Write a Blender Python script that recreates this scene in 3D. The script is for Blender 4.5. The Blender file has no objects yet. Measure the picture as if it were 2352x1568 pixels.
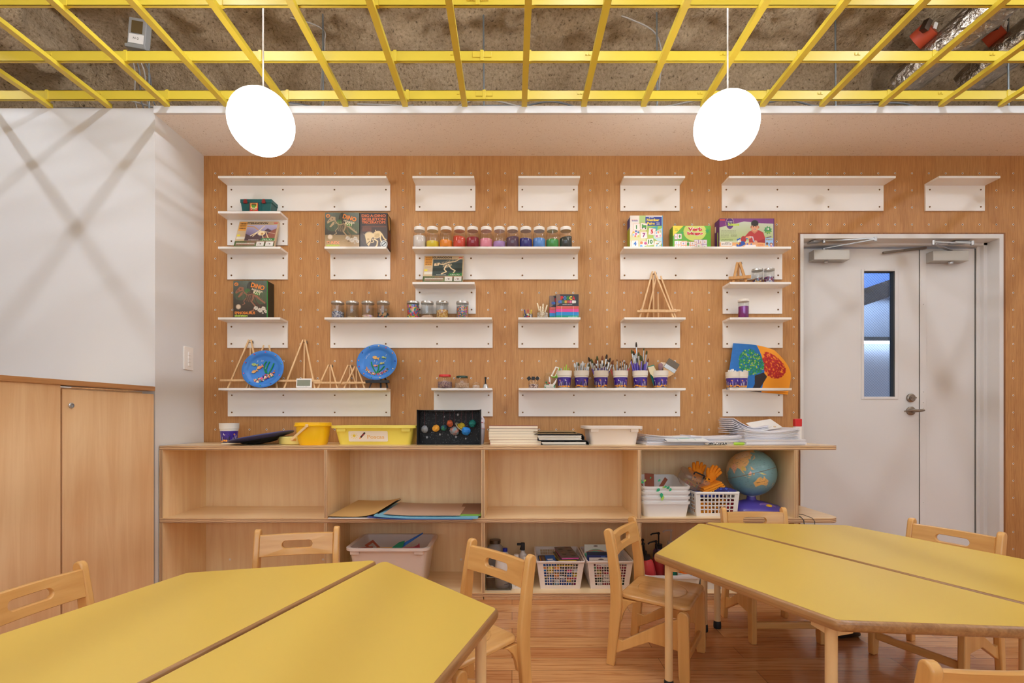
import bpy, bmesh, math, random
import numpy as np
from mathutils import Vector, Matrix, Euler, noise
random.seed(7)
C = bpy.context.scene.collection
SC = bpy.context.scene
PI = math.pi
# ---------------------------------------------------------------- camera, world, exposure
F = 1120.0            # focal length in pixels of the 2352 px wide frame
CZ = 0.93             # camera height
PX, PY = 1176.0, 960.0  # vanishing point of the view direction
def wx(px, d): return (px - PX) * d / F
def wz(py, d): return CZ + (PY - py) * d / F
cam = bpy.data.cameras.new('camera')
cam.lens = 36 * F / 2352; cam.sensor_width = 36; cam.shift_y = (PY - 784) / 2352
cam.clip_start = .02
camo = bpy.data.objects.new('camera', cam); C.objects.link(camo)
camo.location = (0, 0, CZ); camo.rotation_euler = (PI / 2, 0, 0)
SC.camera = camo
W = bpy.data.worlds.new('world'); SC.world = W; W.use_nodes = True
W.node_tree.nodes['Background'].inputs[0].default_value = (.72, .86, 1, 1)
W.node_tree.nodes['Background'].inputs[1].default_value = 2.1
vs = SC.view_settings
vs.view_transform = 'Standard'; vs.look = 'None'; vs.gamma = 1; vs.use_curve_mapping = False
vs.exposure = 0.38
TUBE_W = 72.0         # radiant strength of the tube lights above the grid
GLOBE_W = 8.0
FRONT_W = 2.5
SC.cycles.max_bounces = 8; SC.cycles.diffuse_bounces = 5; SC.cycles.glossy_bounces = 3
SC.cycles.transparent_max_bounces = 16; SC.cycles.transmission_bounces = 4
SC.cycles.caustics_reflective = False; SC.cycles.caustics_refractive = False
SC.cycles.sample_clamp_indirect = 4

# ---------------------------------------------------------------- colour and materials
def lin(c):
    c = c / 255
    return c / 12.92 if c <= .04045 else ((c + .055) / 1.055) ** 2.4
def rgb(c): return (lin(c[0]), lin(c[1]), lin(c[2]), 1)
_M = {}
class NT:
    def __init__(s, m):
        m.use_nodes = True; s.t = m.node_tree; s.n = s.t.nodes; s.l = s.t.links
        s.b = s.n['Principled BSDF']
    def new(s, typ, **kw):
        x = s.n.new(typ)
        for k, v in kw.items():
            if k in x.inputs: s.set(x, k, v)
            else: setattr(x, k, v)
        return x
    def set(s, x, k, v):
        if isinstance(v, bpy.types.NodeSocket): s.l.new(v, x.inputs[k])
        else: x.inputs[k].default_value = v
    def coord(s, scale=(1, 1, 1), which='Object', rot=(0, 0, 0)):
        t = s.n.new('ShaderNodeTexCoord'); m = s.n.new('ShaderNodeMapping')
        m.inputs['Scale'].default_value = scale; m.inputs['Rotation'].default_value = rot
        s.l.new(t.outputs[which], m.inputs[0]); return m.outputs[0]
    def noise(s, vec, scale, detail=3, rough=.5, dist=0):
        x = s.n.new('ShaderNodeTexNoise'); s.l.new(vec, x.inputs['Vector'])
        x.inputs['Scale'].default_value = scale; x.inputs['Detail'].default_value = detail
        x.inputs['Roughness'].default_value = rough; x.inputs['Distortion'].default_value = dist
        return x.outputs['Fac']
    def ramp(s, fac, stops, interp='LINEAR'):
        x = s.n.new('ShaderNodeValToRGB'); s.l.new(fac, x.inputs[0]); cr = x.color_ramp; cr.interpolation = interp
        while len(cr.elements) < len(stops): cr.elements.new(.5)
        for e, (p, c) in zip(cr.elements, stops):
            e.position = p; e.color = c if len(c) == 4 else rgb(c)
        return x.outputs[0]
    def mix(s, fac, a, b, mode='MIX'):
        x = s.n.new('ShaderNodeMix'); x.data_type = 'RGBA'; x.blend_type = mode
        for k, v in ((0, fac), (6, a), (7, b)):
            if isinstance(v, bpy.types.NodeSocket): s.l.new(v, x.inputs[k])
            else: x.inputs[k].default_value = v
        return x.outputs[2]
    def math(s, op, a, b=0.0):
        x = s.n.new('ShaderNodeMath'); x.operation = op
        for k, v in ((0, a), (1, b)):
            if isinstance(v, bpy.types.NodeSocket): s.l.new(v, x.inputs[k])
            else: x.inputs[k].default_value = v
        return x.outputs[0]
    def bump(s, h, strength=.3, dist=.002):
        x = s.n.new('ShaderNodeBump'); s.l.new(h, x.inputs['Height'])
        x.inputs['Strength'].default_value = strength; x.inputs['Distance'].default_value = dist
        s.l.new(x.outputs[0], s.b.inputs['Normal'])
def mat(name, col=(200, 200, 200), rough=.5, metal=0, coat=0, emit=None, es=0, alpha=1, sub=0, bump=None, var=None, spec=None):
    if name in _M: return _M[name]
    m = bpy.data.materials.new(name); t = NT(m); b = t.b
    b.inputs['Base Color'].default_value = rgb(col)
    b.inputs['Roughness'].default_value = rough; b.inputs['Metallic'].default_value = metal
    b.inputs['Coat Weight'].default_value = coat; b.inputs['Coat Roughness'].default_value = .12
    if spec is not None: b.inputs['Specular IOR Level'].default_value = spec
    if emit: b.inputs['Emission Color'].default_value = rgb(emit); b.inputs['Emission Strength'].default_value = es
    if alpha < 1: b.inputs['Alpha'].default_value = alpha
    if sub: b.inputs['Subsurface Weight'].default_value = sub; b.inputs['Subsurface Radius'].default_value = (.02, .02, .02)
    if var:
        f = t.noise(t.coord(), var[0], 4)
        c2 = var[1]; t.l.new(t.ramp(f, [(.3, col), (.7, c2)]), b.inputs['Base Color'])
    if bump: t.bump(t.noise(t.coord(), bump[0], 4), bump[1], bump[2] if len(bump) > 2 else .002)
    _M[name] = m; return m
def wood(name, c1, c2, axis=2, scale=1, rough=.4, coat=0, fine=.5, bumps=.05):
    if name in _M: return _M[name]
    m = bpy.data.materials.new(name); t = NT(m); b = t.b
    st = [9 * scale] * 3; st[axis] = .7 * scale
    v = t.coord(tuple(st))
    n1 = t.noise(v, 1.6, 5, .55, 1.6)
    st2 = [95 * scale] * 3; st2[axis] = 2.5 * scale
    n2 = t.noise(t.coord(tuple(st2)), 1.0, 3, .6)
    base = t.ramp(n1, [(.30, c2), (.62, c1)])
    lo = tuple(lin(x) / lin(y) if y else 1 for x, y in zip(c2, c1)) + (1,)
    dk = t.ramp(n2, [(.35, (lo[0], lo[1], lo[2], 1)), (.6, (1, 1, 1, 1))])
    t.l.new(t.mix(fine, base, dk, 'MULTIPLY'), b.inputs['Base Color'])
    b.inputs['Roughness'].default_value = rough; b.inputs['Coat Weight'].default_value = coat
    b.inputs['Coat Roughness'].default_value = .15
    if bumps: t.bump(n2, bumps, .001)
    _M[name] = m; return m
def plyedge(name, axis, pitch):
    if name in _M: return _M[name]
    m = bpy.data.materials.new(name); t = NT(m); b = t.b
    tc = t.n.new('ShaderNodeTexCoord'); sp = t.n.new('ShaderNodeSeparateXYZ'); t.l.new(tc.outputs['Object'], sp.inputs[0])
    f = t.math('FRACT', t.math('MULTIPLY', sp.outputs[axis], 1 / pitch))
    n = t.noise(t.coord((6, 6, 6)), 2.2, 4)
    s = t.math('ADD', f, t.math('MULTIPLY', t.math('SUBTRACT', n, .5), .5))
    t.l.new(t.ramp(s, [(0, (228, 190, 142)), (.42, (236, 204, 158)), (.52, (112, 68, 44)), (.78, (136, 86, 58)), (.9, (234, 200, 152))]), b.inputs['Base Color'])
    b.inputs['Roughness'].default_value = .45
    _M[name] = m; return m
def glass(name='clear_glass', tint=(252, 252, 251), refl=.10, frost=0.0):
    if name in _M: return _M[name]
    m = bpy.data.materials.new(name); t = NT(m)
    out = t.n['Material Output']; t.n.remove(t.b)
    tr = t.n.new('ShaderNodeBsdfTransparent'); tr.inputs[0].default_value = rgb(tint)
    gl = t.n.new('ShaderNodeBsdfGlossy'); gl.inputs['Roughness'].default_value = .04
    lw = t.n.new('ShaderNodeLayerWeight'); lw.inputs[0].default_value = .5
    mx = t.n.new('ShaderNodeMixShader')
    f = t.math('ADD', t.math('MULTIPLY', t.math('POWER', lw.outputs['Facing'], 3.0), .55), refl * .5)
    t.l.new(f, mx.inputs[0]); t.l.new(tr.outputs[0], mx.inputs[1]); t.l.new(gl.outputs[0], mx.inputs[2])
    last = mx.outputs[0]
    if frost:
        df = t.n.new('ShaderNodeBsdfDiffuse'); df.inputs[0].default_value = rgb((235, 235, 235))
        tl = t.n.new('ShaderNodeBsdfTranslucent'); tl.inputs[0].default_value = rgb((235, 235, 235))
        a = t.n.new('ShaderNodeMixShader'); a.inputs[0].default_value = .45
        t.l.new(df.outputs[0], a.inputs[1]); t.l.new(tl.outputs[0], a.inputs[2])
        c = t.n.new('ShaderNodeMixShader'); c.inputs[0].default_value = frost
        t.l.new(last, c.inputs[1]); t.l.new(a.outputs[0], c.inputs[2]); last = c.outputs[0]
    t.l.new(last, out.inputs[0])
    _M[name] = m; return m
def beads(name, cols, scale=120, rough=.3, randomness=1, bumps=.6):
    if name in _M: return _M[name]
    m = bpy.data.materials.new(name); t = NT(m); b = t.b
    v = t.n.new('ShaderNodeTexVoronoi'); t.l.new(t.coord(), v.inputs['Vector']); v.inputs['Scale'].default_value = scale
    v.inputs['Randomness'].default_value = randomness
    sp = t.n.new('ShaderNodeSeparateColor'); t.l.new(v.outputs['Color'], sp.inputs[0])
    n = len(cols); st = [(i / n, cols[i]) for i in range(n)]
    t.l.new(t.ramp(sp.outputs[0], st, 'CONSTANT'), b.inputs['Base Color'])
    b.inputs['Roughness'].default_value = rough
    t.bump(t.math('MULTIPLY', v.outputs['Distance'], -1), bumps, .004)
    _M[name] = m; return m
def vcol(name='printed_card', rough=.45, coat=0):
    if name in _M: return _M[name]
    m = bpy.data.materials.new(name); t = NT(m)
    a = t.n.new('ShaderNodeVertexColor'); a.layer_name = 'Col'
    t.l.new(a.outputs[0], t.b.inputs['Base Color']); t.b.inputs['Roughness'].default_value = rough
    t.b.inputs['Coat Weight'].default_value = coat
    _M[name] = m; return m

# ---------------------------------------------------------------- mesh builder
class MB:
    def __init__(s): s.v = []; s.f = []; s.m = []; s.X = None
    def add(s, vs_, fs, mi=0):
        o = len(s.v)
        if s.X is not None: vs_ = [tuple(s.X @ Vector(p)) for p in vs_]
        s.v += [tuple(p) for p in vs_]; s.f += [tuple(i + o for i in f) for f in fs]; s.m += [mi] * len(fs); return s
    def box(s, x0, x1, y0, y1, z0, z1, mi=0):
        v = [(x, y, z) for z in (z0, z1) for y in (y0, y1) for x in (x0, x1)]
        return s.add(v, [(0, 2, 3, 1), (4, 5, 7, 6), (0, 1, 5, 4), (2, 6, 7, 3), (0, 4, 6, 2), (1, 3, 7, 5)], mi)
    def cbox(s, c, sz, mi=0, rot=None):
        hx, hy, hz = [q / 2 for q in sz]; R = Euler(rot).to_matrix() if rot else Matrix.Identity(3)
        v = [tuple(Vector(c) + R @ Vector((x, y, z))) for z in (-hz, hz) for y in (-hy, hy) for x in (-hx, hx)]
        return s.add(v, [(0, 2, 3, 1), (4, 5, 7, 6), (0, 1, 5, 4), (2, 6, 7, 3), (0, 4, 6, 2), (1, 3, 7, 5)], mi)
    def bar(s, p, q, w, h, mi=0, up=(0, 0, 1)):
        p, q = Vector(p), Vector(q); d = (q - p).normalized(); u = Vector(up)
        a = d.cross(u)
        if a.length < 1e-4: a = d.cross(Vector((0, 1, 0)))
        a.normalize(); b = a.cross(d)
        v = []
        for e in (p, q):
            for i, j in ((-1, -1), (1, -1), (1, 1), (-1, 1)): v.append(tuple(e + a * i * w / 2 + b * j * h / 2))
        return s.add(v, [(0, 1, 2, 3), (7, 6, 5, 4), (0, 4, 5, 1), (1, 5, 6, 2), (2, 6, 7, 3), (3, 7, 4, 0)], mi)
    def tube(s, pts, r, n=8, mi=0, caps=True):
        pts = [Vector(p) for p in pts]; k = len(pts); rr = r if isinstance(r, (list, tuple)) else [r] * k
        rings = []; ref = None
        for i in range(k):
            d = (pts[min(i + 1, k - 1)] - pts[max(i - 1, 0)]).normalized()
            if ref is None:
                ref = d.cross(Vector((0, 0, 1)));
                if ref.length < .05: ref = d.cross(Vector((0, 1, 0)))
            a = (ref - d * ref.dot(d)).normalized(); ref = a; b = d.cross(a)
            rings.append([tuple(pts[i] + (a * math.cos(2 * PI * j / n) + b * math.sin(2 * PI * j / n)) * rr[i]) for j in range(n)])
        return s.loft(rings, mi, caps, caps)
    def loft(s, rings, mi=0, c0=True, c1=True, closed=True):
        n = len(rings[0]); v = [p for r in rings for p in r]; f = []
        for i in range(len(rings) - 1):
            for j in range(n if closed else n - 1):
                k = (j + 1) % n
                f.append((i * n + j, i * n + k, (i + 1) * n + k, (i + 1) * n + j))
        if c0: f.append(tuple(range(n))[::-1])
        if c1: f.append(tuple((len(rings) - 1) * n + j for j in range(n)))
        return s.add(v, f, mi)
    def lathe(s, prof, n=24, c=(0, 0, 0), mi=0, axis='z', c0=True, c1=True, sy=1):
        rings = []
        for r, z in prof:
            ring = []
            for j in range(n):
                a = 2 * PI * j / n; x, y = r * math.cos(a), r * math.sin(a) * sy
                if axis == 'z': p = (x, y, z)
                elif axis == 'y': p = (x, z, y)
                else: p = (z, x, y)
                ring.append((c[0] + p[0], c[1] + p[1], c[2] + p[2]))
            rings.append(ring)
        return s.loft(rings, mi, c0, c1)
    def prism(s, poly, a0, a1, axis='z', mi=0):
        def P(u, v, w):
            return (u, v, w) if axis == 'z' else ((w, u, v) if axis == 'x' else (u, w, v))
        n = len(poly); v = [P(u, w, a0) for u, w in poly] + [P(u, w, a1) for u, w in poly]
        f = [tuple(range(n))[::-1], tuple(range(n, 2 * n))] + [(i, (i + 1) % n, n + (i + 1) % n, n + i) for i in range(n)]
        return s.add(v, f, mi)
    def sphere(s, c, r, n=16, mi=0, sc=(1, 1, 1), jit=0):
        rings = []; m = max(6, n // 2)
        for i in range(1, m):
            t = PI * i / m
            ring = []
            for j in range(n):
                a = 2 * PI * j / n; q = 1 + (random.uniform(-jit, jit) if jit else 0)
                ring.append((c[0] + r * sc[0] * q * math.sin(t) * math.cos(a), c[1] + r * sc[1] * q * math.sin(t) * math.sin(a), c[2] - r * sc[2] * q * math.cos(t)))
            rings.append(ring)
        n_ = n; v = [p for q in rings for p in q]; f = []
        for i in range(len(rings) - 1):
            for j in range(n_): f.append((i * n_ + j, i * n_ + (j + 1) % n_, (i + 1) * n_ + (j + 1) % n_, (i + 1) * n_ + j))
        b = len(v); v += [(c[0], c[1], c[2] - r * sc[2]), (c[0], c[1], c[2] + r * sc[2])]
        for j in range(n_):
            f.append((b, (j + 1) % n_, j)); f.append((b + 1, (m - 2) * n_ + j, (m - 2) * n_ + (j + 1) % n_))
        return s.add(v, f, mi)
    def build(s, name, mats, parent=None, loc=(0, 0, 0), rot=(0, 0, 0), smooth=None, bev=0, seg=2, sub=0):
        me = bpy.data.meshes.new(name); me.from_pydata(s.v, [], s.f)
        if not isinstance(mats, (list, tuple)): mats = [mats]
        for m in mats: me.materials.append(m)
        if len(mats) > 1: me.polygons.foreach_set('material_index', s.m)
        bm = bmesh.new(); bm.from_mesh(me); bmesh.ops.recalc_face_normals(bm, faces=bm.faces); bm.to_mesh(me); bm.free()
        if smooth is not None:
            me.polygons.foreach_set('use_smooth', [True] * len(me.polygons))
            me.set_sharp_from_angle(angle=math.radians(smooth))
        me.update()
        o = bpy.data.objects.new(name, me); C.objects.link(o); o.location = loc; o.rotation_euler = rot
        if parent: o.parent = parent
        if bev:
            b = o.modifiers.new('bevel', 'BEVEL'); b.width = bev; b.segments = seg; b.limit_method = 'ANGLE'; b.angle_limit = math.radians(40)
            b.harden_normals = False
        if sub:
            b = o.modifiers.new('sub', 'SUBSURF'); b.levels = b.render_levels = sub
        return o
def tag(o, label=None, cat=None, group=None, kind=None):
    if label: o['label'] = label
    if cat: o['category'] = cat
    if group: o['group'] = group
    if kind: o['kind'] = kind
    return o
def T(name, label, cat, loc=(0, 0, 0), rz=0, group=None, rot=None):
    o = bpy.data.objects.new(name, None); C.objects.link(o); o.empty_display_size = .05
    o.location = loc; o.rotation_euler = rot if rot else (0, 0, rz)
    return tag(o, label, cat, group)
def S(mb, name, mats, parent=None, **k):
    o = mb.build(name, mats, parent, **k)
    if parent is None: o['kind'] = 'structure'
    return o
def dup(root, loc=None, rz=None, label=None, group=None, rot=None):
    r = root.copy(); C.objects.link(r)
    if loc: r.location = loc
    if rz is not None: r.rotation_euler = (0, 0, rz)
    if rot: r.rotation_euler = rot
    if label: r['label'] = label
    if group: r['group'] = group
    for ch in list(root.children):
        c = ch.copy(); C.objects.link(c); c.parent = r
        for g in list(ch.children):
            d = g.copy(); C.objects.link(d); d.parent = c
    return r
def rrect(w, d, r, z=0, n=4, cx=0, cy=0):
    p = []
    for (sx, sy, a0) in ((1, 1, 0), (-1, 1, PI / 2), (-1, -1, PI), (1, -1, 1.5 * PI)):
        for i in range(n + 1):
            a = a0 + PI / 2 * i / n
            p.append((cx + sx * (w / 2 - r) + r * math.cos(a), cy + sy * (d / 2 - r) + r * math.sin(a), z))
    return p
def text(body, m, parent, loc, w=None, h=None, rot=(PI / 2, 0, 0), ext=.0003, bold=0, shear=0, name='lettering', rz=0):
    cu = bpy.data.curves.new(name, 'FONT'); cu.body = body; cu.extrude = 0; cu.offset = bold; cu.shear = shear
    cu.align_x = 'CENTER'; cu.align_y = 'CENTER'; cu.resolution_u = 3
    to = bpy.data.objects.new('_t', cu); C.objects.link(to)
    me = bpy.data.meshes.new_from_object(to); bpy.data.objects.remove(to)
    n = len(me.vertices)
    co = np.empty(n * 3, dtype=np.float32); me.vertices.foreach_get('co', co); co = co.reshape(-1, 3)
    if n == 0: return None
    lo, hi = co.min(0), co.max(0); c = (lo + hi) / 2; co -= c
    sx = (w / (hi[0] - lo[0])) if w else None; sy = (h / (hi[1] - lo[1])) if h else None
    if sx is None: sx = sy
    if sy is None: sy = sx
    co[:, 0] *= sx; co[:, 1] *= sy; co[:, 2] = 0
    if rz:
        cc, ss = math.cos(rz), math.sin(rz); x = co[:, 0] * cc - co[:, 1] * ss; y = co[:, 0] * ss + co[:, 1] * cc
        co[:, 0] = x; co[:, 1] = y
    me.vertices.foreach_set('co', co.ravel()); me.materials.clear(); me.materials.append(m); me.update(); me.name = name
    o = bpy.data.objects.new(name, me); C.objects.link(o); o.location = loc; o.rotation_euler = rot
    if parent: o.parent = parent
    return o
# small painter: colours a fine grid of faces (per-face colour attribute), x right, y up, unit = 1 along the width
class Paint:
    def __init__(s, w, h, n, bg):
        s.w, s.h = w, h; n = int(n * 1.15); s.nx = n * 3; s.ny = 3 * max(2, int(round(n * h / w))); s.a = h / w
        s.im = np.empty((s.ny, s.nx, 3)); s.im[:] = bg
        s.x, s.y = np.meshgrid((np.arange(s.nx) + .5) / s.nx, (np.arange(s.ny) + .5) / s.ny * s.a)
        s.rs = np.random.RandomState(5)
    def put(s, mask, c, a=1.0):
        s.im[mask] = s.im[mask] * (1 - a) + np.array(c) * a; return s
    def rect(s, x0, x1, y0, y1, c, a=1.0): return s.put((s.x >= x0) & (s.x <= x1) & (s.y >= y0) & (s.y <= y1), c, a)
    def ell(s, cx, cy, rx, ry, c, rot=0, a=1.0):
        dx, dy = s.x - cx, s.y - cy; u = dx * math.cos(rot) + dy * math.sin(rot); v = -dx * math.sin(rot) + dy * math.cos(rot)
        return s.put((u / rx) ** 2 + (v / ry) ** 2 <= 1, c, a)
    def poly(s, pts, c, a=1.0):
        ins = np.zeros(s.x.shape, bool); n = len(pts)
        for i in range(n):
            (x1, y1), (x2, y2) = pts[i], pts[(i + 1) % n]
            if y1 == y2: continue
            cond = ((y1 > s.y) != (y2 > s.y)) & (s.x < (x2 - x1) * (s.y - y1) / (y2 - y1) + x1); ins ^= cond
        return s.put(ins, c, a)
    def line(s, pts, w, c, a=1.0):
        for (x1, y1), (x2, y2) in zip(pts[:-1], pts[1:]):
            L = (x2 - x1) ** 2 + (y2 - y1) ** 2 + 1e-12
            t = np.clip(((s.x - x1) * (x2 - x1) + (s.y - y1) * (y2 - y1)) / L, 0, 1)
            s.put((s.x - x1 - t * (x2 - x1)) ** 2 + (s.y - y1 - t * (y2 - y1)) ** 2 <= (w / 2) ** 2, c, a)
        return s
    def vgrad(s, c0, c1, y0=0, y1=None):
        y1 = y1 or s.a; t = np.clip((s.y - y0) / (y1 - y0), 0, 1)[..., None]; m = (s.y >= y0) & (s.y <= y1)
        g = np.array(c0) * (1 - t) + np.array(c1) * t; s.im[m] = g[m]; return s
    def grit(s, amt, mask=None):
        g = s.rs.uniform(-amt, amt, s.im.shape[:2])[..., None] * np.ones(3)
        if mask is not None: g = g * mask[..., None]
        s.im = np.clip(s.im + g, 0, 255); return s
    def scribble(s, x0, x1, y, hgt, c, a=.8):   # a line of tiny illegible print
        k = x0
        while k < x1:
            L = s.rs.uniform(.006, .03); s.rect(k, min(k + L, x1), y, y + hgt, c, a); k += L + .006
        return s
    def mesh(s, name, parent, loc=(0, 0, 0), rot=(0, 0, 0), fn=None, m=None, mask=None):
        nx, ny = s.nx // 3, s.ny // 3; v = []; im = s.im.reshape(ny, 3, nx, 3, 3).mean((1, 3))
        for j in range(ny + 1):
            for i in range(nx + 1):
                u, t = i / nx, j / ny
                v.append(fn(u, t) if fn else ((u - .5) * s.w, 0, t * s.h))
        f = []; cols = []
        for j in range(ny):
            for i in range(nx):
                if mask is not None and not mask[j, i]: continue
                k = j * (nx + 1) + i; f.append((k, k + 1, k + nx + 2, k + nx + 1)); cols.append(im[j, i])
        me = bpy.data.meshes.new(name); me.from_pydata(v, [], f)
        c = np.array(cols) / 255; c = np.where(c <= .04045, c / 12.92, ((c + .055) / 1.055) ** 2.4)
        at = me.color_attributes.new('Col', 'FLOAT_COLOR', 'CORNER')
        full = np.ones((len(f) * 4, 4), dtype=np.float32); full[:, :3] = np.repeat(c, 4, 0)
        at.data.foreach_set('color', full.ravel()); me.materials.append(m or vcol()); me.update()
        o = bpy.data.objects.new(name, me); C.objects.link(o); o.location = loc; o.rotation_euler = rot
        if parent: o.parent = parent
        return o
# ---------------------------------------------------------------- lights of the room
D_WALL = 2.857; D_REC = 2.467
em_tube = mat('tube_light_white', (255, 255, 255), emit=(236, 244, 255), es=TUBE_W)
em_globe = mat('globe_white', (255, 255, 255), .4, emit=(252, 248, 244), es=GLOBE_W)
m_fix = mat('light_housing', (225, 225, 222), .4)
def tube_light(x, y0, y1, label, z=3.03):
    t = T('tube_light', label, 'light', (x, (y0 + y1) / 2, z), group='tube lights above the grid')
    L = (y1 - y0) / 2
    MB().box(-.016, .016, -L, L, .022, .045).build('housing', m_fix, t, bev=.004)
    MB().lathe([(.014, -L + .02), (.014, L - .02)], 12, axis='y').build('tube', em_tube, t, smooth=40)
    for sy in (-1, 1): MB().box(-.012, .012, sy * L - .02, sy * L + .02, -.016, .024).build('lamp_holder', m_fix, t)
for i, x in enumerate((-3.0, -1.34, .32, 1.98, 3.64)):
    tube_light(x, .75, 2.15, 'tube light above the grid over the shelving side, %s from the left' % ('first', 'second', 'third', 'fourth', 'fifth')[i])
    tube_light(x, -1.6, -.2, 'tube light above the grid behind the tables, %s from the left' % ('first', 'second', 'third', 'fourth', 'fifth')[i])

# ---------------------------------------------------------------- materials of the room
m_white = mat('white_paint', (222, 222, 222), .6, bump=(60, .03))
m_doorw = mat('door_paint', (220, 218, 216), .38)
m_rough = mat('sprayed_rockwool', (120, 103, 83), .95)
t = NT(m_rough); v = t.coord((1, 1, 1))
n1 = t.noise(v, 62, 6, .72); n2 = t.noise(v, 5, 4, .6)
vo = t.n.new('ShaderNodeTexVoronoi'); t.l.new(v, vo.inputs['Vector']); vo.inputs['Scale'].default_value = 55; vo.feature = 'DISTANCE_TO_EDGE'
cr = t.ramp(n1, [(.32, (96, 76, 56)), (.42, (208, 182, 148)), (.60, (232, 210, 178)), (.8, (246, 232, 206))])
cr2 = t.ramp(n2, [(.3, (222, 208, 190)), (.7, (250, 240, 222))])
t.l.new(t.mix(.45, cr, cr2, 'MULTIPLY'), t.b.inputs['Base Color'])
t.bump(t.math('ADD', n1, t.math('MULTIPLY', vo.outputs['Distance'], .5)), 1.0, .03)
m_tile = mat('speckled_ceiling_board', (205, 184, 165), .9)
t = NT(m_tile); v = t.coord((1, 1.7, 1))
sp1 = t.noise(v, 85, 4, .7, 1.6)
sp2 = t.noise(v, 130, 3, .7, 1.0)
base = t.ramp(sp1, [(.0, (247, 242, 236)), (.63, (247, 242, 236)), (.66, (150, 118, 92))])
t.l.new(t.mix(1, base, t.ramp(sp2, [(.0, (255, 255, 255)), (.66, (255, 255, 255)), (.70, (150, 120, 95))]), 'MULTIPLY'), t.b.inputs['Base Color'])
m_peg = mat('brown_oak_veneer', (180, 125, 70), .5)
t = NT(m_peg); v = t.coord((10, 1, .8))
g1 = t.noise(v, 1.1, 4, .6, 2.4); g2 = t.noise(t.coord((170, 1, 9)), 1, 4, .7)
bk = t.n.new('ShaderNodeTexBrick'); t.l.new(t.coord((1, 1, 1), rot=(PI / 2, 0, 0)), bk.inputs['Vector'])
bk.inputs['Scale'].default_value = 1; bk.inputs['Brick Width'].default_value = .31; bk.inputs['Row Height'].default_value = 9
bk.inputs['Mortar Size'].default_value = .0009; bk.inputs['Mortar Smooth'].default_value = 0; bk.offset = 0
bk.inputs['Color1'].default_value = rgb((202, 154, 98)); bk.inputs['Color2'].default_value = rgb((194, 142, 86)); bk.inputs['Mortar'].default_value = rgb((178, 126, 74))
gr = t.ramp(g1, [(.3, (238, 230, 222)), (.5, (250, 247, 243)), (.7, (255, 253, 251))])
gf = t.ramp(g2, [(.3, (226, 212, 198)), (.6, (255, 255, 255))])
t.l.new(t.mix(1, t.mix(1, bk.outputs['Color'], gr, 'MULTIPLY'), gf, 'MULTIPLY'), t.b.inputs['Base Color'])
t.bump(g2, .08, .001)
m_floor = mat('oak_floor', (190, 130, 80), .22, coat=.35)
t = NT(m_floor); v = t.coord((1, 1, 1))
bk = t.n.new('ShaderNodeTexBrick'); t.l.new(v, bk.inputs['Vector'])
bk.inputs['Scale'].default_value = 1; bk.inputs['Brick Width'].default_value = .9; bk.inputs['Row Height'].default_value = .09
bk.inputs['Mortar Size'].default_value = .0008; bk.inputs['Mortar Smooth'].default_value = .1; bk.offset = .37; bk.offset_frequency = 2; bk.squash = 1
bk.inputs['Bias'].default_value = -.1
bk.inputs['Color1'].default_value = rgb((230, 182, 128)); bk.inputs['Color2'].default_value = rgb((202, 142, 94)); bk.inputs['Mortar'].default_value = rgb((96, 52, 28))
gA = t.noise(t.coord((1.1, 14, 1)), 2.2, 5, .6, 2.6); gB = t.noise(t.coord((3, 120, 1)), 1, 3, .6)
c_ = t.mix(1, bk.outputs['Color'], t.ramp(gA, [(.32, (210, 178, 154)), (.45, (244, 230, 216)), (.7, (255, 250, 244))]), 'MULTIPLY')
t.l.new(t.mix(.6, c_, t.ramp(gB, [(.3, (200, 170, 148)), (.6, (255, 255, 255))]), 'MULTIPLY'), t.b.inputs['Base Color'])
m_ply = wood('birch_ply', (246, 218, 172), (236, 200, 152), 2, 1, .38, .1, .22)
m_plyh = wood('birch_ply_flat', (246, 220, 176), (236, 202, 154), 0, 1, .32, .2, .22)
m_door_ply = wood('cupboard_veneer', (240, 206, 160), (228, 186, 138), 2, .8, .38, .1, .25)
m_edge_z = plyedge('ply_edge_flat', 2, .0085)
m_edge_x = plyedge('ply_edge_upright', 0, .0062)
m_black = mat('black_plastic', (22, 22, 24), .45)
m_steel = mat('brushed_steel', (186, 181, 174), .4, .8)
m_chrome = mat('chrome', (196, 200, 206), .3, .8)
m_dsteel = mat('dark_steel', (120, 108, 98), .35, 1)
m_shelf = mat('white_shelf_board', (240, 236, 231), .4)
m_bolt = mat('brass_bolt', (120, 84, 48), .4, .7)
m_ring = mat('eyelet_ring', (246, 240, 230), .4)
m_hole = mat('hole_black', (14, 12, 11), .8)
m_yel = mat('yellow_steel', (214, 190, 60), .4)

# ---------------------------------------------------------------- room shell
RX0, RX1, RY0 = -4.4, 4.6, -4.2
S(MB().box(RX0, RX1, RY0, 6.2, -.1, 0), 'floor', m_floor)
# sprayed slab and beams overhead, one rough surface
def rough_sheet(fn, nu, nv, name, amp=.03):
    vts = []
    for j in range(nv + 1):
        for i in range(nu + 1):
            p, nrm = fn(i / nu, j / nv); p = Vector(p)
            h = noise.fractal(p * 5.5, .9, 2.1, 4) * amp + noise.noise(p * 24) * amp * .22 + noise.noise(p * 60) * amp * .1
            vts.append(tuple(p + Vector(nrm) * h))
    f = [(j * (nu + 1) + i, j * (nu + 1) + i + 1, (j + 1) * (nu + 1) + i + 1, (j + 1) * (nu + 1) + i) for j in range(nv) for i in range(nu)]
    b = MB().add(vts, f)
    return b
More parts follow.
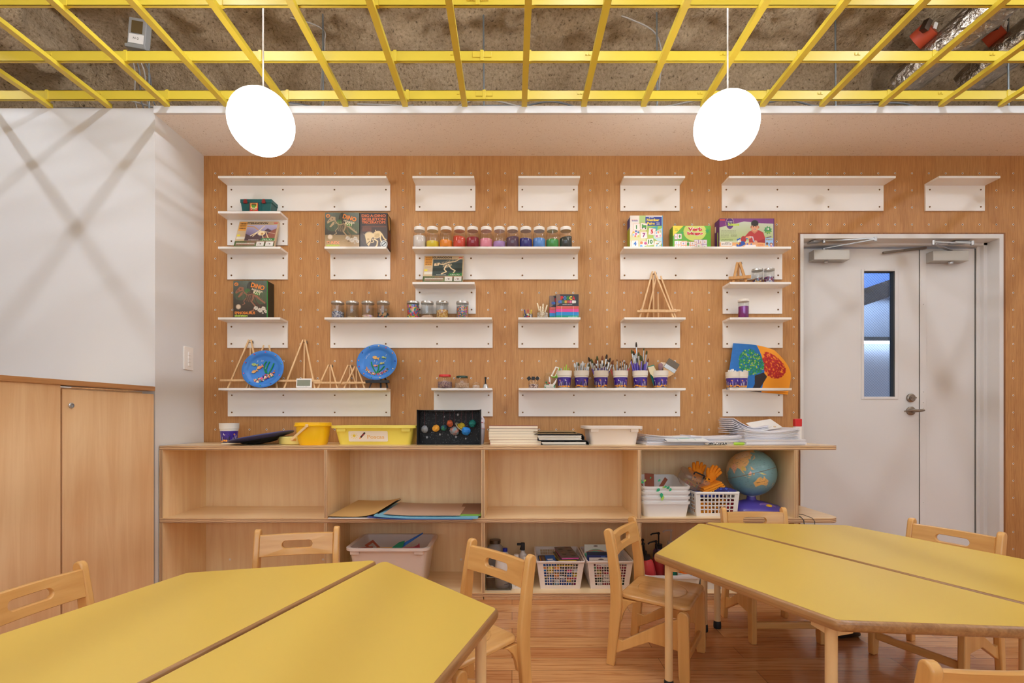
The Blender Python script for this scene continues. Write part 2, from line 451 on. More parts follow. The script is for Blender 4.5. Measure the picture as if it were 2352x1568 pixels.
# profile of the slab in (y, z): up the beam face over the recess, along its underside step, then the slab toward the camera
prof = [(2.98, 2.44), (2.97, 2.62), (2.93, 2.86), (2.86, 3.02), (2.70, 3.10), (2.50, 3.14), (2.2, 3.26), (1.6, 3.32), (-1.0, 3.32), (-4.2, 3.32)]
Ls = [0]
for a, b in zip(prof[:-1], prof[1:]): Ls.append(Ls[-1] + min(math.hypot(a[0] - b[0], a[1] - b[1]), .6))
def slab(u, v):
    s = v * Ls[-1]
    for k in range(len(prof) - 1):
        if s <= Ls[k + 1] + 1e-9: break
    t_ = (s - Ls[k]) / (Ls[k + 1] - Ls[k]); a, b = prof[k], prof[k + 1]
    y, z = a[0] + (b[0] - a[0]) * t_, a[1] + (b[1] - a[1]) * t_
    x = RX0 + (RX1 - RX0) * u
    if x > 2.16 and z > 2.55:      # deeper pocket at the right where the ducts come through
        q = min(1, (x - 2.16) / .03); y += .34 * q
    d = Vector((0, -(b[1] - a[1]), b[0] - a[0])).normalized()
    return (x, y, z), d
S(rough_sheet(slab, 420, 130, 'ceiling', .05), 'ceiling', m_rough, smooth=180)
def lbeam(u, v):                    # beam running toward the camera at the upper left
    pr = [(-2.46, 3.3), (-2.47, 3.1), (-2.50, 2.93), (-2.60, 2.86), (-2.78, 2.86), (-2.86, 3.0), (-2.88, 3.3)]
    s = v * (len(pr) - 1); k = min(int(s), len(pr) - 2); t_ = s - k
    x = pr[k][0] + (pr[k + 1][0] - pr[k][0]) * t_; z = pr[k][1] + (pr[k + 1][1] - pr[k][1]) * t_
    d = Vector((pr[k + 1][1] - pr[k][1], 0, -(pr[k + 1][0] - pr[k][0]))).normalized()
    return (x, 3.0 - 4.0 * u, z), -d
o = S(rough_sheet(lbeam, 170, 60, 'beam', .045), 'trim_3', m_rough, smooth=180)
# wall left of the recess, back wall with the door opening, side and rear walls
S(MB().box(RX0, -1.806, D_REC, 3.02, 0, 2.497), 'wall_left', m_white)
DX0, DX1, DZ1 = 1.686, 2.875, 2.0066
wb = MB()
wb.box(-1.806, DX0, D_WALL, D_WALL + .10, 0, 2.47).box(DX1, RX1, D_WALL, D_WALL + .10, 0, 2.47).box(DX0, DX1, D_WALL, D_WALL + .10, DZ1, 2.47)
PEG = []
shelves = [('A', 524, 897), ('A', 955, 1092), ('A', 1190, 1327), ('A', 1424, 1560), ('A', 1657, 2027), ('A', 2123, 2259), ('B', 524, 662), ('C', 524, 662), ('C', 760, 897),
           ('C', 955, 1327), ('C', 1424, 1795), ('D', 955, 1093), ('D', 1659, 1795), ('E', 524, 662), ('E', 760, 1131.5), ('E', 1190, 1328), ('E', 1425, 1561), ('E', 1659, 1796),
           ('G', 525, 897.5), ('G', 997, 1132), ('G', 1191, 1561), ('G', 1659, 1796.5)]
SZ = {'A': 2.30, 'B': 2.10, 'C': 1.90, 'D': 1.70, 'E': 1.50, 'G': 1.10}
def covered(x, z):
    for r, a, b in shelves:
        xa, xb = wx(a, D_WALL), wx(b, D_WALL)
        if xa - .02 < x < xb + .02 and SZ[r] - .165 < z < SZ[r] + .01: return True
    return x > DX0 - .01 and x < DX1 + .01 and z < DZ1 + .01
for k in range(49):
    X = wx(494.7 + 39.25 * k - .0057 * k * k, D_WALL)
    for j in range(23):
        z = 2.3637 - .1 * j
        if X > 3.15 or covered(X, z) or z < .8 and X < 1.69: continue
        for r0, r1, mi, yy in ((.0033, .0056, 1, .0012), (0, .0034, 2, .0006)):
            n = 10
            if r0:
                vv = [(X + r * math.cos(2 * PI * i / n), D_WALL - yy, z + r * math.sin(2 * PI * i / n)) for r in (r0, r1) for i in range(n)]
                wb.add(vv, [(i, (i + 1) % n, n + (i + 1) % n, n + i) for i in range(n)], mi)
            else:
                wb.add([(X + r1 * math.cos(2 * PI * i / n), D_WALL - yy, z + r1 * math.sin(2 * PI * i / n)) for i in range(n)], [tuple(range(n))], mi)
S(wb, 'wall_back', [m_peg, m_ring, m_hole])
S(MB().box(RX0 - .1, RX0, RY0, 3.02, 0, 3.6), 'wall_side', m_white)
S(MB().box(RX1, RX1 + .1, RY0, 6.2, 0, 3.6), 'wall_right', m_white)
# rear wall with a broad window bringing in some daylight
S(MB().box(RX0, RX1, RY0 - .1, RY0, 0, .9).box(RX0, RX1, RY0 - .1, RY0, 2.5, 3.6).box(RX0, -3.6, RY0 - .1, RY0, .9, 2.5).box(3.2, RX1, RY0 - .1, RY0, .9, 2.5), 'wall_rear', m_white)
# soffit over the recess with its white fascia, metal channel behind it
S(MB().box(-1.806, RX1, D_REC + .003, D_WALL + .10, 2.466, 2.49), 'trim_1', m_tile)
S(MB().box(-1.806, RX1, D_REC - .012, D_REC + .003, 2.4655, 2.503), 'trim_2', m_white, bev=.001)
S(MB().box(-1.806, RX1, D_REC + .004, D_REC + .03, 2.489, 2.512), 'trim_4', m_dsteel)

# ---------------------------------------------------------------- double door
dr = bpy.data.objects.new('door_1', None); C.objects.link(dr); dr['kind'] = 'structure'
fb = MB()
YF, YD = D_WALL - .006, 2.96
fb.box(DX0, DX0 + .02, YF, YD + .06, 0, DZ1).box(DX1 - .024, DX1, YF, YD + .06, 0, DZ1).box(DX0 + .02, DX1 - .02, YF, YD + .06, DZ1 - .026, DZ1)
fb.box(DX1 - .045, DX1 - .012, YD - .035, YD + .05, 0, DZ1 - .02).box(DX0 + .01, DX1 - .02, YD - .035, YD + .05, 1.966, DZ1 - .01)
fb.box(2.812, DX1 - .03, YD - .012, YD + .05, 0, 1.97)
fb.build('door_frame', m_doorw, dr, bev=.0015)
m_trimw = wood('dark_oak_trim', (150, 96, 48), (110, 66, 30), 2, 1, .5)
MB().box(DX0 - .008, DX0, D_WALL - .004, D_WALL + .05, 0, DZ1 + .008).box(DX1, DX1 + .012, D_WALL - .004, D_WALL + .05, 0, DZ1 + .008).box(DX0, DX1, D_WALL - .004, D_WALL + .05, DZ1, DZ1 + .008).build('edge_trim', m_trimw, dr)
# leaf with window
WX0, WX1, WZ0, WZ1 = 2.135, 2.323, 1.0604, 1.8215
lf = MB(); a0, a1 = DX0 + .022, 2.474; zt = 1.9586
for bx in ((a0, WX0, 0.01, zt), (WX1, a1, .01, zt), (WX0, WX1, .01, WZ0), (WX0, WX1, WZ1, zt)): lf.box(bx[0], bx[1], YD, YD + .04, bx[2], bx[3])
leaf = lf.build('door_leaf', m_doorw, dr)
MB().box(2.479, 2.81, YD, YD + .04, .01, zt).build('door_leaf', m_doorw, dr, bev=.001)
MB().box(2.474, 2.512, YD - .004, YD, .01, zt).build('astragal', m_doorw, dr, bev=.001)
MB().box(2.4705, 2.4745, YD - .0006, YD + .03, .01, zt).box(2.8085, 2.8125, YD - .002, YD + .03, .01, zt).build('gap_shade', m_hole, dr)  # black strips standing in for the shade in the door gaps
fr = MB()
for bx in ((WX0 - .016, WX0, WZ0 - .016, WZ1 + .012), (WX1, WX1 + .02, WZ0 - .016, WZ1 + .012), (WX0, WX1, WZ0 - .016, WZ0), (WX0, WX1, WZ1, WZ1 + .012)): fr.box(bx[0], bx[1], YD - .004, YD + .002, bx[2], bx[3])
fr.build('window_frame', m_doorw, leaf, bev=.0015)
m_dgask = mat('window_gasket', (52, 56, 58), .6)
MB().box(WX1 - .007, WX1, YD + .001, YD + .03, WZ0, WZ1).box(WX0, WX1, YD + .001, YD + .03, WZ1 - .004, WZ1).build('gasket', m_dgask, leaf)
g = MB().box(WX0, WX1, YD + .022, YD + .026, WZ0, WZ1).build('pane', glass('door_glass', (222, 232, 244), .06), leaf)
wr = MB(); sp = .0165
cw, ch = WX1 - WX0, WZ1 - WZ0
k = -int(ch / sp) - 2
while k * sp < cw:
    for sgn in (1, -1):
        x0, x1 = k * sp, k * sp + ch
        ta = max(0, -x0); tb = min(ch, cw - x0)
        if tb > ta:
            za, zb = (WZ0 + ta, WZ0 + tb) if sgn > 0 else (WZ1 - ta, WZ1 - tb)
            wr.bar((WX0 + x0 + ta, YD + .0225, za), (WX0 + x0 + tb, YD + .0225, zb), .0007, .0007, up=(0, 1, 0))
    k += 1
wr.build('safety_wire', mat('glass_wire', (96, 104, 118), .5, .4), leaf)
# lever, lock, closers
m_nick = mat('satin_nickel', (150, 138, 126), .3, 1)
h = MB().lathe([(.026, -.0), (.026, -.008), (.02, -.011)], 28, (2.418, YD, .974), axis='y').lathe([(.009, -.01), (.009, -.045)], 16, (2.418, YD, .974), axis='y')
h.tube([(2.432, YD - .045, .973), (2.415, YD - .05, .975), (2.388, YD - .05, .977), (2.365, YD - .048, .974), (2.345, YD - .046, .971)], [.007, .009, .0075, .005, .003], 10)
h.tube([(2.416, YD - .048, .974), (2.446, YD - .05, .976), (2.462, YD - .048, .977)], [.009, .008, .006], 10)
h.build('door_handle', m_nick, leaf, smooth=50)
MB().lathe([(.0255, 0), (.0255, -.009), (.017, -.012), (.017, -.018)], 28, (2.418, YD, 1.0525), axis='y').cbox((2.419, YD - .024, 1.0525), (.028, .012, .007)).build('deadbolt', m_nick, leaf, smooth=50)
sc = MB()
for z in (1.62, 1.09, 1.026, .99, .42): sc.sphere((2.494, YD - .005, z), .0035, 8)
sc.build('rivet', m_doorw, dr, smooth=60)
c1 = MB().box(1.80, 2.012, YD - .055, YD - .002, 1.874, 1.934).build('door_closer', m_steel, dr, bev=.002)
k1 = MB()
k1.lathe([(.008, -.004), (.011, .0), (.008, .012)], 14, (1.885, YD - .035, 1.866)).tube([(1.875, YD - .03, 1.936), (1.875, YD - .03, 1.95)], .008, 10)
k1.bar((1.875, YD - .03, 1.948), (2.115, YD - .115, 1.972), .014, .005).bar((2.12, YD - .115, 1.978), (1.845, YD - .085, 1.974), .008, .006)
k1.lathe([(.009, -.012), (.009, .012)], 12, (2.12, YD - .115, 1.974)).tube([(2.085, YD - .11, 1.978), (2.045, YD - .105, 1.978)], .0055, 8)
k1.lathe([(.008, -.01), (.008, .012)], 12, (1.84, YD - .085, 1.972)).cbox((1.80, YD - .065, 1.975), (.07, .045, .006), rot=(0, -.12, .25))
k1.build('closer_arm', m_chrome, c1, smooth=40)
c2 = MB().box(2.51, 2.722, YD - .055, YD - .002, 1.868, 1.928).build('door_closer', m_steel, dr, bev=.002)
k2 = MB()
k2.lathe([(.012, -.006), (.012, .0), (.014, .004)], 14, (2.632, YD - .035, 1.862)).bar((2.64, YD - .03, 1.936), (2.462, YD - .12, 1.942), .016, .006).lathe([(.009, -.01), (.009, .016)], 12, (2.455, YD - .12, 1.948))
k2.bar((2.455, YD - .12, 1.955), (2.69, YD - .10, 1.956), .008, .007).lathe([(.009, -.012), (.009, .012)], 12, (2.70, YD - .10, 1.956)).cbox((2.66, YD - .06, 1.972), (.09, .05, .006)).tube([(2.56, YD - .11, 1.955), (2.60, YD - .108, 1.955)], .0055, 8)
k2.build('closer_arm', m_chrome, c2, smooth=40)
MB().bar((2.236, YD - .02, 1.927), (2.50, YD - .016, 1.958), .012, .011, up=(0, 1, 0)).cbox((2.37, YD - .024, 1.943), (.02, .006, .006)).build('door_coordinator', m_dsteel, dr, bev=.001)

# corridor seen through the door window
m_cw = mat('corridor_wall', (186, 194, 206), .7); m_cb = mat('corridor_beam', (58, 48, 44), .6); m_cbl = mat('corridor_blue_panel', (108, 134, 184), .5)
S(MB().box(1.2, RX1, 5.2, 5.3, 0, 3.6), 'wall_corridor', m_cw)
S(MB().box(1.2, RX1, 2.957, 5.3, 3.3, 3.4), 'ceiling.001', m_cbl)
S(MB().box(1.1, 1.2, 2.957, 5.3, 0, 3.6), 'wall_corridor_left', m_cw)
S(MB().bar((2.6, 4.7, 1.82), (4.55, 4.7, 2.50), .3, .15, up=(0, 0, 1)), 'trim_5', m_cb)
S(MB().box(2.6, RX1, 5.16, 5.2, 2.22, 3.3), 'trim_6', m_cbl)
S(MB().box(2.6, RX1, 5.1, 5.2, 1.74, 1.78), 'trim_7', mat('corridor_rail', (90, 92, 90), .5))
ct = T('strip_light', 'white strip light under the corridor rail seen through the door window', 'light', (3.85, 5.12, 1.725))
MB().box(-.35, .6, -.02, .02, -.012, .012).build('tube', mat('corridor_tube', (255, 255, 255), emit=(240, 246, 255), es=12), ct)
for i, (x, z) in enumerate(((3.9, 2.06), (3.82, 2.16))):
    c = T('ceiling_spot', 'small oval lamp glowing behind the door window, %s of two' % ('lower', 'upper')[i], 'light', (x, 4.9, z))
    MB().lathe([(.05, 0), (.05, .012)], 20).build('lens', mat('spot_lens', (255, 255, 255), emit=(250, 250, 255), es=6), c)
    MB().lathe([(.055, .012), (.055, .02), (.01, .022), (.01, .4)], 20).build('mount', m_fix, c)
ca = bpy.data.lights.new('corridor_fill', 'AREA'); ca.energy = 90; ca.size = 1.2; ca.color = (.72, .84, 1)  # added cool area fill without a fixture, brightens the corridor behind the pane
cao = bpy.data.objects.new('corridor_fill', ca); C.objects.link(cao); cao.location = (3.4, 4.2, 3.25)

# ---------------------------------------------------------------- suspended yellow steel grid
gr = T('ceiling_grid', 'suspended open grid of yellow steel bars under the rough ceiling', 'ceiling grid', (0, 1, 2.497))
# channel section: two flanges and web, long bars toward the wall
for k in range(-14, 15):
    x = .0617 + .2996 * k
    y0 = D_REC - .012 if x > -1.8 else D_REC
    b = MB().box(-.0135, .0135, RY0 + .02 - 1, y0 - 1, 0, .0012).box(-.0135, -.0122, RY0 + .02 - 1, y0 - 1, .0012, .019).box(.0122, .0135, RY0 + .02 - 1, y0 - 1, .0012, .019)
    b.box(-.0122, -.0085, RY0 + .02 - 1, y0 - 1, .0178, .019).box(.0085, .0122, RY0 + .02 - 1, y0 - 1, .0178, .019)
    b.build('long_bar', m_yel, gr, loc=(x, 0, 0))
cross = [2.430, 2.168, 1.875]
y = 1.875 - .3
while y > RY0 + .1: cross.append(y); y -= .6
for i, y in enumerate(cross):
    hh = .046
    b = MB().box(RX0 + .01, RX1 - .01, y - 1, y - 1 + .0014, .02, .02 + hh).box(RX0 + .01, RX1 - .01, y - 1, y - 1 + .012, .02, .0215).box(RX0 + .01, RX1 - .01, y - 1, y - 1 + .012, .02 + hh - .0015, .02 + hh)
    b.build('cross_bar', m_yel, gr)
    if i < 3:
        for k in range(-9, 10):
            cl = MB()
            x = .0617 + .2996 * k
            if k % 2: cl.box(x - .022, x - .012, y - 1 - .003, y - 1, .046, .056).box(x - .036, x - .026, y - 1 - .003, y - 1, .046, .056)
            else: cl.box(x + .010, x + .024, y - 1 - .003, y - 1 + .014, .018, .068)
            cl.build('clip', m_yel, gr)
        jx = wx((1112, 1107, 1097)[i], y)
        MB().box(jx - .042, jx + .042, y - 1 - .003, y - 1, .036, .060).box(jx - .008, jx + .008, y - 1 - .004, y - 1, .02, .068).build('joint_plate', m_yel, gr, bev=.001)
m_rod = mat('galvanised_rod', (132, 138, 140), .4, .8)
for i, (px, yy) in enumerate(((741, 2.64), (1110, 2.62), (1508, 2.62), (1918, 2.66), (2315, 2.6), (341, 2.62))):
    x = wx(px, yy)
    MB().tube([(x + .004, yy - 1, .012), (x, yy - 1, .85)], .0045, 8).lathe([(.008, .03), (.008, .045)], 6, (x, yy - 1, 0)).build('hanger_rod', m_rod, gr, smooth=50)
    MB().box(x - .02, x + .012, yy - 1 - .012, yy - 1 + .012, .02, .026).box(x - .02, x - .017, yy - 1 - .012, yy - 1 + .012, -.0, .05).build('rod_clamp', m_dsteel, gr)

# globes
for i, (px, py) in enumerate(((601, 281), (1668, 288))):
    y = 2.0; x, z = wx(px, y), wz(py, y)
    t_ = T('pendant_lamp', ('white globe pendant lamp on a thin rod, above the left end of the long shelves', 'white globe pendant lamp on a thin rod, hanging nearer the white door')[i], 'lamp', (x, y, z), group='globe pendant lamps')
    MB().sphere((0, 0, 0), .1265, 48).build('lamp_shade', em_globe, t_, smooth=180)
    MB().lathe([(.045, .120), (.04, .127), (.012, .129), (.012, .136)], 24).build('cap', m_fix, t_, smooth=40)
    MB().tube([(.006, 0, .13), (.006, 0, 3.28 - z)], .0033, 8).build('cord', mat('white_cord', (232, 228, 224), .5), t_, smooth=60)
    for j, yb in enumerate((-.7,)):  # unseen globes added behind the camera as warm fill for soffit and wall
        dup(t_, (x, yb, z), label='unseen fill globe lamp added behind the camera, %s row, %s side' % (('nearer', 'farther')[j], ('left', 'right')[i]))
# ---------------------------------------------------------------- white wall shelves
ORD = {1: 'first', 2: 'second', 3: 'third', 4: 'fourth', 5: 'fifth', 6: 'sixth', 7: 'seventh', 8: 'eighth', 9: 'ninth', 10: 'tenth', 11: 'eleventh', 12: 'twelfth'}
SH_LABEL = ['long empty white shelf at the top left, above the teal case', 'short empty white shelf of the top row above the white sand jar',
    'short empty white shelf of the top row above the blue sand jar', 'short empty white shelf of the top row above the number card game box',
    'long empty white shelf of the top row above the science kit box', 'short empty white shelf of the top row over the door',
    'short white shelf carrying the teal plastic case', 'short white shelf carrying the flying reptile kit box', 'short white shelf carrying the two large dinosaur dig kit boxes',
    'long white shelf carrying twelve jars of coloured sand', 'long white shelf carrying three boxed games', 'short white shelf carrying the beige dinosaur kit box above the sweet jars',
    'short white shelf carrying the small thick easel and two letter bead jars', 'short white shelf carrying the spinosaurus kit box', 'long white shelf carrying eight metal lidded jars of beads',
    'short white shelf carrying the striped marker boxes', 'short white shelf carrying two tall leaning easels', 'short white shelf carrying the purple glitter jar',
    'long white shelf of the bottom row with easels and blue plate collages', 'short white shelf of the bottom row with the hand bell', 'long white shelf of the bottom row with six cups of brushes',
    'short white shelf of the bottom row with the tree painting']
for (r, a, b), lb in zip(shelves, SH_LABEL):
    xa, xb, zt = wx(a, D_WALL), wx(b, D_WALL), SZ[r]
    t = T('wall_shelf', lb, 'shelf', ((xa + xb) / 2, D_WALL, zt), group='white shelves on the peg wall')
    h = (xb - xa) / 2
    MB().box(-h, h, -.0995, -.009, -.0126, 0).build('shelf_board', m_shelf, t, bev=.0008)
    MB().box(-h, h, -.009, 0, -.16, 0).build('back_plate', m_shelf, t, bev=.0006)
    n = 4 if xb - xa > .6 else 2
    for i in range(n):
        for z in (-.0363, -.1363):
            bx_ = -h + .0245 + (2 * h - .049) * i / (n - 1)
            MB().lathe([(.0048, -.0088), (.0048, -.0100), (.0034, -.0118), (.0, -.0118)], 12, (bx_, 0, z), axis='y').build('bolt', m_bolt, t, smooth=50)
# ---------------------------------------------------------------- low open shelving units
def slab_r(mb, x0, x1, y0, y1, z0, z1, r, mats):   # board whose front right corner is rounded
    p = [(x0, y1), (x0, y0)]
    for i in range(9):
        a = -PI / 2 + PI / 2 * i / 8; p.append((x1 - r + r * math.cos(a), y0 + r + r * math.sin(a)))
    p.append((x1, y1)); n = len(p)
    v = [(u, w, z0) for u, w in p] + [(u, w, z1) for u, w in p]
    mb.add(v, [tuple(range(n))[::-1], tuple(range(n, 2 * n))], 0)
    mb.add(v, [(i, (i + 1) % n, n + (i + 1) % n, n + i) for i in range(n)], 1)
YC0, YC1 = 2.49, 2.853
ZT = .789
def unit(label, X0, X1, ups, round_end):
    cx = (X0 + X1) / 2
    t = T('open_shelf_unit', label, 'shelving unit', (cx, YC0, 0), group='low plywood shelf units')
    def L(x): return x - cx
    xr = X1
    for nm, z0, z1 in (('top_board', ZT - .0215, ZT), ('middle_shelf', .395, .419), ('bottom_shelf', .018, .038)):
        b = MB(); last = ups[-1][1]
        if nm == 'bottom_shelf': slab_r(b, L(X0), L(min(X1, last)), 0, YC1 - YC0, z0, z1, .001, None)
        else: slab_r(b, L(X0), L(X1), 0, YC1 - YC0 + (.0 if nm != 'top_board' else .0), z0, z1, .06 if round_end else .001, None)
        b.build(nm, [m_plyh, m_edge_z], t, bev=.001, seg=1)
    for (a, c) in ups:
        for z0, z1 in ((.038, .395), (.419, ZT - .0215)):
            b = MB(); v = [(L(x), y, z) for z in (z0, z1) for y in (.0, YC1 - YC0 - .001) for x in (a, c)]
            b.add(v, [(2, 6, 7, 3), (0, 4, 6, 2), (1, 3, 7, 5)], 0); b.add(v, [(0, 1, 5, 4)], 1)
            b.build('upright', [m_ply, m_edge_x], t)
    for (a, c), (a2, c2) in zip(ups[:-1], ups[1:]):
        for z0, z1 in ((.038, .395), (.419, ZT - .0215)):
            MB().box(L(c), L(a2), YC1 - YC0 - .014, YC1 - YC0 - .002, z0, z1).build('back_panel', m_ply, t)
            d = MB()
            for dx in (.14, L(a2) - L(c) - .14): d.lathe([(.0065, 0), (.0065, -.0015)], 12, (L(c) + dx, YC1 - YC0 - .0135, (z0 + .07) if z0 < .2 else (z1 - .008)), axis='y')
            d.build('screw_cap', m_shelf, t)
    MB().box(L(X0 + .004), L(min(X1, ups[-1][1])), .012, .03, 0, .018).build('plinth', m_ply, t)
    return t
unit('left low plywood shelf unit, standing against the white side wall', -1.801, -.1478, [(-1.801, -1.782), (-.960, -.944), (-.1565, -.1478)], False)
unit('right low plywood shelf unit with rounded ends toward the door', -.1474, 1.684, [(-.1474, -.139), (.642, .661), (1.443, 1.463)], True)
# ---------------------------------------------------------------- tall cupboards at the left
def rot_pt(x0, y0, ang, u, w): return (x0 + u * math.cos(ang) - w * math.sin(ang), y0 + u * math.sin(ang) + w * math.cos(ang))
ang = -PI / 2 - math.atan(.12)     # direction of the cupboard face, from the far corner toward the camera
cb = T('storage_cupboard', 'pale veneer cupboard with a lock, nearest the white side wall', 'cupboard', (-1.812, 2.452, 0), ang, group='pale cupboards along the left')
# local x runs toward the camera, local y away from the face to the room (+y = into room at right?)
DD = -.40
MB().box(.052, .452, DD, -.002, .05, 1.058).build('body', m_door_ply, cb)
MB().box(.006, .449, 0, .018, .04, 1.050).build('door', m_door_ply, cb, bev=.001)
lk = MB().lathe([(.0115, .018), (.0115, .021), (.008, .0225), (.0075, .019), (0, .019)], 20, (.414, 0, .983), axis='y').cbox((.414, .0215, .983), (.002, .002, .007))
lk.build('lock', m_chrome, cb, smooth=40)
cb2 = T('storage_cupboard', 'pale veneer cupboard with a plain door behind the left chair', 'cupboard', rot_pt(-1.812, 2.452, ang, .457, 0) + (0,), ang, group='pale cupboards along the left')
MB().box(0.0, 1.6, DD, -.002, .05, 1.058).build('body', m_door_ply, cb2)
MB().box(0.0, .66, 0, .019, .04, 1.066).build('door', m_door_ply, cb2, bev=.001)
MB().box(.663, 1.6, 0, .019, .04, 1.066).build('door', m_door_ply, cb2, bev=.001)
MB().box(0, 1.6, DD, -.02, 0, .05).build('plinth', m_door_ply, cb2)
MB().box(.052, .452, DD, -.02, 0, .05).build('plinth', m_door_ply, cb)
ctop = T('cupboard_top', 'long rounded plywood top lying across the pale cupboards', 'worktop', (-1.812, 2.452, 1.066), ang)
p = [(.05, DD), (-.004, -.01), (2.05, DD), (2.05, .026), (.014, .026)] + [(.014 - .018 * math.sin(a), .008 + .018 * math.cos(a)) for a in (PI / 8, PI / 4, PI * 3 / 8, PI / 2)]
MB().prism(p, 0, .022).build('board', wood('ply_top_edge', (206, 156, 104), (180, 128, 78), 0, 1.5, .4), ctop, bev=.006, seg=3)
# switch on the side wall
sw = T('light_switch', 'white light switch plate on the side wall beside the peg wall', 'switch', (-1.806, 2.717, 1.262), PI / 2)
# local frame: +x is world +y, -y is world +x
MB().box(-.039, .039, -.006, 0, -.064, .064).build('plate', m_shelf, sw, bev=.002)
for i in range(4): MB().box(-.008, .012, -.0105, -.006, .036 - i * .020 - .018, .036 - i * .020 - .001).build('rocker', m_shelf, sw, bev=.001)
# ---------------------------------------------------------------- tables
m_lam = mat('yellow_laminate', (224, 190, 86), .36, spec=.5)
m_tedge = wood('table_edge_wood', (180, 136, 88), (148, 104, 62), 0, 2.2, .3, .3, .5)
m_leg = mat('cream_painted_steel', (232, 196, 142), .38)
m_foot = mat('black_rubber', (24, 22, 22), .6)
TH = .46
def round_poly(pts, r, n=5):
    out = []; k = len(pts)
    for i in range(k):
        p, a, b = Vector(pts[i]), Vector(pts[i - 1]), Vector(pts[(i + 1) % k])
        u, w = (a - p).normalized(), (b - p).normalized(); half = math.acos(max(-1, min(1, u.dot(w)))) / 2
        L = r / math.tan(half); c = p + (u + w).normalized() * (r / math.sin(half)); s, e = p + u * L, p + w * L
        a0 = math.atan2(*(s - c).yx); a1 = math.atan2(*(e - c).yx); d = (a1 - a0 + PI) % (2 * PI) - PI
        for j in range(n + 1):
            t_ = a0 + d * j / n; out.append((c.x + r * math.cos(t_), c.y + r * math.sin(t_)))
    return out
def inset(pts, d):
    out = []; k = len(pts)
    for i in range(k):
        p, a, b = Vector(pts[i]), Vector(pts[i - 1]), Vector(pts[(i + 1) % k])
        n1 = Vector((-(p - a).y, (p - a).x)).normalized(); n2 = Vector((-(b - p).y, (b - p).x)).normalized()
        m = (n1 + n2); m = m / max(m.length_squared / 2, .3); out.append(tuple(p + m * d))
    return out
def trapezoid(label, R, loc, rz):
    t = T('trapezoid_table', label, 'table', (loc[0], loc[1], 0), rz, group='yellow trapezoid tables')
    g = .0055   # half hexagon lying in local y > g, long side along x
    h3 = R * math.sqrt(3) / 2
    base = [(-R, g), (R, g), (R / 2, h3), (-R / 2, h3)]
    out = round_poly(base, .022)
    rings = []
    for d, z in ((.009, -.028), (.003, -.026), (0, -.020), (-.0012, -.013), (0, -.006), (.002, -.002), (.006, 0)):
        q = inset(out, d); rings.append([(x, y, TH + z) for x, y in q])
    MB().loft(rings, 0).build('tabletop', m_tedge, t, smooth=45)
    q = inset(out, .0066); n = len(q)
    b = MB().add([(x, y, TH + .0003) for x, y in q] + [(x, y, TH - .001) for x, y in q], [tuple(range(n)), tuple(range(n, 2 * n))[::-1]] + [(i, (i + 1) % n, n + (i + 1) % n, n + i) for i in range(n)])
    b.build('laminate', m_lam, t)
    for i, (x, y) in enumerate(base):
        c = Vector((0, h3 * .45)); u = (c - Vector((x, y))).normalized(); 
        px, py = x + u.x * .050, y + u.y * .050
        if y < .1: px, py = x - math.copysign(.062, x), y + .034
        MB().lathe([(.0135, .03), (.0135, TH - .029)], 20, (px, py, 0)).build('leg', m_leg, t, smooth=40)
        MB().lathe([(.0155, 0), (.0165, .006), (.016, .026), (.0135, .032)], 20, (px, py, 0)).build('foot', m_foot, t, smooth=40)
        gb = MB(); 
        for q2 in (base[i - 1], base[(i + 1) % 4]):
            w = (Vector(q2) - Vector((x, y))).normalized()
            gb.bar((px, py, TH - .046), (px + w.x * .045, py + w.y * .045, TH - .036), .016, .018)
        gb.build('apron_bracket', m_leg, t, bev=.002)
    return t
CL = (-.594, 1.069); CR = (1.112, 1.640)
aL = math.radians(73.6); aR = math.radians(115.0)
# table 1: local x axis along the seam toward V1. +y side is 90 degrees anticlockwise (left of the seam)
trapezoid('yellow trapezoid table at the left, nearer the pale cupboards', .578, CL, aL)
trapezoid('yellow trapezoid table at the left, its half toward the middle of the room', .578, CL, aL + PI)
trapezoid('yellow trapezoid table at the right, nearer half beside the low chair', .622, CR, aR)
trapezoid('yellow trapezoid table at the right, farther half toward the door', .622, CR, aR + PI)
# ---------------------------------------------------------------- chairs
m_beech = wood('beech', (228, 178, 108), (212, 156, 86), 2, 1, .3, .35, .22, .02)
m_beechx = wood('beech_back', (228, 178, 108), (212, 156, 86), 0, 1, .3, .35, .22, .02)
m_seat = wood('beech_seat', (226, 176, 110), (208, 154, 88), 1, 1, .26, .4, .22, 0)
t = NT(m_seat); t.b = m_seat.node_tree.nodes['Principled BSDF']
tc = t.n.new('ShaderNodeTexCoord'); ln = t.n.new('ShaderNodeVectorMath'); ln.operation = 'LENGTH'
mp = t.n.new('ShaderNodeMapping'); mp.inputs['Scale'].default_value = (1, 1, 0); t.l.new(tc.outputs['Object'], mp.inputs[0]); t.l.new(mp.outputs[0], ln.inputs[0])
rr_ = t.math('ABSOLUTE', t.math('SUBTRACT', ln.outputs['Value'], .092))
t.bump(t.ramp(rr_, [(0, (0, 0, 0)), (.0035, (255, 255, 255))]), .9, .002)
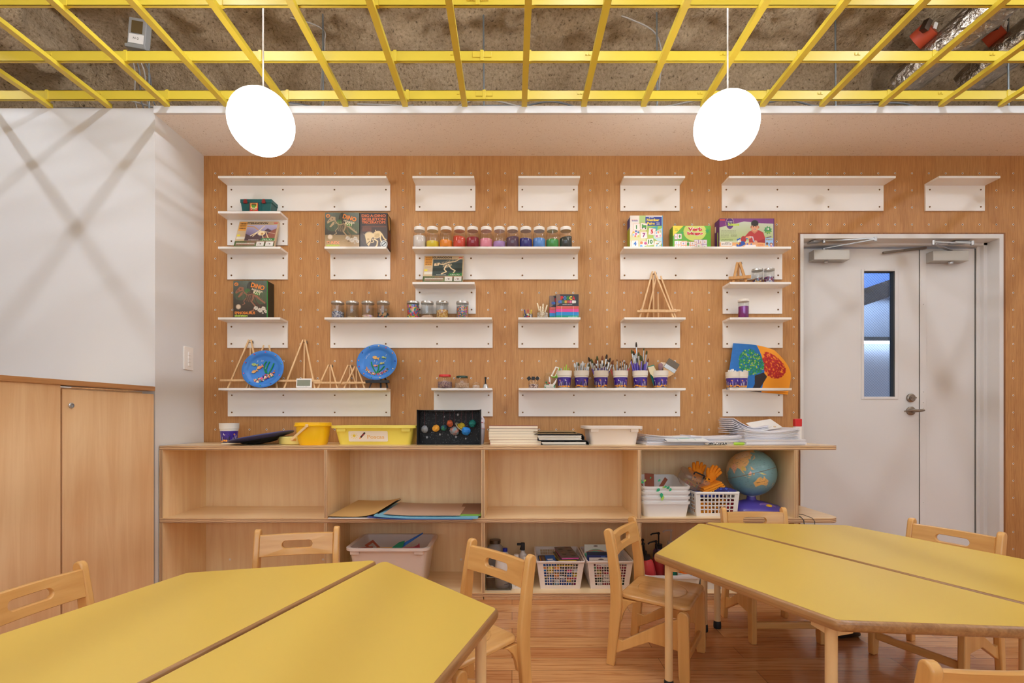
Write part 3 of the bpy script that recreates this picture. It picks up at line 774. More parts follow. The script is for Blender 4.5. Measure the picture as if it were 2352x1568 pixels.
def chair_model():
    t = T('child_chair', 'x', 'chair', (0, 0, 0), group='small beech chairs around the tables')
    def pill(path, w0, w1):     # board outline around a centre line in the (y, z) plane with a rounded top
        L, Rr = [], []
        k = len(path)
        for i, (y, z, w) in enumerate(path):
            a = path[max(i - 1, 0)]; b = path[min(i + 1, k - 1)]; d = Vector((b[0] - a[0], b[1] - a[1])).normalized(); n = Vector((-d.y, d.x))
            L.append((y + n.x * w / 2, z + n.y * w / 2)); Rr.append((y - n.x * w / 2, z - n.y * w / 2))
        y, z, w = path[-1]; d = Vector((y - path[-2][0], z - path[-2][1])).normalized(); n = Vector((-d.y, d.x)); cap = []
        for i in range(1, 8):
            a = PI * i / 8; cap.append((y + n.x * w / 2 * math.cos(a) + d.x * w / 2 * math.sin(a), z + n.y * w / 2 * math.cos(a) + d.y * w / 2 * math.sin(a)))
        return Rr + cap[::-1] + L[::-1]
    rear = [(-.143, 0, .032), (-.135, .08, .036), (-.127, .16, .040), (-.121, .23, .043), (-.121, .28, .043), (-.126, .34, .041), (-.136, .41, .037), (-.147, .47, .034), (-.152, .495, .034)]
    front = [(.128, 0, .030), (.126, .03, .038), (.124, .12, .040), (.122, .235, .040)]
    for s in (-1, 1):
        MB().prism(pill(rear, 0, 0), s * .141 - .011, s * .141 + .011, 'x').build('rear_leg', m_beech, t, bev=.005, seg=3, smooth=40)
        MB().prism(pill(front, 0, 0), s * .141 - .011, s * .141 + .011, 'x').build('front_leg', m_beech, t, bev=.004, seg=3, smooth=40)
        brace = [(-.128, .045), (.0, .118), (.108, .112), (.108, .225), (.06, .205), (-.085, .108), (-.098, .100), (-.114, .104), (-.128, .106)]
        MB().prism(brace, s * .136 - .008, s * .136 + .008, 'x').build('side_brace', m_beech, t, bev=.003)
        br = [(-.108, .252), (-.045, .252), (-.062, .246), (-.082, .228), (-.097, .20), (-.106, .165)]
        MB().prism(br, s * .128 - .007, s * .128 + .007, 'x').build('seat_bracket', m_beech, t, bev=.002)
    # seat
    o = round_poly([(-.128, -.128), (.128, -.128), (.146, .13), (-.146, .13)], .03, 5)
    rings = []
    for d, z in ((.006, -.009), (.0, -.004), (0, .003), (.003, .0075), (.008, .009)): rings.append([(x, y, z) for x, y in inset(o, d)])
    MB().loft(rings).build('seat', m_seat, t, loc=(0, .012, .262), smooth=50)
    MB().bar((-.132, .124, .075), (.132, .124, .075), .016, .030).build('front_stretcher', m_beechx, t, bev=.006, seg=3)
    MB().bar((-.132, -.10, .240), (.132, -.10, .240), .016, .022).bar((-.132, .105, .242), (.132, .105, .242), .016, .020).build('seat_rail', m_beechx, t, bev=.002)
    # backrest with its grip slot
    W2, H2, sx, sr = .1305, .0395, .040, .0135
    angs = sorted(set([2 * PI * i / 56 for i in range(56)] + [math.atan2(s1 * H2, s2 * W2) % (2 * PI) for s1 in (-1, 1) for s2 in (-1, 1)]))
    inn, outp = [], []
    for a in angs:
        c, s_ = math.cos(a), math.sin(a)
        k = min(W2 / abs(c) if abs(c) > 1e-6 else 9, H2 / abs(s_) if abs(s_) > 1e-6 else 9); outp.append((k * c, k * s_))
        if abs(s_) > 1e-6 and abs(sr / s_ * c) <= sx: kk = sr / abs(s_)
        else:
            px = math.copysign(sx, c); bq = c * px; kk = bq + math.sqrt(max(0, bq * bq - sx * sx + sr * sr))
        inn.append((kk * c, kk * s_))
    n = len(angs)
    def yb(x, z): return -.012 * (1 - (x / W2) ** 2) - z * .17
    rings = []
    th = .0085
    def ring(pts, y0): return [(x, yb(x, z) + y0, z) for x, z in pts]
    def ins(pts, d): return [(x * (1 - d / W2), z * (1 - d / H2)) for x, z in pts]
    def grow(pts, d): return [(x * (1 + d / .05), z * (1 + d / sr)) for x, z in pts]
    rings = [ring(grow(inn, .002), -th), ring(ins(outp, .002), -th), ring(outp, -th + .003), ring(outp, th - .003), ring(ins(outp, .002), th), ring(grow(inn, .002), th), ring(inn, th - .003), ring(inn, -th + .003)]
    # subdivide wide faces along x by adding the middle ring so the bow reads smoothly
    v = [p for r in rings for p in r]; m = len(rings); f = []
    for i in range(m):
        for j in range(n):
            k = (j + 1) % n; f.append((i * n + j, i * n + k, ((i + 1) % m) * n + k, ((i + 1) % m) * n + j))
    MB().add(v, f).build('backrest', m_beechx, t, loc=(0, -.1335, .452), smooth=40)
    for s in (-1, 1):
        MB().box(s * .141 - .009, s * .141 + .009, -.156, -.130, -.0, .004).build('foot_pad', mat('felt_pad', (190, 150, 96), .8), t)
    return t
def place_chair(t, p0, p1):
    """p0, p1: world positions of the two rear post tops, left then right seen from the chair's sitter facing forward is +y"""
    mx, my = (p0[0] + p1[0]) / 2, (p0[1] + p1[1]) / 2
    a = math.atan2(p1[1] - p0[1], p1[0] - p0[0])
    # local post tops sit at y = -.15
    t.location = (mx + (-.15) * math.sin(a), my - (-.15) * math.cos(a), 0); t.rotation_euler = (0, 0, a)
ch0 = chair_model()
CH = [  # from post (sitter's left .. local -x) to post (+x), label
    ((.5226 - .01, 2.083), (.3737 - .01, 1.8436), 'small beech chair standing sideways at the left corner of the right yellow table'),
    ((-.685, 1.889), (-.950, 1.837), 'small beech chair behind the left yellow table, in front of the white paper bin'),
    ((-1.262, 1.426), (-1.300, 1.150), 'small beech chair at the left edge in front of the cupboard doors'),
    ((.052, 1.500), (-.136, 1.695), 'small beech chair seen from behind, between the left table and the baskets'),
    ((1.270, 2.29), (.998, 2.29), 'small beech chair behind the right yellow table, in front of the globe'),
    ((1.800, 1.7916), (1.678, 2.048), 'small beech chair at the far right table side, before the white door'),
    ((.7235, .845), (1.005, .845), 'small beech chair with its back to the camera at the lower right corner')]
for i, (p0, p1, lb) in enumerate(CH):
    t = ch0 if i == 0 else dup(ch0)
    t['label'] = lb
    place_chair(t, p0, p1)
# fix of the sideways chair: its posts lean, so place by its feet
a = math.atan2(1.8436 - 2.083, .3737 - .5226)
ch0.location = ((.3737 + .5226) / 2 + (-.143) * math.sin(a), (1.8436 + 2.083) / 2 - (-.143) * math.cos(a), 0)
# ---------------------------------------------------------------- things on the wall shelves
m_card = vcol('printed_card', .42, .15)
m_cream = mat('ink_cream', (236, 222, 190), .5); m_or = mat('ink_orange', (238, 140, 52), .5); m_redor = mat('ink_terracotta', (214, 112, 62), .5)
m_wh = mat('ink_white', (242, 240, 236), .5); m_bk = mat('ink_black', (24, 20, 18), .5); m_redi = mat('ink_red', (206, 40, 48), .5)
m_yi = mat('ink_yellow', (246, 220, 70), .5); m_lime = mat('ink_lime', (190, 214, 80), .5); m_gri = mat('ink_green', (48, 130, 60), .5)
m_pui = mat('ink_purple', (150, 44, 130), .5); m_blui = mat('ink_blue', (70, 130, 210), .5); m_peach = mat('ink_peach', (238, 160, 120), .5); m_pink = mat('ink_pink', (226, 90, 160), .5)
def gbox(label, px0, px1, d, z0, h, depth, P, side, cat='boxed kit', name='kit_box', lean=0, group=None, topc=None):
    xa, xb = wx(px0, d), wx(px1, d); w = xb - xa
    t = T(name, label, cat, ((xa + xb) / 2, d, z0), group=group, rot=(-lean, 0, 0))
    if lean: t.location.z += depth * math.sin(lean)
    MB().box(-w / 2, w / 2, 0, depth, 0, h).build('box_body', mat('card_%d_%d_%d' % side, side, .5), t, bev=.0015)
    if P: P.mesh('front_print', t, loc=(0, -.0009, 0), m=m_card)
    return t, w
def ribs(P, x0, y0, x1, y1, n, L, w, c):
    for i in range(n):
        q = i / (n - 1); x, y = x0 + (x1 - x0) * q, y0 + (y1 - y0) * q
        P.line([(x, y), (x + .03, y - L * .55 * (1 - abs(q - .4) * .5)), (x + .005, y - L * (1 - abs(q - .4)))], w, c)
def skeleton(P, ox, oy, s, c, c2, skull=True):      # long-tailed dinosaur skeleton facing left
    def q(pts): return [(ox + x * s, oy + y * s) for x, y in pts]
    P.line(q([(1.0, .30), (.86, .40), (.72, .56), (.58, .60), (.44, .56), (.34, .62), (.27, .74)]), .035 * s, c)
    P.line(q([(1.0, .30), (.80, .45), (.66, .58)]), .05 * s, c)
    for i in range(14):
        a = i / 13; x, y = .98 - .68 * a, .32 + .30 * math.sin(a * 2.0); P.line(q([(x, y), (x + .012, y + .05)]), .012 * s, c)
    for i in range(9):
        x = .36 + .03 * i; P.line(q([(x, .57), (x + .035, .44), (x + .01, .33 + .02 * abs(i - 4) * .5)]), .012 * s, c if i % 2 else c2)
    P.poly(q([(.58, .60), (.70, .60), (.70, .48), (.62, .46)]), c)
    P.line(q([(.64, .50), (.56, .34), (.68, .20), (.62, .05), (.52, .02)]), .04 * s, c)
    P.line(q([(.66, .50), (.72, .32), (.84, .20), (.80, .04), (.72, .02)]), .035 * s, c2)
    P.line(q([(.38, .46), (.30, .36), (.34, .28), (.26, .24)]), .022 * s, c)
    if skull:
        P.poly(q([(.30, .82), (.16, .84), (.02, .66), (.04, .60), (.14, .66), (.24, .70), (.30, .70)]), c)
        P.poly(q([(.28, .68), (.20, .64), (.10, .50), (.15, .48), (.26, .58)]), c)
        P.ell(*q([(.20, .76)])[0], .025 * s, .02 * s, c2); P.ell(*q([(.11, .70)])[0], .02 * s, .016 * s, c2)
def dinobox_art(w, h, n=90, spino=False):
    P = Paint(w, h, n, (70, 66, 56)); A = P.a
    P.vgrad((60, 50, 38), (96, 106, 96), .35 * A); P.ell(.5, .78 * A, .10, .22, (60, 58, 50)); P.ell(.22, .62 * A, .2, .16, (76, 96, 64), a=.6); P.ell(.8, .55 * A, .25, .2, (84, 110, 66), a=.5)
    for k in range(5): P.line([(.05 + .2 * k, A), (.1 + .19 * k, .5 * A)], .03, (92, 92, 78), .5)
    P.ell(.42, .72 * A, .08, .08, (66, 120, 58), a=.7)
    P.vgrad((44, 34, 24) if spino else (196, 164, 122), (66, 50, 36) if spino else (140, 118, 82), 0, .36 * A); P.grit(9)
    c, c2 = ((150, 98, 72), (84, 50, 36)) if spino else ((172, 146, 110), (116, 92, 64))
    skeleton(P, .04, .16 * A, .88, c, c2)
    if spino:
        for i in range(9): P.line([(.40 + .026 * i, .16 * A + .52), (.42 + .028 * i, .16 * A + .64 - .012 * abs(i - 4) ** 1.4)], .012, c2)
    for x, y, r in ((.66, .26, .07), (.78, .20, .08), (.88, .25, .07), (.95, .17, .06), (.86, .13, .03)):
        P.poly([(x - r, y * A), (x - r * .3, y * A + r), (x + r * .8, y * A + r * .6), (x + r, y * A - r * .4), (x, y * A - r * .8)], (206, 196, 180)); P.line([(x - r * .4, y * A), (x + r * .5, y * A + r * .3)], .014, (160, 146, 128))
    P.ell(.15, .30 * A, .075, .075, (214, 190, 160), a=.75); P.ell(.15, .30 * A, .055, .055, (232, 214, 190), a=.6)
    P.ell(.09, .905 * A, .06, .05, (236, 138, 66)); P.ell(.095, .90 * A, .036, .028, (92, 96, 84)); P.rect(.09, .15, .885 * A, .905 * A, (236, 138, 66))
    P.ell(.70, .66 * A, .09, .05, (70, 130, 50))
    return P
def dino_title(t, w, h, a, b, ca, cb):
    r = -.27
    text('DiNO', m_or, t, (.22 * w, -.0016, .845 * h), w=.40 * w, h=.13 * h, bold=.03, rz=r)
    text('EXCAVATION', m_cream, t, (.20 * w, -.0017, .735 * h), w=.32 * w, h=.045 * h, bold=.03, rz=r)
    text('KiT!', m_cream, t, (.19 * w, -.0018, .675 * h), w=.20 * w, h=.085 * h, bold=.03, rz=r)
    text(a, ca, t, (-.5 * w + .04 * w + (.30 if len(a) > 6 else .20) * w, -.0016, .135 * h), w=(.60 if len(a) > 6 else .38) * w, h=.075 * h, bold=.03)
    text(b, cb, t, (-.5 * w + .04 * w + .19 * w, -.0016, .062 * h), w=.38 * w, h=.062 * h, bold=.03)
hS = .2115
t, w = gbox('dark dinosaur dig kit box with a brown spinosaurus skeleton picture', 536, 614.5, 2.775, 1.5, hS, .076, dinobox_art(.1945, hS, 84, True), (40, 38, 26), group='dinosaur dig kit boxes')
dino_title(t, w, hS, 'SPINOSAURUS', 'skeleton', m_or, m_lime)
MB().box(w / 2 - .004, w / 2 + .0004, -.0012, .004, 0, hS).build('green_edge', m_gri, t)
hT = .198
t, w = gbox('greyish green dinosaur dig kit box with a pale rex skeleton picture', 746.5, 825.5, 2.772, 1.9, hT, .076, dinobox_art(.1955, hT, 84), (64, 58, 44), group='dinosaur dig kit boxes')
dino_title(t, w, hT, 'T-REX', 'skeleton', m_peach, m_lime)
hR = .196
P = Paint(.156, hR, 72, (44, 26, 18)); A = P.a; P.ell(.55, .35 * A, .55, .5, (70, 46, 34), a=.7)
for k in range(2): P.scribble(.06, .95, (.61 - .02 * k) * A, .012, (170, 84, 52))
P.rect(.08, .42, .46 * A, .58 * A, (130, 66, 42), .6)
bone, bo2 = (228, 204, 150), (176, 140, 84)
P.line([(.60, .40 * A), (.70, .46 * A), (.78, .40 * A), (.88, .26 * A), (.94, .22 * A)], .05, bone); P.ell(.62, .37 * A, .17, .13, bone, .5); P.ell(.62, .34 * A, .10, .07, bo2, .5, .5)
P.line([(.56, .50 * A), (.60, .44 * A)], .03, bone); P.ell(.34, .34 * A, .15, .12, bone); P.poly([(.18, .36 * A), (.08, .42 * A), (.22, .32 * A)], bone)
P.poly([(.18, .34 * A), (.24, .10 * A), (.32, .03 * A), (.38, .12 * A), (.44, .30 * A)], bone); P.ell(.30, .24 * A, .04, .025, bo2); P.line([(.25, .10 * A), (.36, .18 * A)], .02, (60, 40, 24))
P.line([(.52, .24 * A), (.64, .18 * A), (.62, .06 * A), (.56, .01)], .05, bone); P.line([(.46, .24 * A), (.50, .16 * A), (.42, .14 * A)], .035, bone); P.line([(.76, .38 * A), (.74, .26 * A), (.80, .12 * A)], .045, bone)
for k in range(6): P.line([(.50 + .04 * k, .42 * A), (.52 + .04 * k, .28 * A)], .008, bo2)
for k in range(16): P.ell(.34 + .16 * math.cos(k * .2), .34 * A + .135 * math.sin(k * .2), .012, .012, (244, 226, 180))
P.ell(.875, .10 * A, .13, .13, (226, 226, 220)); P.ell(.875, .10 * A, .10, .10, (40, 38, 36)); P.ell(.875, .10 * A, .082, .082, (200, 204, 204)); P.line([(.80, .05 * A), (.95, .15 * A)], .03, (30, 30, 30))
P.grit(6)
t, w = gbox('dark brown dinosaur dig kit box with a cream triceratops skeleton, overhanging the shelf end', 827.5, 889.5, 2.772, 1.9, hR, .082, P, (44, 26, 20), group='dinosaur dig kit boxes')
for i, (s_, ww, zz) in enumerate((('DIG·A·DINO', .90, .915), ('SKELETON', .88, .815), ('TRICERATOPS', .88, .725))): text(s_, m_redor, t, (0, -.0016, zz * hR), w=ww * w, h=.080 * hR, bold=.035)
P = Paint(.076, hR, 24, (44, 28, 22)); A = P.a; P.rect(.1, .95, .05 * A, .52 * A, (150, 66, 40), .6); P.ell(.5, .78 * A, .3, .5, (190, 150, 90), .2); P.line([(.3, .95 * A), (.5, .6 * A)], .16, (220, 190, 120)); P.grit(14)
P.mesh('side_print', t, loc=(w / 2 + .0006, .041, 0), rot=(0, 0, PI / 2), m=m_card)
# flat beige wooden-model kits leaning back
def kit_art(w, h, sky):
    P = Paint(w, h, 96, (206, 182, 146)); A = P.a
    P.rect(.02, .21, .62 * A, .97 * A, (226, 160, 76))
    for j in range(5):
        P.scribble(.04, .19, (.66 + .062 * j) * A, .018, (60, 40, 24))
    P.scribble(.04, .18, .55 * A, .01, (120, 100, 80)); P.rect(.02, .10, .40 * A, .47 * A, (232, 214, 60)); P.rect(.02, .25, .28 * A, .38 * A, (226, 220, 206))
    P.rect(.23, .98, .22 * A, .86 * A, (120, 112, 150) if sky else (58, 72, 68))
    if sky:
        P.vgrad((120, 108, 140), (196, 190, 220), .45 * A, .86 * A); P.rect(0, .225, .45 * A, .86 * A, (206, 182, 146)); P.rect(.975, 1, 0, A, (206, 182, 146))
        P.rect(.02, .21, .62 * A, .97 * A, (226, 160, 76)); P.rect(.02, .10, .40 * A, .47 * A, (232, 214, 60)); P.scribble(.04, .19, .7 * A, .03, (60, 40, 24)); P.scribble(.04, .19, .8 * A, .03, (60, 40, 24)); P.scribble(.04, .19, .88 * A, .04, (60, 40, 24))
        P.poly([(.23, .22 * A), (.23, .5 * A), (.35, .42 * A), (.45, .55 * A), (.6, .4 * A), (.7, .22 * A)], (86, 66, 72)); P.poly([(.6, .5 * A), (.75, .72 * A), (.9, .6 * A), (.975, .6 * A), (.975, .22 * A), (.6, .22 * A)], (90, 66, 76))
        P.poly([(.62, .22 * A), (.75, .45 * A), (.85, .62 * A), (.975, .72 * A), (.975, .22 * A)], (148, 90, 76))
        b = (238, 216, 170); P.line([(.23, .80 * A), (.40, .78 * A), (.52, .66 * A)], .02, (212, 150, 70)); P.line([(.66, .82 * A), (.56, .64 * A), (.42, .40 * A)], .022, b)
        P.line([(.36, .42 * A), (.56, .62 * A), (.72, .58 * A), (.80, .36 * A), (.86, .28 * A)], .022, b); P.ell(.62, .52 * A, .09, .07, b); P.line([(.74, .58 * A), (.96, .50 * A)], .012, (220, 206, 180)); P.line([(.66, .44 * A), (.70, .28 * A)], .02, b); P.ell(.64, .50 * A, .03, .03, (190, 140, 80))
    else:
        P.rect(.23, .98, .40 * A, .52 * A, (40, 50, 46)); P.rect(.23, .98, .72 * A, .86 * A, (76, 92, 96))
        b = (234, 206, 164); P.line([(.96, .93 * A), (.80, .78 * A), (.62, .74 * A), (.48, .66 * A), (.34, .70 * A)], .028, b)
        for i in range(12): P.line([(.48 + .035 * i, .66 * A + .012 * i), (.46 + .036 * i, .66 * A + .07 + .013 * i)], .009, b)
        ribs(P, .48, .68 * A, .68, .70 * A, 7, .14, .011, b); P.poly([(.40, .74 * A), (.26, .70 * A), (.26, .60 * A), (.38, .62 * A)], b); P.ell(.33, .68 * A, .02, .015, (90, 60, 40))
        P.line([(.62, .66 * A), (.70, .50 * A), (.80, .42 * A), (.74, .30 * A)], .03, b); P.line([(.58, .64 * A), (.52, .48 * A), (.58, .38 * A), (.46, .30 * A)], .03, b)
    P.scribble(.33, .58, .25 * A, .018, (240, 236, 226)); P.poly([(.62, .22 * A), (.66, .33 * A), (.98, .33 * A), (.98, .22 * A)], (56, 124, 66))
    P.rect(0, 1, 0, .20 * A, (70, 84, 48)); P.rect(.30, 1, .12 * A, .20 * A, (110, 76, 56))
    for i in range(24): x = P.rs.uniform(0, .55); P.line([(x, 0), (x + P.rs.uniform(-.02, .02), P.rs.uniform(.08, .22) * A)], .006, (96, 130, 60))
    P.rect(.04, .52, .03 * A, .15 * A, (196, 170, 160), .6); P.scribble(.05, .5, .045 * A, .02, (176, 70, 60)); P.scribble(.05, .5, .10 * A, .028, (244, 236, 226))
    for x in (.55, .78): P.rect(x, x + .19, .02 * A, .19 * A, (228, 224, 216)); P.ell(x + .1, .1 * A, .02, .02, (120, 100, 96)); P.line([(x + .03, .06 * A), (x + .08, .15 * A)], .006, (150, 140, 136))
    P.rect(.88, .975, .91 * A, .955 * A, (220, 90, 84)); P.grit(5); return P
t, w = gbox('flat beige model kit box with a flying reptile skeleton, leaning on the shelf', 536.5, 629, 2.772, 1.9, .178, .016, kit_art(.229, .178, True), (214, 192, 158), lean=.36, group='beige skeleton model kits')
text('PTERANODON', m_bk, t, (-.006, -.0017, .164), w=.118, h=.014, bold=.03); text('プテラノドン', m_wh, t, (.068, -.0017, .047), w=.055, h=.012, bold=.03)
t, w = gbox('flat beige model kit box with a walking dinosaur skeleton on a dark picture', 970.6, 1062.5, 2.772, 1.7, .178, .016, kit_art(.2275, .178, False), (214, 192, 158), lean=.36, group='beige skeleton model kits')
text('IGUANODON', m_bk, t, (-.010, -.0017, .166), w=.112, h=.014, bold=.03); text('イグアノドン', m_wh, t, (.068, -.0017, .047), w=.055, h=.012, bold=.03)
# teal case
t = T('plastic_case', 'teal plastic case with two dark red latches and a red label', 'toy case', (wx(588, 2.775), 2.775, 2.1))
m_teal = mat('teal_plastic', (22, 88, 90), .4); m_lat = mat('dark_red_latch', (132, 34, 34), .4)
def frus(x0, x1, y0, y1, z0, z1, k, mi=0, b=None):
    b = b or MB(); v = [(x0 + k, y0 + k, z0), (x1 - k, y0 + k, z0), (x1 - k, y1 - k, z0), (x0 + k, y1 - k, z0), (x0, y0, z1), (x1, y0, z1), (x1, y1, z1), (x0, y1, z1)]
    return b.add(v, [(3, 2, 1, 0), (4, 5, 6, 7), (0, 1, 5, 4), (1, 2, 6, 5), (2, 3, 7, 6), (3, 0, 4, 7)], mi)
frus(-.087, .087, 0, .072, 0, .054, .006).build('body', m_teal, t, bev=.002)
frus(-.090, .090, -.002, .074, .054, .076, -.0, ).build('lid', m_teal, t, bev=.003)
for x in (-.058, .046): MB().box(x - .010, x + .010, -.008, .0, .050, .066).box(x - .007, x + .007, -.006, .0, .066, .074).build('latch', m_lat, t, bev=.001)
for x in (-.036, .026): MB().box(x - .003, x + .003, -.003, .004, .004, .056).build('rib', m_teal, t)
P = Paint(.047, .052, 30, (186, 44, 40)); A = P.a; P.rect(.08, .92, .45 * A, .95 * A, (216, 196, 96)); P.ell(.5, .74 * A, .3, .18, (96, 110, 44)); P.ell(.46, .6 * A, .2, .2, (86, 150, 60)); P.ell(.5, .86 * A, .34, .07, (120, 60, 44)); P.poly([(.3, .4 * A), (.5, .12 * A), (.62, .45 * A)], (96, 160, 60)); P.rect(.1, .9, .05 * A, .1 * A, (214, 190, 80)); P.grit(16)
lb = P.mesh('case_label', t, loc=(-.010, -.0036, .001), m=m_card)
text('DINO', m_cream, lb, (.0, -.0006, .020), w=.036, h=.012, bold=.02, name='label_word')
# games on the long right shelf
P = Paint(.186, .1835, 84, (238, 232, 224)); A = P.a
P.poly([(.28, A), (.48, A), (.48, .7 * A), (.28, .5 * A)], (176, 206, 130)); P.poly([(.48, 0), (1, 0), (1, .7 * A), (.48, .72 * A)], (150, 196, 90)); P.poly([(.72, .5 * A), (1, .62 * A), (1, .1 * A), (.72, .3 * A)], (190, 222, 224)); P.poly([(.55, .6 * A), (.85, .68 * A), (.8, .4 * A)], (60, 170, 176)); P.ell(.35, .3 * A, .35, .3, (196, 204, 90), a=.5)
P.rect(.47, .97, .68 * A, .96 * A, (38, 60, 148)); P.rect(.975, 1, 0, A, (70, 160, 214))
P.scribble(.06, .24, .82 * A, .03, (90, 120, 190)); P.scribble(.05, .22, .85 * A, .02, (214, 90, 80))
cards = [(.2, .64, .05), (.42, .66, -.12), (.67, .50, -.12), (.18, .44, -.08), (.42, .39, .06), (.86, .42, .2), (.15, .13, .02), (.41, .10, -.1), (.62, .18, .15), (.84, .10, -.12)]
for x, y, r in cards:
    q = [(x + .105 * (a * math.cos(r) - b * math.sin(r)), y * A + .105 * (a * math.sin(r) + b * math.cos(r))) for a, b in ((-1, -1), (1, -1), (1, 1), (-1, 1))]; P.poly(q, (226, 150, 110))
    q = [(x + .098 * (a * math.cos(r) - b * math.sin(r)), y * A + .098 * (a * math.sin(r) + b * math.cos(r))) for a, b in ((-1, -1), (1, -1), (1, 1), (-1, 1))]; P.poly(q, (246, 240, 234))
for x, y, c in ((.18, .51, (40, 90, 180)), (.25, .48, (20, 110, 170)), (.11, .48, (240, 180, 50)), (.18, .43, (200, 60, 150)), (.10, .40, (150, 196, 230)), (.16, .36, (226, 110, 50)), (.25, .36, (196, 204, 60)), (.35, .155, (220, 110, 40)), (.47, .14, (180, 40, 130)), (.34, .04, (20, 140, 220)), (.47, .02, (90, 170, 60))): P.ell(x, y * A, .03 if y > .2 else .042, .03 if y > .2 else .042, c)
P.rect(.36, .50, .62 * A, .70 * A, (60, 150, 50)); P.rect(.36, .40, .68 * A, .73 * A, (60, 150, 50)); P.ell(.38, .615 * A, .02, .02, (30, 30, 30)); P.ell(.47, .60 * A, .02, .02, (30, 30, 30))
for x, y, c in ((.80, .46, (130, 180, 220)), (.86, .48, (226, 110, 60)), (.92, .50, (180, 210, 150)), (.82, .36, (180, 70, 150)), (.92, .38, (240, 170, 180))): P.rect(x - .02, x + .02, (y - .03) * A, (y + .03) * A, c)
for i in range(14): x, y = P.rs.uniform(.77, .90), P.rs.uniform(.03, .18); P.line([(x, y * A), (x + .035, (y + .01) * A)], .014, random.choice([(90, 160, 200), (226, 130, 110), (120, 180, 70), (40, 140, 120)]))
t, w = gbox('white and green boxed number card game standing on the shelf', 1447, 1522.5, 2.778, 1.9, .1835, .064, P, (238, 236, 230), cat='boxed game', name='game_box', group='boxed games on the right shelf')
text('Number', m_yi, t, (.0375, -.0017, .1585), w=.072, h=.0150, bold=.04); text('Pairs', m_yi, t, (.025, -.0017, .1385), w=.044, h=.0145, bold=.04)
text('MY FIRST', m_wh, t, (.028, -.0017, .1715), w=.028, h=.005, bold=.02); text('flash', m_wh, t, (.066, -.0017, .1415), w=.018, h=.006); text('match', m_wh, t, (.066, -.0017, .1335), w=.018, h=.006)
for s_, x, z, m_, hh in (('1', -.057, .118, m_gri, .022), ('5', .031, .092, m_redi, .024), ('7', -.014, .072, m_pui, .024), ('4', -.065, .024, m_blui, .024), ('10', .022, .034, m_gri, .024)): text(s_, m_, t, (x, -.0017, z), h=hh, bold=.05)
MB().box(-w / 2 - .0004, -w / 2 + .002, .001, .063, 0, .118).build('side_print', mat('ink_olive', (160, 170, 40), .5), t); MB().box(-w / 2 - .0004, -w / 2 + .002, .001, .063, .12, .176).build('side_print', mat('ink_navy', (40, 50, 130), .5), t)
hV = .1245
P = Paint(.216, hV, 96, (96, 176, 60)); A = P.a
P.poly([(0, A), (.28, A), (0, .52 * A)], (236, 220, 70)); P.ell(.58, .74 * A, .30, .25, (206, 216, 110)); 
for cx_, cy_, r in ((.91, .77, .07), (.24, .66, .06)): P.poly([(cx_ + (r if i % 2 else r * .5) * math.cos(i * .55), cy_ * A + (r if i % 2 else r * .5) * math.sin(i * .55)) for i in range(11)], (60, 160, 90))
P.scribble(.05, .12, .86 * A, .012, (150, 120, 30)); P.scribble(.06, .14, .79 * A, .014, (60, 90, 40))
def cardgrid(x, y, w_, h_, nx, ny, c):
    P.rect(x, x + w_, y * A, (y + h_) * A, c)
    for i in range(nx):
        for j in range(ny):
            x0, y0 = x + .008 + i * w_ / nx, (y + .015 + j * h_ / ny) * A; P.rect(x0, x0 + w_ / nx - .014, y0, y0 + (h_ / ny) * A - .014, (240, 236, 240)); P.ell(x0 + w_ / nx * .4, y0 + h_ / ny * A * .4, .018, .022, random.choice([(150, 120, 180), (196, 150, 120), (100, 160, 90), (210, 140, 130)]), a=.7)
cardgrid(.04, .38, .08, .26, 1, 1, (190, 140, 190)); cardgrid(.12, .40, .11, .24, 1, 1, (232, 150, 110)); cardgrid(.04, -.05, .34, .36, 3, 2, (236, 150, 90)); cardgrid(.56, -.05, .34, .42, 3, 2, (160, 120, 180)); cardgrid(.22, -.06, .36, .34, 3, 2, (236, 150, 90)); cardgrid(.62, -.04, .13, .24, 1, 1, (226, 140, 90)); P.ell(.18, .52 * A, .025, .04, (70, 140, 50)); P.ell(.40, .17 * A, .03, .05, (70, 150, 60))
t, w = gbox('bright green boxed bingo game standing between two taller games', 1545.5, 1632.5, 2.778, 1.9, hV, .060, P, (104, 158, 50), cat='boxed game', name='game_box', group='boxed games on the right shelf')
for s_, z, ww in (('Verb', .1055, .080), ('bingo', .0800, .088)):
    text(s_, m_wh, t, (.018, -.0016, z), w=ww * 1.05, h=.0245, bold=.10, name='title_outline'); text(s_, m_redi, t, (.018, -.0022, z), w=ww, h=.0200, bold=.04)
hK = .1665
P = Paint(.3120, hK, 130, (196, 206, 168)); A = P.a
P.vgrad((170, 186, 120), (200, 208, 190), .25 * A, .9 * A); P.poly([(0, A), (1, A), (1, .82 * A), (.75, .84 * A), (.45, .90 * A), (.15, .76 * A), (0, .70 * A)], (122, 58, 128))
P.rect(0, 1, 0, .18 * A, (226, 164, 104)); P.rect(.005, .10, .93 * A, .975 * A, (222, 92, 76)); P.ell(.19, .83 * A, .075, .11, (222, 190, 170)); P.ell(.19, .83 * A, .068, .10, (86, 50, 120))
for j in range(6): P.scribble(.03, .30 if j < 3 else .17, (.58 - .045 * j) * A, .008, (110, 110, 90), .7)
for j in range(3): P.scribble(.21, .32, (.445 - .035 * j) * A, .008, (110, 110, 90), .7)
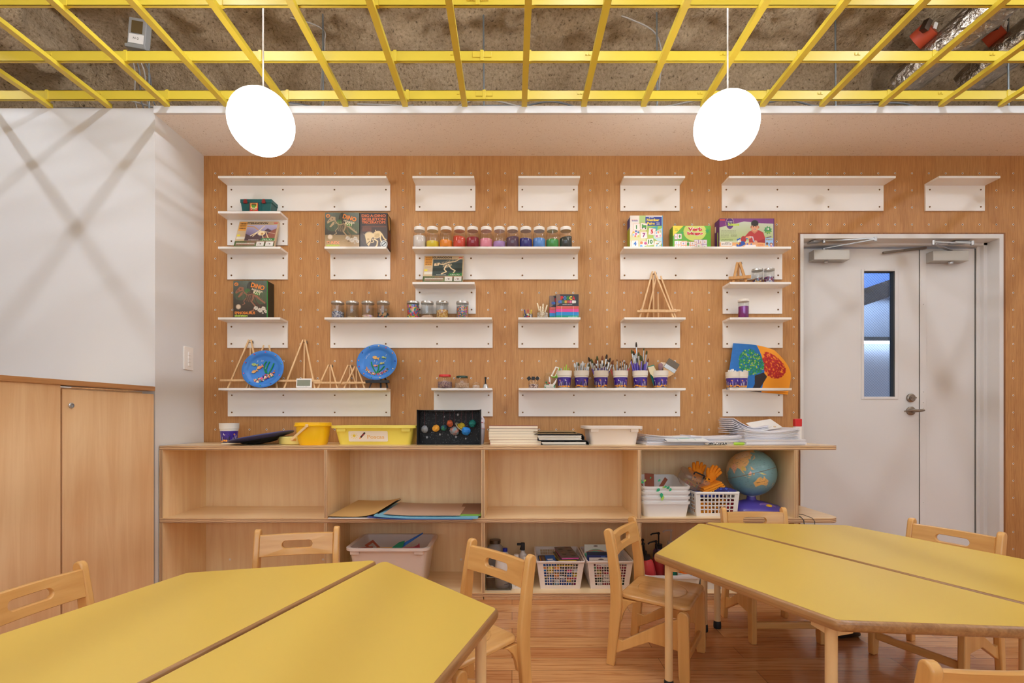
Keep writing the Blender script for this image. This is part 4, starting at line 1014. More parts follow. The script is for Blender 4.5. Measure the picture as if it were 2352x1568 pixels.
P.scribble(.04, .24, .27 * A, .01, (80, 110, 50)); P.scribble(.03, .25, .24 * A, .01, (80, 110, 50)); P.rect(.025, .235, .06 * A, .21 * A, (190, 180, 170)); P.rect(.03, .23, .07 * A, .20 * A, (238, 230, 222)); P.scribble(.04, .22, .10 * A, .008, (90, 80, 76)); P.scribble(.04, .22, .13 * A, .01, (90, 80, 76))
sk, sk2 = (222, 160, 122), (196, 128, 96)
P.poly([(.42, .22 * A), (.40, .32 * A), (.47, .40 * A), (.54, .55 * A), (.60, .60 * A), (.72, .60 * A), (.80, .52 * A), (.84, .30 * A), (.84, .18 * A), (.54, .18 * A), (.54, .34 * A), (.47, .30 * A)], (176, 48, 48)); P.ell(.44, .29 * A, .05, .06, (166, 40, 42)); P.poly([(.66, .2 * A), (.84, .32 * A), (.84, .16 * A)], (150, 36, 38))
P.poly([(.59, .64 * A), (.58, .57 * A), (.64, .48 * A), (.70, .57 * A), (.69, .64 * A)], sk2); P.ell(.645, .72 * A, .062, .088, sk); P.ell(.578, .70 * A, .015, .022, sk2); P.ell(.712, .70 * A, .015, .022, sk2)
P.ell(.645, .84 * A, .066, .055, (44, 36, 36)); P.poly([(.578, .84 * A), (.588, .70 * A), (.60, .80 * A), (.69, .82 * A), (.70, .72 * A), (.712, .84 * A)], (44, 36, 36)); P.ell(.622, .72 * A, .009, .009, (50, 34, 34)); P.ell(.668, .72 * A, .009, .009, (50, 34, 34)); P.ell(.645, .635 * A, .018, .015, (120, 50, 50)); P.ell(.645, .64 * A, .014, .008, (240, 226, 220))
P.line([(.50, .34 * A), (.56, .36 * A)], .045, sk); P.ell(.66, .17 * A, .035, .045, sk); P.line([(.56, .37 * A), (.605, .37 * A), (.615, .30 * A), (.62, .24 * A)], .018, (206, 206, 214)); P.ell(.50, .31 * A, .022, .012, (40, 110, 170)); P.line([(.625, .24 * A), (.63, .22 * A)], .022, (110, 170, 214))
P.poly([(.31, .02 * A), (.31, .13 * A), (.36, .12 * A), (.40, .22 * A), (.45, .22 * A), (.48, .12 * A), (.36, .02 * A)], (30, 76, 160)); P.line([(.345, .26 * A), (.345, .10 * A)], .02, (200, 166, 60)); P.line([(.375, .28 * A), (.375, .12 * A)], .022, (150, 40, 40)); P.ell(.335, .27 * A, .018, .02, (30, 80, 180)); P.ell(.368, .30 * A, .018, .02, (30, 80, 180)); P.line([(.345, .25 * A), (.345, .20 * A)], .02, (236, 232, 226)); P.line([(.375, .27 * A), (.375, .21 * A)], .02, (236, 232, 226))
P.ell(.51, .125 * A, .015, .015, (60, 90, 180)); P.ell(.58, .12 * A, .015, .015, (60, 90, 180)); P.poly([(.42, 0), (.48, .10 * A), (.66, .10 * A), (.68, 0)], (236, 228, 226)); P.ell(.27, .02 * A, .045, .03, (232, 226, 222)); P.scribble(.70, .8, .09 * A, .01, (180, 60, 50)); P.scribble(.70, .8, .05 * A, .01, (180, 60, 50))
P.poly([(.885 + (.078 if i % 2 else .056) * math.cos(i * PI / 9), .60 * A + (.078 if i % 2 else .056) * math.sin(i * PI / 9)) for i in range(18)], (56, 140, 76)); P.scribble(.85, .93, .535 * A, .009, (214, 204, 70)); P.scribble(.84, .94, .505 * A, .009, (214, 204, 70))
P.poly([(.84, .34 * A), (.945, .40 * A), (.95, .37 * A), (.86, .33 * A)], (76, 40, 110)); P.rect(.835, .985, 0, .33 * A, (150, 190, 230)); P.scribble(.85, .97, .26 * A, .022, (150, 130, 90)); P.ell(.87, .14 * A, .022, .024, (110, 70, 50)); P.ell(.945, .12 * A, .03, .028, (130, 80, 60)); P.ell(.945, .11 * A, .018, .02, (236, 196, 170)); P.ell(.87, .04 * A, .03, .025, (236, 170, 60)); P.ell(.945, .03 * A, .025, .02, (196, 50, 110)); P.rect(.025, .06, 0, .03 * A, (230, 200, 60))
P.rect(.985, 1, 0, A, (92, 46, 110))
t, w = gbox('purple edged science kit box showing a boy in a red sweater', 1652.5, 1778, 2.778, 1.9, hK, .068, P, (98, 48, 112), cat='boxed game', name='game_box', group='boxed games on the right shelf')
text('MY FIRST', m_wh, t, (-.0965, -.0017, .147), w=.028, h=.006, bold=.03); text('Science', m_lime, t, (-.076, -.0018, .133), w=.066, h=.018, bold=.05); text('13', m_wh, t, (.1195, -.0017, .1065), h=.012, bold=.05); text('WARNING', m_bk, t, (-.112, -.0017, .0285), w=.028, h=.004, bold=.02)
MB().box(-w / 2 - .0005, -w / 2 + .001, .048, .062, .105, .140).build('side_sticker', m_cream, t); MB().box(-w / 2 - .0005, -w / 2 + .001, .018, .028, .012, .095).build('side_lettering', m_lime, t)
# marker pen packs
def pen_pack(label, x0, x1, d, h):
    P = Paint(wx(x1, d) - wx(x0, d), h, 52, (50, 50, 58)); A = P.a
    P.rect(0, 1, .44 * A, A, (48, 48, 56)); P.ell(0, .8 * A, .22, .3, (150, 120, 104), a=.8); P.rect(0, 1, .38 * A, .5 * A, (214, 84, 78)); P.rect(0, 1, .25 * A, .38 * A, (222, 70, 150)); P.rect(0, 1, .11 * A, .25 * A, (20, 140, 214)); P.rect(0, 1, 0, .11 * A, (10, 150, 120))
    for i, c in enumerate(((70, 120, 200), (60, 110, 80), (214, 170, 60), (190, 70, 70), (222, 110, 150), (236, 232, 226))): P.rect(.16 + .11 * i, .26 + .11 * i, .62 * A, .74 * A, c)
    P.ell(.14, .68 * A, .05, .06 * A, (60, 96, 180)); P.ell(.84, .68 * A, .05, .06 * A, (220, 220, 216)); P.scribble(.28, .72, .55 * A, .03, (230, 230, 230)); P.scribble(.08, .92, .46 * A, .016, (236, 220, 216)); P.scribble(.55, .95, .02 * A, .035, (238, 236, 232)); P.rect(.24, .26, 0, .5 * A, (220, 220, 226), .6); P.rect(.76, .78, 0, .5 * A, (220, 220, 226), .6); P.grit(7)
    t, w = gbox(label, x0, x1, d, 1.5, h, .018, P, (40, 40, 46), cat='marker pack', name='marker_pack', group='striped marker packs')
    return t, w
t, w = pen_pack('striped marker pen pack in front, showing its colourful name', 1277, 1329, 2.775, .1345)
for i, (c, m_) in enumerate(zip('POSCA', (m_redi, m_blui, m_gri, m_yi, m_redi))): text(c, m_, t, (-.030 + .0165 * i, -.0018, .1130), w=.0165, h=.0215, bold=.07)
t, w = pen_pack('striped marker pen pack tucked partly behind the other pack', 1262, 1314, 2.80, .1325)
text('P', m_redi, t, (-.028, -.0018, .108), w=.012, h=.02, bold=.07)
# ---------------------------------------------------------------- jars
m_glass = glass(); m_plas = glass('clear_plastic', (244, 246, 246), .16)
m_lidw = mat('white_lid', (240, 234, 226), .4); m_lidm = mat('pressed_metal_lid', (196, 192, 188), .3, .85)
def jar(label, x, d, z, r, h, lidm, cm, fill, cat='jar', name='glass_jar', group=None, shape='bottle', cr=None, lid=True, tilt=0, gm=None):
    t = T(name, label, cat, (x, d, z), group=group); gm = gm or m_glass
    if shape == 'bottle': pr = [(r * .93, 0), (r, .003), (r, h * .60), (r * .96, h * .68), (r * .82, h * .76), (r * .80, h * .90)]
    elif shape == 'mason': pr = [(r * .92, 0), (r, .004), (r, h * .66), (r * .97, h * .74), (r * .76, h * .84), (r * .76, h * .98)]
    else: pr = [(r * .96, 0), (r, .003), (r, h * .88)]
    MB().lathe(pr, 28, c1=False).build('glass_body' if gm == m_glass else 'clear_body', gm, t, smooth=50)
    top = pr[-1]
    if lid:
        lr = top[0] * (1.07 if shape != 'straight' else 1.05); z0 = h * (.84 if shape != 'straight' else .875)
        MB().lathe([(lr, z0), (lr * 1.01, z0 + .002), (lr, z0 + .004), (lr, h - .002), (lr * .97, h), (lr * .2, h)], 32).build('lid', lidm, t, smooth=40)
    if cm:
        q = r - .0013; f = h * fill
        if tilt:
            rings = [[(q * .93 * math.cos(2 * PI * j / 24), q * .93 * math.sin(2 * PI * j / 24), .002) for j in range(24)], [(q * math.cos(2 * PI * j / 24), q * math.sin(2 * PI * j / 24), .005) for j in range(24)], [(q * math.cos(2 * PI * j / 24), q * math.sin(2 * PI * j / 24), f + tilt * math.cos(2 * PI * j / 24)) for j in range(24)]]
            MB().loft(rings).build('contents', cm, t, smooth=50)
        else: MB().lathe([(q * .93, .002), (q, .005), (q, f), (q * .5, f + .002), (.001, f + .003)], 24).build('contents', cm, t, smooth=50)
    return t
SAND = [('white', (226, 218, 210), .56, 0), ('yellow', (226, 200, 52), .30, 0), ('orange', (240, 146, 46), .35, -.002), ('coral red', (222, 84, 62), .52, -.004), ('dark crimson', (158, 40, 56), .48, .001), ('pale pink', (240, 150, 172), .41, 0), ('lilac', (178, 140, 200), .28, 0), ('plum brown', (98, 72, 92), .50, .003), ('navy blue', (52, 48, 128), .42, -.003), ('sky blue', (96, 148, 222), .43, -.002), ('green', (76, 156, 82), .38, 0), ('charcoal', (58, 62, 58), .50, .006)]
for i, ((nm, c, f, tl), px) in enumerate(zip(SAND, (312, 460, 611, 761, 911, 1062, 1210, 1358, 1508, 1658, 1807, 1957))):
    jar('screw top jar of %s sand in the row of sand jars' % nm, wx(900 + px / 4.9, 2.79), 2.79, 1.9, .0362, .1175, m_lidw, mat('sand_' + nm.replace(' ', '_'), c, .9, bump=(700, .5, .001)), f, name='sand_jar', group='jars of coloured sand', tilt=tl)
mx1 = [(214, 60, 60), (70, 160, 80), (240, 196, 60), (70, 90, 190), (232, 130, 50), (200, 90, 160), (50, 150, 170)]
BJ = [(1364, 'black and white letter beads', beads('beads_letter', [(40, 44, 70), (214, 214, 222), (150, 154, 180), (236, 236, 240), (90, 94, 120)], 230), .38), (1519, 'a few small loose pieces', beads('beads_few', [(206, 170, 110), (220, 200, 170), (180, 120, 90)], 120), .06), (1684, 'pale pastel beads', beads('beads_pastel', [(236, 196, 170), (240, 214, 200), (222, 170, 190), (214, 190, 226), (240, 200, 120)], 110), .17), (1845, 'green, black and red round beads', beads('beads_dark', [(30, 60, 44), (30, 34, 34), (206, 90, 60), (60, 90, 60), (196, 150, 100), (40, 60, 90)], 90), .30),
      (2162, 'rainbow sugar coloured beads', beads('beads_rainbow', mx1, 115), .80)]
for px, nm, m_, f in BJ: jar('metal lidded jar holding %s' % nm, wx(480 + px / 4.61, 2.795), 2.795, 1.5, .0345, .0955, m_lidm, m_, f, name='bead_jar', group='metal lidded jars on the long shelf', shape='straight', gm=m_plas)
for px, nm, m_, f in ((400, 'pale pink sand at the bottom', mat('sand_peach', (226, 190, 162), .9), .14), (568, 'amber golden beads', beads('beads_amber', [(224, 160, 50), (240, 196, 110), (190, 120, 40), (250, 220, 160)], 190), .48), (795, 'tiny multicolour tube beads', beads('beads_tube', mx1, 200), .70)):
    jar('metal lidded jar holding %s' % nm, wx(900 + px / 4.9, 2.795), 2.795, 1.5, .0345, .0955, m_lidm, m_, f, name='bead_jar', group='metal lidded jars on the long shelf', shape='straight', gm=m_plas, tilt=.002)
jar('leaning metal lidded jar of dark and gold beads beside the small easel', wx(1400 + 1662 / 4.9, 2.79), 2.79, 1.7, .029, .080, m_lidm, beads('beads_gold', [(60, 40, 50), (200, 150, 60), (40, 60, 110), (170, 60, 60), (220, 210, 200)], 150), .34, name='bead_jar', group='jars on the short right shelf', shape='straight', gm=m_plas, tilt=.005)
jar('metal lidded jar of purple and white beads at the shelf end', wx(1400 + 1796 / 4.9, 2.79), 2.79, 1.7, .027, .082, m_lidm, beads('beads_purple', [(120, 60, 130), (220, 214, 220), (170, 60, 80), (80, 70, 120)], 170), .42, name='bead_jar', group='jars on the short right shelf', shape='straight', gm=m_plas)
gm_ = mat('purple_glitter', (150, 48, 150), .25, .6); jar('white capped jar full of purple glitter', wx(1400 + 1507 / 4.9, 2.785), 2.785, 1.5, .0285, .106, m_lidw, gm_, .62, name='glitter_jar', shape='straight', gm=m_plas)
jar('small jar with a red lid holding dried lavender coloured grains', wx(970 + 370 / 7.13, 2.79), 2.79, 1.1, .0415, .078, mat('red_lid', (206, 44, 48), .35), beads('grains_lav', [(140, 110, 130), (196, 170, 160), (110, 90, 120), (176, 140, 120)], 320), .48, name='craft_jar', shape='mason')
jar('small jar with a dark green lid holding pale grains', wx(970 + 650 / 7.13, 2.79), 2.79, 1.1, .0405, .071, mat('green_lid', (28, 66, 54), .35), beads('grains_pale', [(214, 180, 150), (232, 206, 180), (196, 160, 130)], 300), .42, name='craft_jar', shape='mason')
jar('tiny open glass jar beside the hand bell', wx(970 + 880 / 7.13, 2.78), 2.78, 1.1, .0215, .036, None, beads('grains_white', [(226, 196, 180), (236, 220, 206)], 300), .45, name='craft_jar', shape='mason', lid=False)
t = T('hand_bell', 'small silver hand bell with a black handle', 'bell', (wx(970 + 1035 / 7.13, 2.785), 2.785, 1.1))
MB().lathe([(.0175, 0), (.0165, .004), (.0135, .014), (.0125, .020), (.008, .025), (.001, .026)], 24, c0=False).build('bell', m_chrome, t, smooth=50)
MB().lathe([(.0045, .024), (.0058, .028), (.004, .038), (.0042, .052), (.0058, .060), (.005, .064), (.001, .0655)], 16).build('handle', m_black, t, smooth=50)
# ---------------------------------------------------------------- easels
m_pine = wood('pine', (232, 196, 148), (218, 174, 122), 2, 2, .5, 0, .2)
def easel(label, px, d, z, h, hw, ledge_z, lhw, th=.0085, rz=0, m=None, nut=True, group='small wooden easels'):
    t = T('table_easel', label, 'easel', (wx(px, d), d - .012, z), rz, group=group); m = m or m_pine
    ay = .2 * h
    for s in (-1, 1):
        MB().bar((s * hw, -.004, 0), (s * .006, ay, h), th, th * .9, up=(0, 1, 0)).build('leg', m, t, bev=.0008)
    MB().bar((0, min(ay + .012, .055), 0), (0, ay + .008, h * .97), th, th * .9, up=(0, 1, 0)).build('leg', m, t, bev=.0008)
    MB().box(-lhw, lhw, -.020 + .2 * ledge_z, -.006 + .2 * ledge_z, ledge_z, ledge_z + th * 1.3).build('ledge', m, t, bev=.0008)
    if nut:
        b = MB().tube([(-.014, ay, h * .95), (.014, ay, h * .95)], .0016, 8).sphere((.016, ay, h * .95), .0042, 8)
        b.cbox((.016, ay, h * .95 + .005), (.003, .006, .006)).cbox((.017, ay, h * .95 - .005), (.003, .006, .006)); b.build('wing_nut', m_dsteel, t)
    return t
easel('tall pine easel at the left end behind the blue plate', 564.6, 2.80, 1.1, .287, .094, .040, .135)
easel('tall pine easel standing directly behind the blue plate', 604.7, 2.813, 1.1, .287, .088, .040, .06)
easel('tall pine easel standing alone right of the blue plate', 690.8, 2.80, 1.1, .287, .088, .038, .122)
easel('small pine easel next to the white thermometer display', 755, 2.80, 1.1, .138, .056, .027, .078, .008)
easel('small pine easel behind the pair left of the black stand', 800, 2.815, 1.1, .138, .056, .024, .05, .008)
easel('small pine easel overlapping another, beside the black stand', 816, 2.785, 1.1, .126, .058, .026, .064, .008, nut=False)
easel('tall pine easel leaning in front of another on the short shelf', 1506, 2.785, 1.5, .280, .095, .030, .112, .0088)
easel('tall pine easel behind another on the short shelf', 1517, 2.812, 1.5, .284, .084, .040, .108, .0088)
t = easel('small thick easel of darker wood on the short right shelf', 1696, 2.785, 1.7, .122, .034, .018, .058, .013, rz=-.25, m=wood('oak_easel', (204, 154, 92), (182, 130, 70), 2, 2, .5, 0, .2))
bl = T('plate_stand', 'small black folding stand under the second blue plate', 'stand', (wx(867.5, 2.78), 2.78, 1.1))
MB().box(-.068, .068, -.012, .0, .030, .046).build('ledge', m_black, bl, bev=.001)
for p, q in (((-.050, .006, 0), (-.036, .012, .040)), ((.058, -.010, 0), (.046, .006, .040)), ((0, .066, 0), (0, .062, .13)), ((-.04, .024, .04), (0, .058, .13)), ((.044, .024, .04), (0, .058, .13))): MB().bar(p, q, .009, .006).build('leg', m_black, bl)
# ---------------------------------------------------------------- blue plate collages
m_plate = mat('blue_paint_plate', (44, 118, 206), .35, bump=(20, .25), var=(14, (58, 134, 218)))
m_pipe = mat('green_pipe_cleaner', (24, 140, 74), .8); bd = [mat('bead_%d' % i, c, .25, coat=.3) for i, c in enumerate(((206, 50, 60), (40, 150, 110), (60, 60, 150), (240, 200, 110), (232, 130, 60), (70, 160, 190), (226, 90, 150), (236, 226, 200)))]
def fish(mb_list, t, x, z, s, c, rz):
    b = MB(); R_ = Matrix.Rotation(rz, 4, 'Y')
    def pt(u, w): v = R_ @ Vector((u * s, 0, w * s)); return (x + v.x, -.004, z + v.z)
    body = [(-1, 0), (-.5, .5), (.1, .55), (.6, .15), (1.2, .6), (1.05, 0), (1.2, -.6), (.6, -.15), (.1, -.5), (-.5, -.45)]
    b.prism([(pt(u, w)[0], pt(u, w)[2]) for u, w in body], -.0055, -.001, 'y'); b.build('fish', mat('fish_%d_%d_%d' % c, c, .5, var=(90, (226, 150, 60))), t, bev=.001)
def plate(label, px, py_c, d, z0, R, lean, lay):
    t = T('plate_collage', label, 'plate collage', (wx(px, d), d, z0), group='blue plate collages', rot=(-lean, 0, 0)); t.scale = (1, 1, .92)
    c = (0, 0, R)
    MB().lathe([(0.001, .012), (R * .66, .012), (R * .74, .008), (R * .80, .002), (R * .98, -.003), (R, -.001), (R * .99, .003), (R * .82, .008), (R * .76, .014), (R * .66, .016), (.001, .016)], 56, c, axis='y').build('plate', m_plate, t, smooth=60)
    for (pts) in lay['pipes']: MB().tube([(x * R, .009, R + z * R) for x, z in pts], .0034, 8).build('seaweed', m_pipe, t, smooth=60)
    for x, z, s, col_, rz in lay['fish']: 
        b = MB(); R_ = Matrix.Rotation(rz, 4, 'Y'); body = [(-1, 0), (-.5, .5), (.1, .55), (.6, .15), (1.2, .6), (1.05, 0), (1.2, -.6), (.6, -.15), (.1, -.5), (-.5, -.45)]
        q = []
        for u, w in body: v = R_ @ Vector((u * s * R, 0, w * s * R)); q.append((x * R + v.x, R + z * R + v.z))
        b.prism(q, .006, .012, 'y'); b.build('fish', mat('fish_%d_%d_%d' % col_, col_, .5, var=(70, (226, 190, 120))), t, bev=.001)
    groups = [MB() for _ in bd]; rs = random.Random(int(px))
    for i in range(lay['n']):
        x, z = lay['bead'](rs); r = rs.uniform(.0022, lay['r']); groups[rs.randrange(len(bd))].sphere((x * R, .010, R + z * R), r, 8)
    for g_, m_ in zip(groups, bd):
        if g_.v: tag(g_.build('gravel_beads', m_, t, smooth=60), kind='stuff')
    for i in range(lay['nr']):
        a = lay['a0'] + 2 * PI * i / lay['nr'] + rs.uniform(-.06, .06)
        MB().lathe([(.0013, 0), (.0034, 0), (.0036, -.002), (.0034, -.004), (.0013, -.004)], 12, (R * .9 * math.cos(a), -.0012, R + R * .9 * math.sin(a)), axis='y').build('rim_bead', bd[rs.randrange(len(bd))], t, smooth=50)
    wv = MB()
    for i in range(7):
        x, z = rs.uniform(-.6, .5), rs.uniform(-.1, .6); wv.tube([(x * R, .0115, R + z * R), ((x + .04) * R, .0112, R + (z + .05) * R), ((x + .03) * R, .0115, R + (z + .1) * R)], .0009, 5)
    wv.build('glue_streak', m_wh, t)
    return t
def bead1(rs):
    u = rs.random(); x = -.42 + .95 * u; z0 = -.62 + .50 * max(0, u - .1) ** 1.2; return x, z0 + rs.uniform(-.16, .14) * (.7 + .3 * u)
plate('blue painted plate with a red fish and a wide heap of beads, on the shelf', 599, 0, 2.750, 1.102, .1195, .2, dict(n=150, r=.0062, bead=bead1, nr=10, a0=.25, pipes=[[(.10, .42), (.02, .30), (.02, .05), (.12, -.20)], [(.25, .42), (.18, .25), (.12, .0), (.18, -.22)], [(.46, .33), (.40, .10), (.30, -.15), (.26, -.24)]], fish=[(-.45, .25, .15, (60, 170, 90), .2), (-.18, .10, .16, (214, 84, 70), -.5), (-.42, -.12, .15, (222, 140, 50), -.5)]))
def bead2(rs):
    a = rs.uniform(-2.75, -.55); r = rs.uniform(.58, .72) if a > -2.6 else .6; return r * math.cos(a) * .98, r * math.sin(a) + .0
plate('blue painted plate with four small fish, standing on the black stand', 863.3, 0, 2.768, 1.147, .1155, .2, dict(n=150, r=.0036, bead=bead2, nr=13, a0=.1, pipes=[[(-.30, .03), (-.26, -.15), (-.12, -.45), (-.02, -.60)], [(.08, -.12), (.08, -.35), (-.02, -.60)], [(.36, -.20), (.22, -.40), (.02, -.60)]], fish=[(-.10, .26, .17, (214, 150, 50), .3), (.30, .28, .11, (60, 180, 110), .2), (.22, -.05, .11, (120, 180, 90), -.2), (-.08, -.18, .11, (206, 70, 120), 0)]))
# thermometer display
t = T('thermometer_display', 'small white digital display with a grey screen, in front of the easels', 'display', (wx(697, 2.768), 2.768, 1.1), rot=(-.12, 0, 0))
MB().box(-.044, .044, 0, .014, .003, .0565).build('case', m_shelf, t, bev=.003, seg=3); MB().box(-.036, .036, -.0006, .002, .014, .047).build('screen', mat('lcd', (136, 142, 124), .3), t); MB().box(-.037, .037, -.0003, .001, .013, .048).build('bezel', m_dgask, t)
MB().cbox((0, -.0006, .0085), (.010, .001, .003)).cbox((.014, -.0006, .0085), (.010, .001, .003)).cbox((-.014, -.0006, .0085), (.010, .001, .003)).build('button', m_fix, t)
# small things beside the marker packs
t = jar('tiny glass jar of coloured mini pegs', wx(900 + 1532 / 4.9, 2.785), 2.785, 1.5, .0275, .040, None, beads('mini_pegs', [(40, 50, 90), (206, 60, 60), (220, 210, 80), (230, 230, 230), (60, 80, 150)], 130), .55, name='craft_jar', shape='mason', lid=False)
for i, (x, c) in enumerate(((-.018, (60, 70, 140)), (0, (200, 60, 60)), (.018, (226, 206, 70)))): MB().cbox((x, 0, .038), (.007, .006, .022), rot=(0, x * 8, 0)).build('peg', mat('peg_%d' % i, c, .5), t)
t = jar('small glass jar of pale craft sticks', wx(900 + 1690 / 4.9, 2.79), 2.79, 1.5, .028, .062, None, beads('pale_bits', [(222, 206, 176), (240, 230, 206), (190, 166, 130)], 160), .55, name='craft_jar', shape='mason', lid=False)
for x, rz_, h_ in ((-.014, -.25, .088), (.004, .05, .084), (.014, .3, .078), (-.004, -.1, .07)): MB().cbox((x + rz_ * .03, 0, h_ - .022), (.008, .003, .045), rot=(0, rz_, 0)).build('craft_stick', m_cream, t, bev=.001)
t = T('clear_box', 'small clear box of white bits in front of the craft stick jar', 'box', (wx(1237 + 9, 2.772), 2.768, 1.5))
MB().box(-.029, .030, 0, .014, 0, .028).build('contents', beads('white_bits', [(230, 222, 210), (180, 150, 140), (240, 238, 232)], 260), t); MB().box(-.031, .032, -.001, .0155, 0, .031).build('box_shell', m_plas, t)
# ---------------------------------------------------------------- cups
m_cup = mat('cup_white', (236, 230, 218), .35)
def cup_art():
    P = Paint(.25, .058, 150, (62, 34, 140)); A = P.a; rs = P.rs
    for k in range(3):
        x0 = k / 3
        P.ell(x0 + .06, .74 * A, .024, .024, (240, 238, 230)); P.ell(x0 + .070, .78 * A, .021, .021, (62, 34, 140))
        for i in range(7): P.ell(rs.uniform(x0, x0 + .33), rs.uniform(.6, .95) * A, .0025, .0025, (230, 226, 240))
        P.line([(x0 + .14, .1 * A), (x0 + .15, .5 * A), (x0 + .13, .7 * A)], .006, (40, 24, 70)); P.line([(x0 + .15, .4 * A), (x0 + .17, .65 * A)], .004, (40, 24, 70))
        P.poly([(x0 + .24, .1 * A), (x0 + .25, .55 * A), (x0 + .235, .8 * A), (x0 + .27, .75 * A), (x0 + .28, .1 * A)], (150, 130, 190)); P.ell(x0 + .245, .72 * A, .018, .014, (236, 150, 50))
    for i in range(60): x = rs.uniform(0, 1); P.line([(x, 0), (x + rs.uniform(-.02, .02), rs.uniform(.25, .62) * A)], .010, rs.choice([0, 1]) and (24, 22, 34) or (200, 200, 214))
    for i in range(22): x = i / 22 + rs.uniform(0, .03); y = rs.uniform(.06, .2) * A; P.ell(x, y, .026, .021, (240, 150, 36)); P.ell(x + .006, y, .008, .010, (250, 200, 90)); P.ell(x - .008, y, .004, .008, (190, 96, 20))
    for i in range(14): P.ell(rs.uniform(0, 1), rs.uniform(.02, .22) * A, .008, .006, (60, 120, 70))
    P.rect(0, 1, 0, .05 * A, (30, 26, 40)); return P
def make_cup(label, x, d, z, rz=0, sc=1, group='patterned purple and white cups'):
    t = T('patterned_cup', label, 'cup', (x, d, z), rz, group=group)
    MB().lathe([(.033, 0), (.035, .003), (.0392, .058), (.0405, .060), (.0412, .064), (.0402, .066), (.0432, .068), (.0442, .092), (.0448, .094), (.0425, .094), (.0410, .068), (.0375, .058), (.0325, .004), (.001, .004)], 40, c0=True).build('cup_body', m_cup, t, smooth=45)
    P = cup_art()
    def fn(u, v):
        a = 2 * PI * u; r = .0353 + (.0393 - .0353) * v + .0004; return (r * math.cos(a), r * math.sin(a), .004 + .054 * v)
    P.mesh('cup_print', t, fn=fn, m=vcol('printed_glaze', .3, .3))
    return t
cup0 = None
def add_cup(label, px, d, z, rz, sc=1):
    global cup0
    if cup0 is None: cup0 = make_cup(label, wx(px, d), d, z, rz); t = cup0
    else: t = dup(cup0, (wx(px, d), d, z), rz, label)
    t.scale = (sc, sc, sc * 1.07); return t
YC = 2.80
CUPX = [1295.7, 1335.5, 1379.9, 1425, 1470.4, 1516.9]
WHAT = ['craft knives and a green peeler', 'yellow and white brushes', 'wide dark bristled brushes', 'thin many coloured brushes', 'tall purple handled brushes', 'a broad flat brush and spatulas']
for i, (px, w_) in enumerate(zip(CUPX, WHAT)): add_cup('purple patterned cup holding %s' % w_, px, YC, 1.1, (0.3, 1.5, 2.9, 3.9, 1.35, 5.2)[i])
add_cup('purple patterned cup of white chalks in front of the painting, left of two', 1683.5, 2.782, 1.1, 2.6, .92); add_cup('purple patterned cup in front of the painting, right of two', 1701, 2.788, 1.1, .9, .92)
add_cup('purple patterned cup standing on the plywood top at the left', 526.5, 2.72, ZT, 2.2, 1.13)
# chalks
for i in range(8):
    x = 1676 + i * 5.2 + random.uniform(-1, 1); t = T('white_chalk', 'white chalk stick in the cups before the painting, %s from left' % ORD[i + 1], 'chalk', (wx(x, 2.785), 2.785 + random.uniform(-.008, .01), 1.115), group='white chalks')
    MB().box(-.006, .006, -.006, .006, 0, .078 + random.uniform(0, .022) if i < 6 else .085).build('stick', m_wh, t, rot=(random.uniform(-.1, .1), random.uniform(-.25, .3), .4), bev=.001)
# brushes
HC = {'purple': (104, 84, 190), 'dark purple': (70, 50, 120), 'black': (34, 34, 40), 'yellow': (232, 196, 60), 'pale wood': (222, 186, 136), 'red': (200, 44, 60), 'blue': (50, 80, 170), 'magenta': (206, 50, 130), 'dark green': (44, 66, 60), 'orange': (222, 130, 50), 'white': (232, 228, 222), 'lime': (160, 200, 60), 'light blue': (150, 206, 226)}
BC = {'dark': (52, 40, 32), 'brown': (120, 70, 44), 'tan': (196, 150, 96), 'grey': (150, 150, 150), 'olive': (70, 74, 40), 'orange': (220, 120, 50), 'clear': (206, 214, 220)}
m_fer = mat('ferrule_silver', (196, 192, 186), .25, .9); m_ferg = mat('ferrule_gold', (214, 166, 60), .3, .9)
NTH = ['first', 'second', 'third', 'fourth', 'fifth', 'sixth']
def brush(ci, hcol, bcol, L, tilt, ty, ox=0, oy=0, w=.003, bw=.004, bl=.018, gold=False, flat=1.0, head=True):
    h = L - bl; b = MB()
    b.lathe([(w * .55, 0), (w, h * .55), (w * 1.15, h * .72)], 8, mi=0)
    if head:
        b.lathe([(w * 1.2, h * .72), (bw, h)], 10, mi=1, sy=flat)
        b.lathe([(bw, h), (bw * 1.12, h + bl * .4), (bw * .75, h + bl * .8), (bw * .15, L)], 10, mi=2, sy=flat)
    else: b.lathe([(w * 1.15, h * .72), (w * .9, L * .96), (w * .2, L)], 8, mi=0)
    x, z = wx(CUPX[ci], YC) + ox, 1.106
    t = b.build('paint_brush', [mat('handle_' + hcol.replace(' ', '_'), HC[hcol], .3, coat=.3), m_ferg if gold else m_fer, mat('bristle_' + bcol, BC[bcol], .9)], loc=(x, YC + oy, z), rot=(ty, tilt, random.uniform(0, 3)), smooth=50)
    tag(t, '%s handled %s in the %s cup of the brush row' % (hcol, 'paint brush with %s bristles' % bcol if head else 'modelling stick', NTH[ci]), 'brush', 'brushes in the %s cup' % NTH[ci])
    t.rotation_euler = Euler((ty, tilt, 0)); BR.append((ci, x + L * math.sin(tilt), hcol, bcol, head, t)); return t
rs = random.Random(3); BR = []
def fillc(ci, n, hs, bs, L0, L1, spread, **k):
    for i in range(n):
        q = (i + .5) / n * 2 - 1 + rs.uniform(-.1, .1)
        brush(ci, rs.choice(hs), rs.choice(bs), rs.uniform(L0, L1), q * spread, rs.uniform(-.05, .12), q * .018, rs.uniform(-.012, .015), **k)
fillc(0, 5, ['light blue', 'white', 'lime'], ['clear'], .105, .140, .14, head=False)
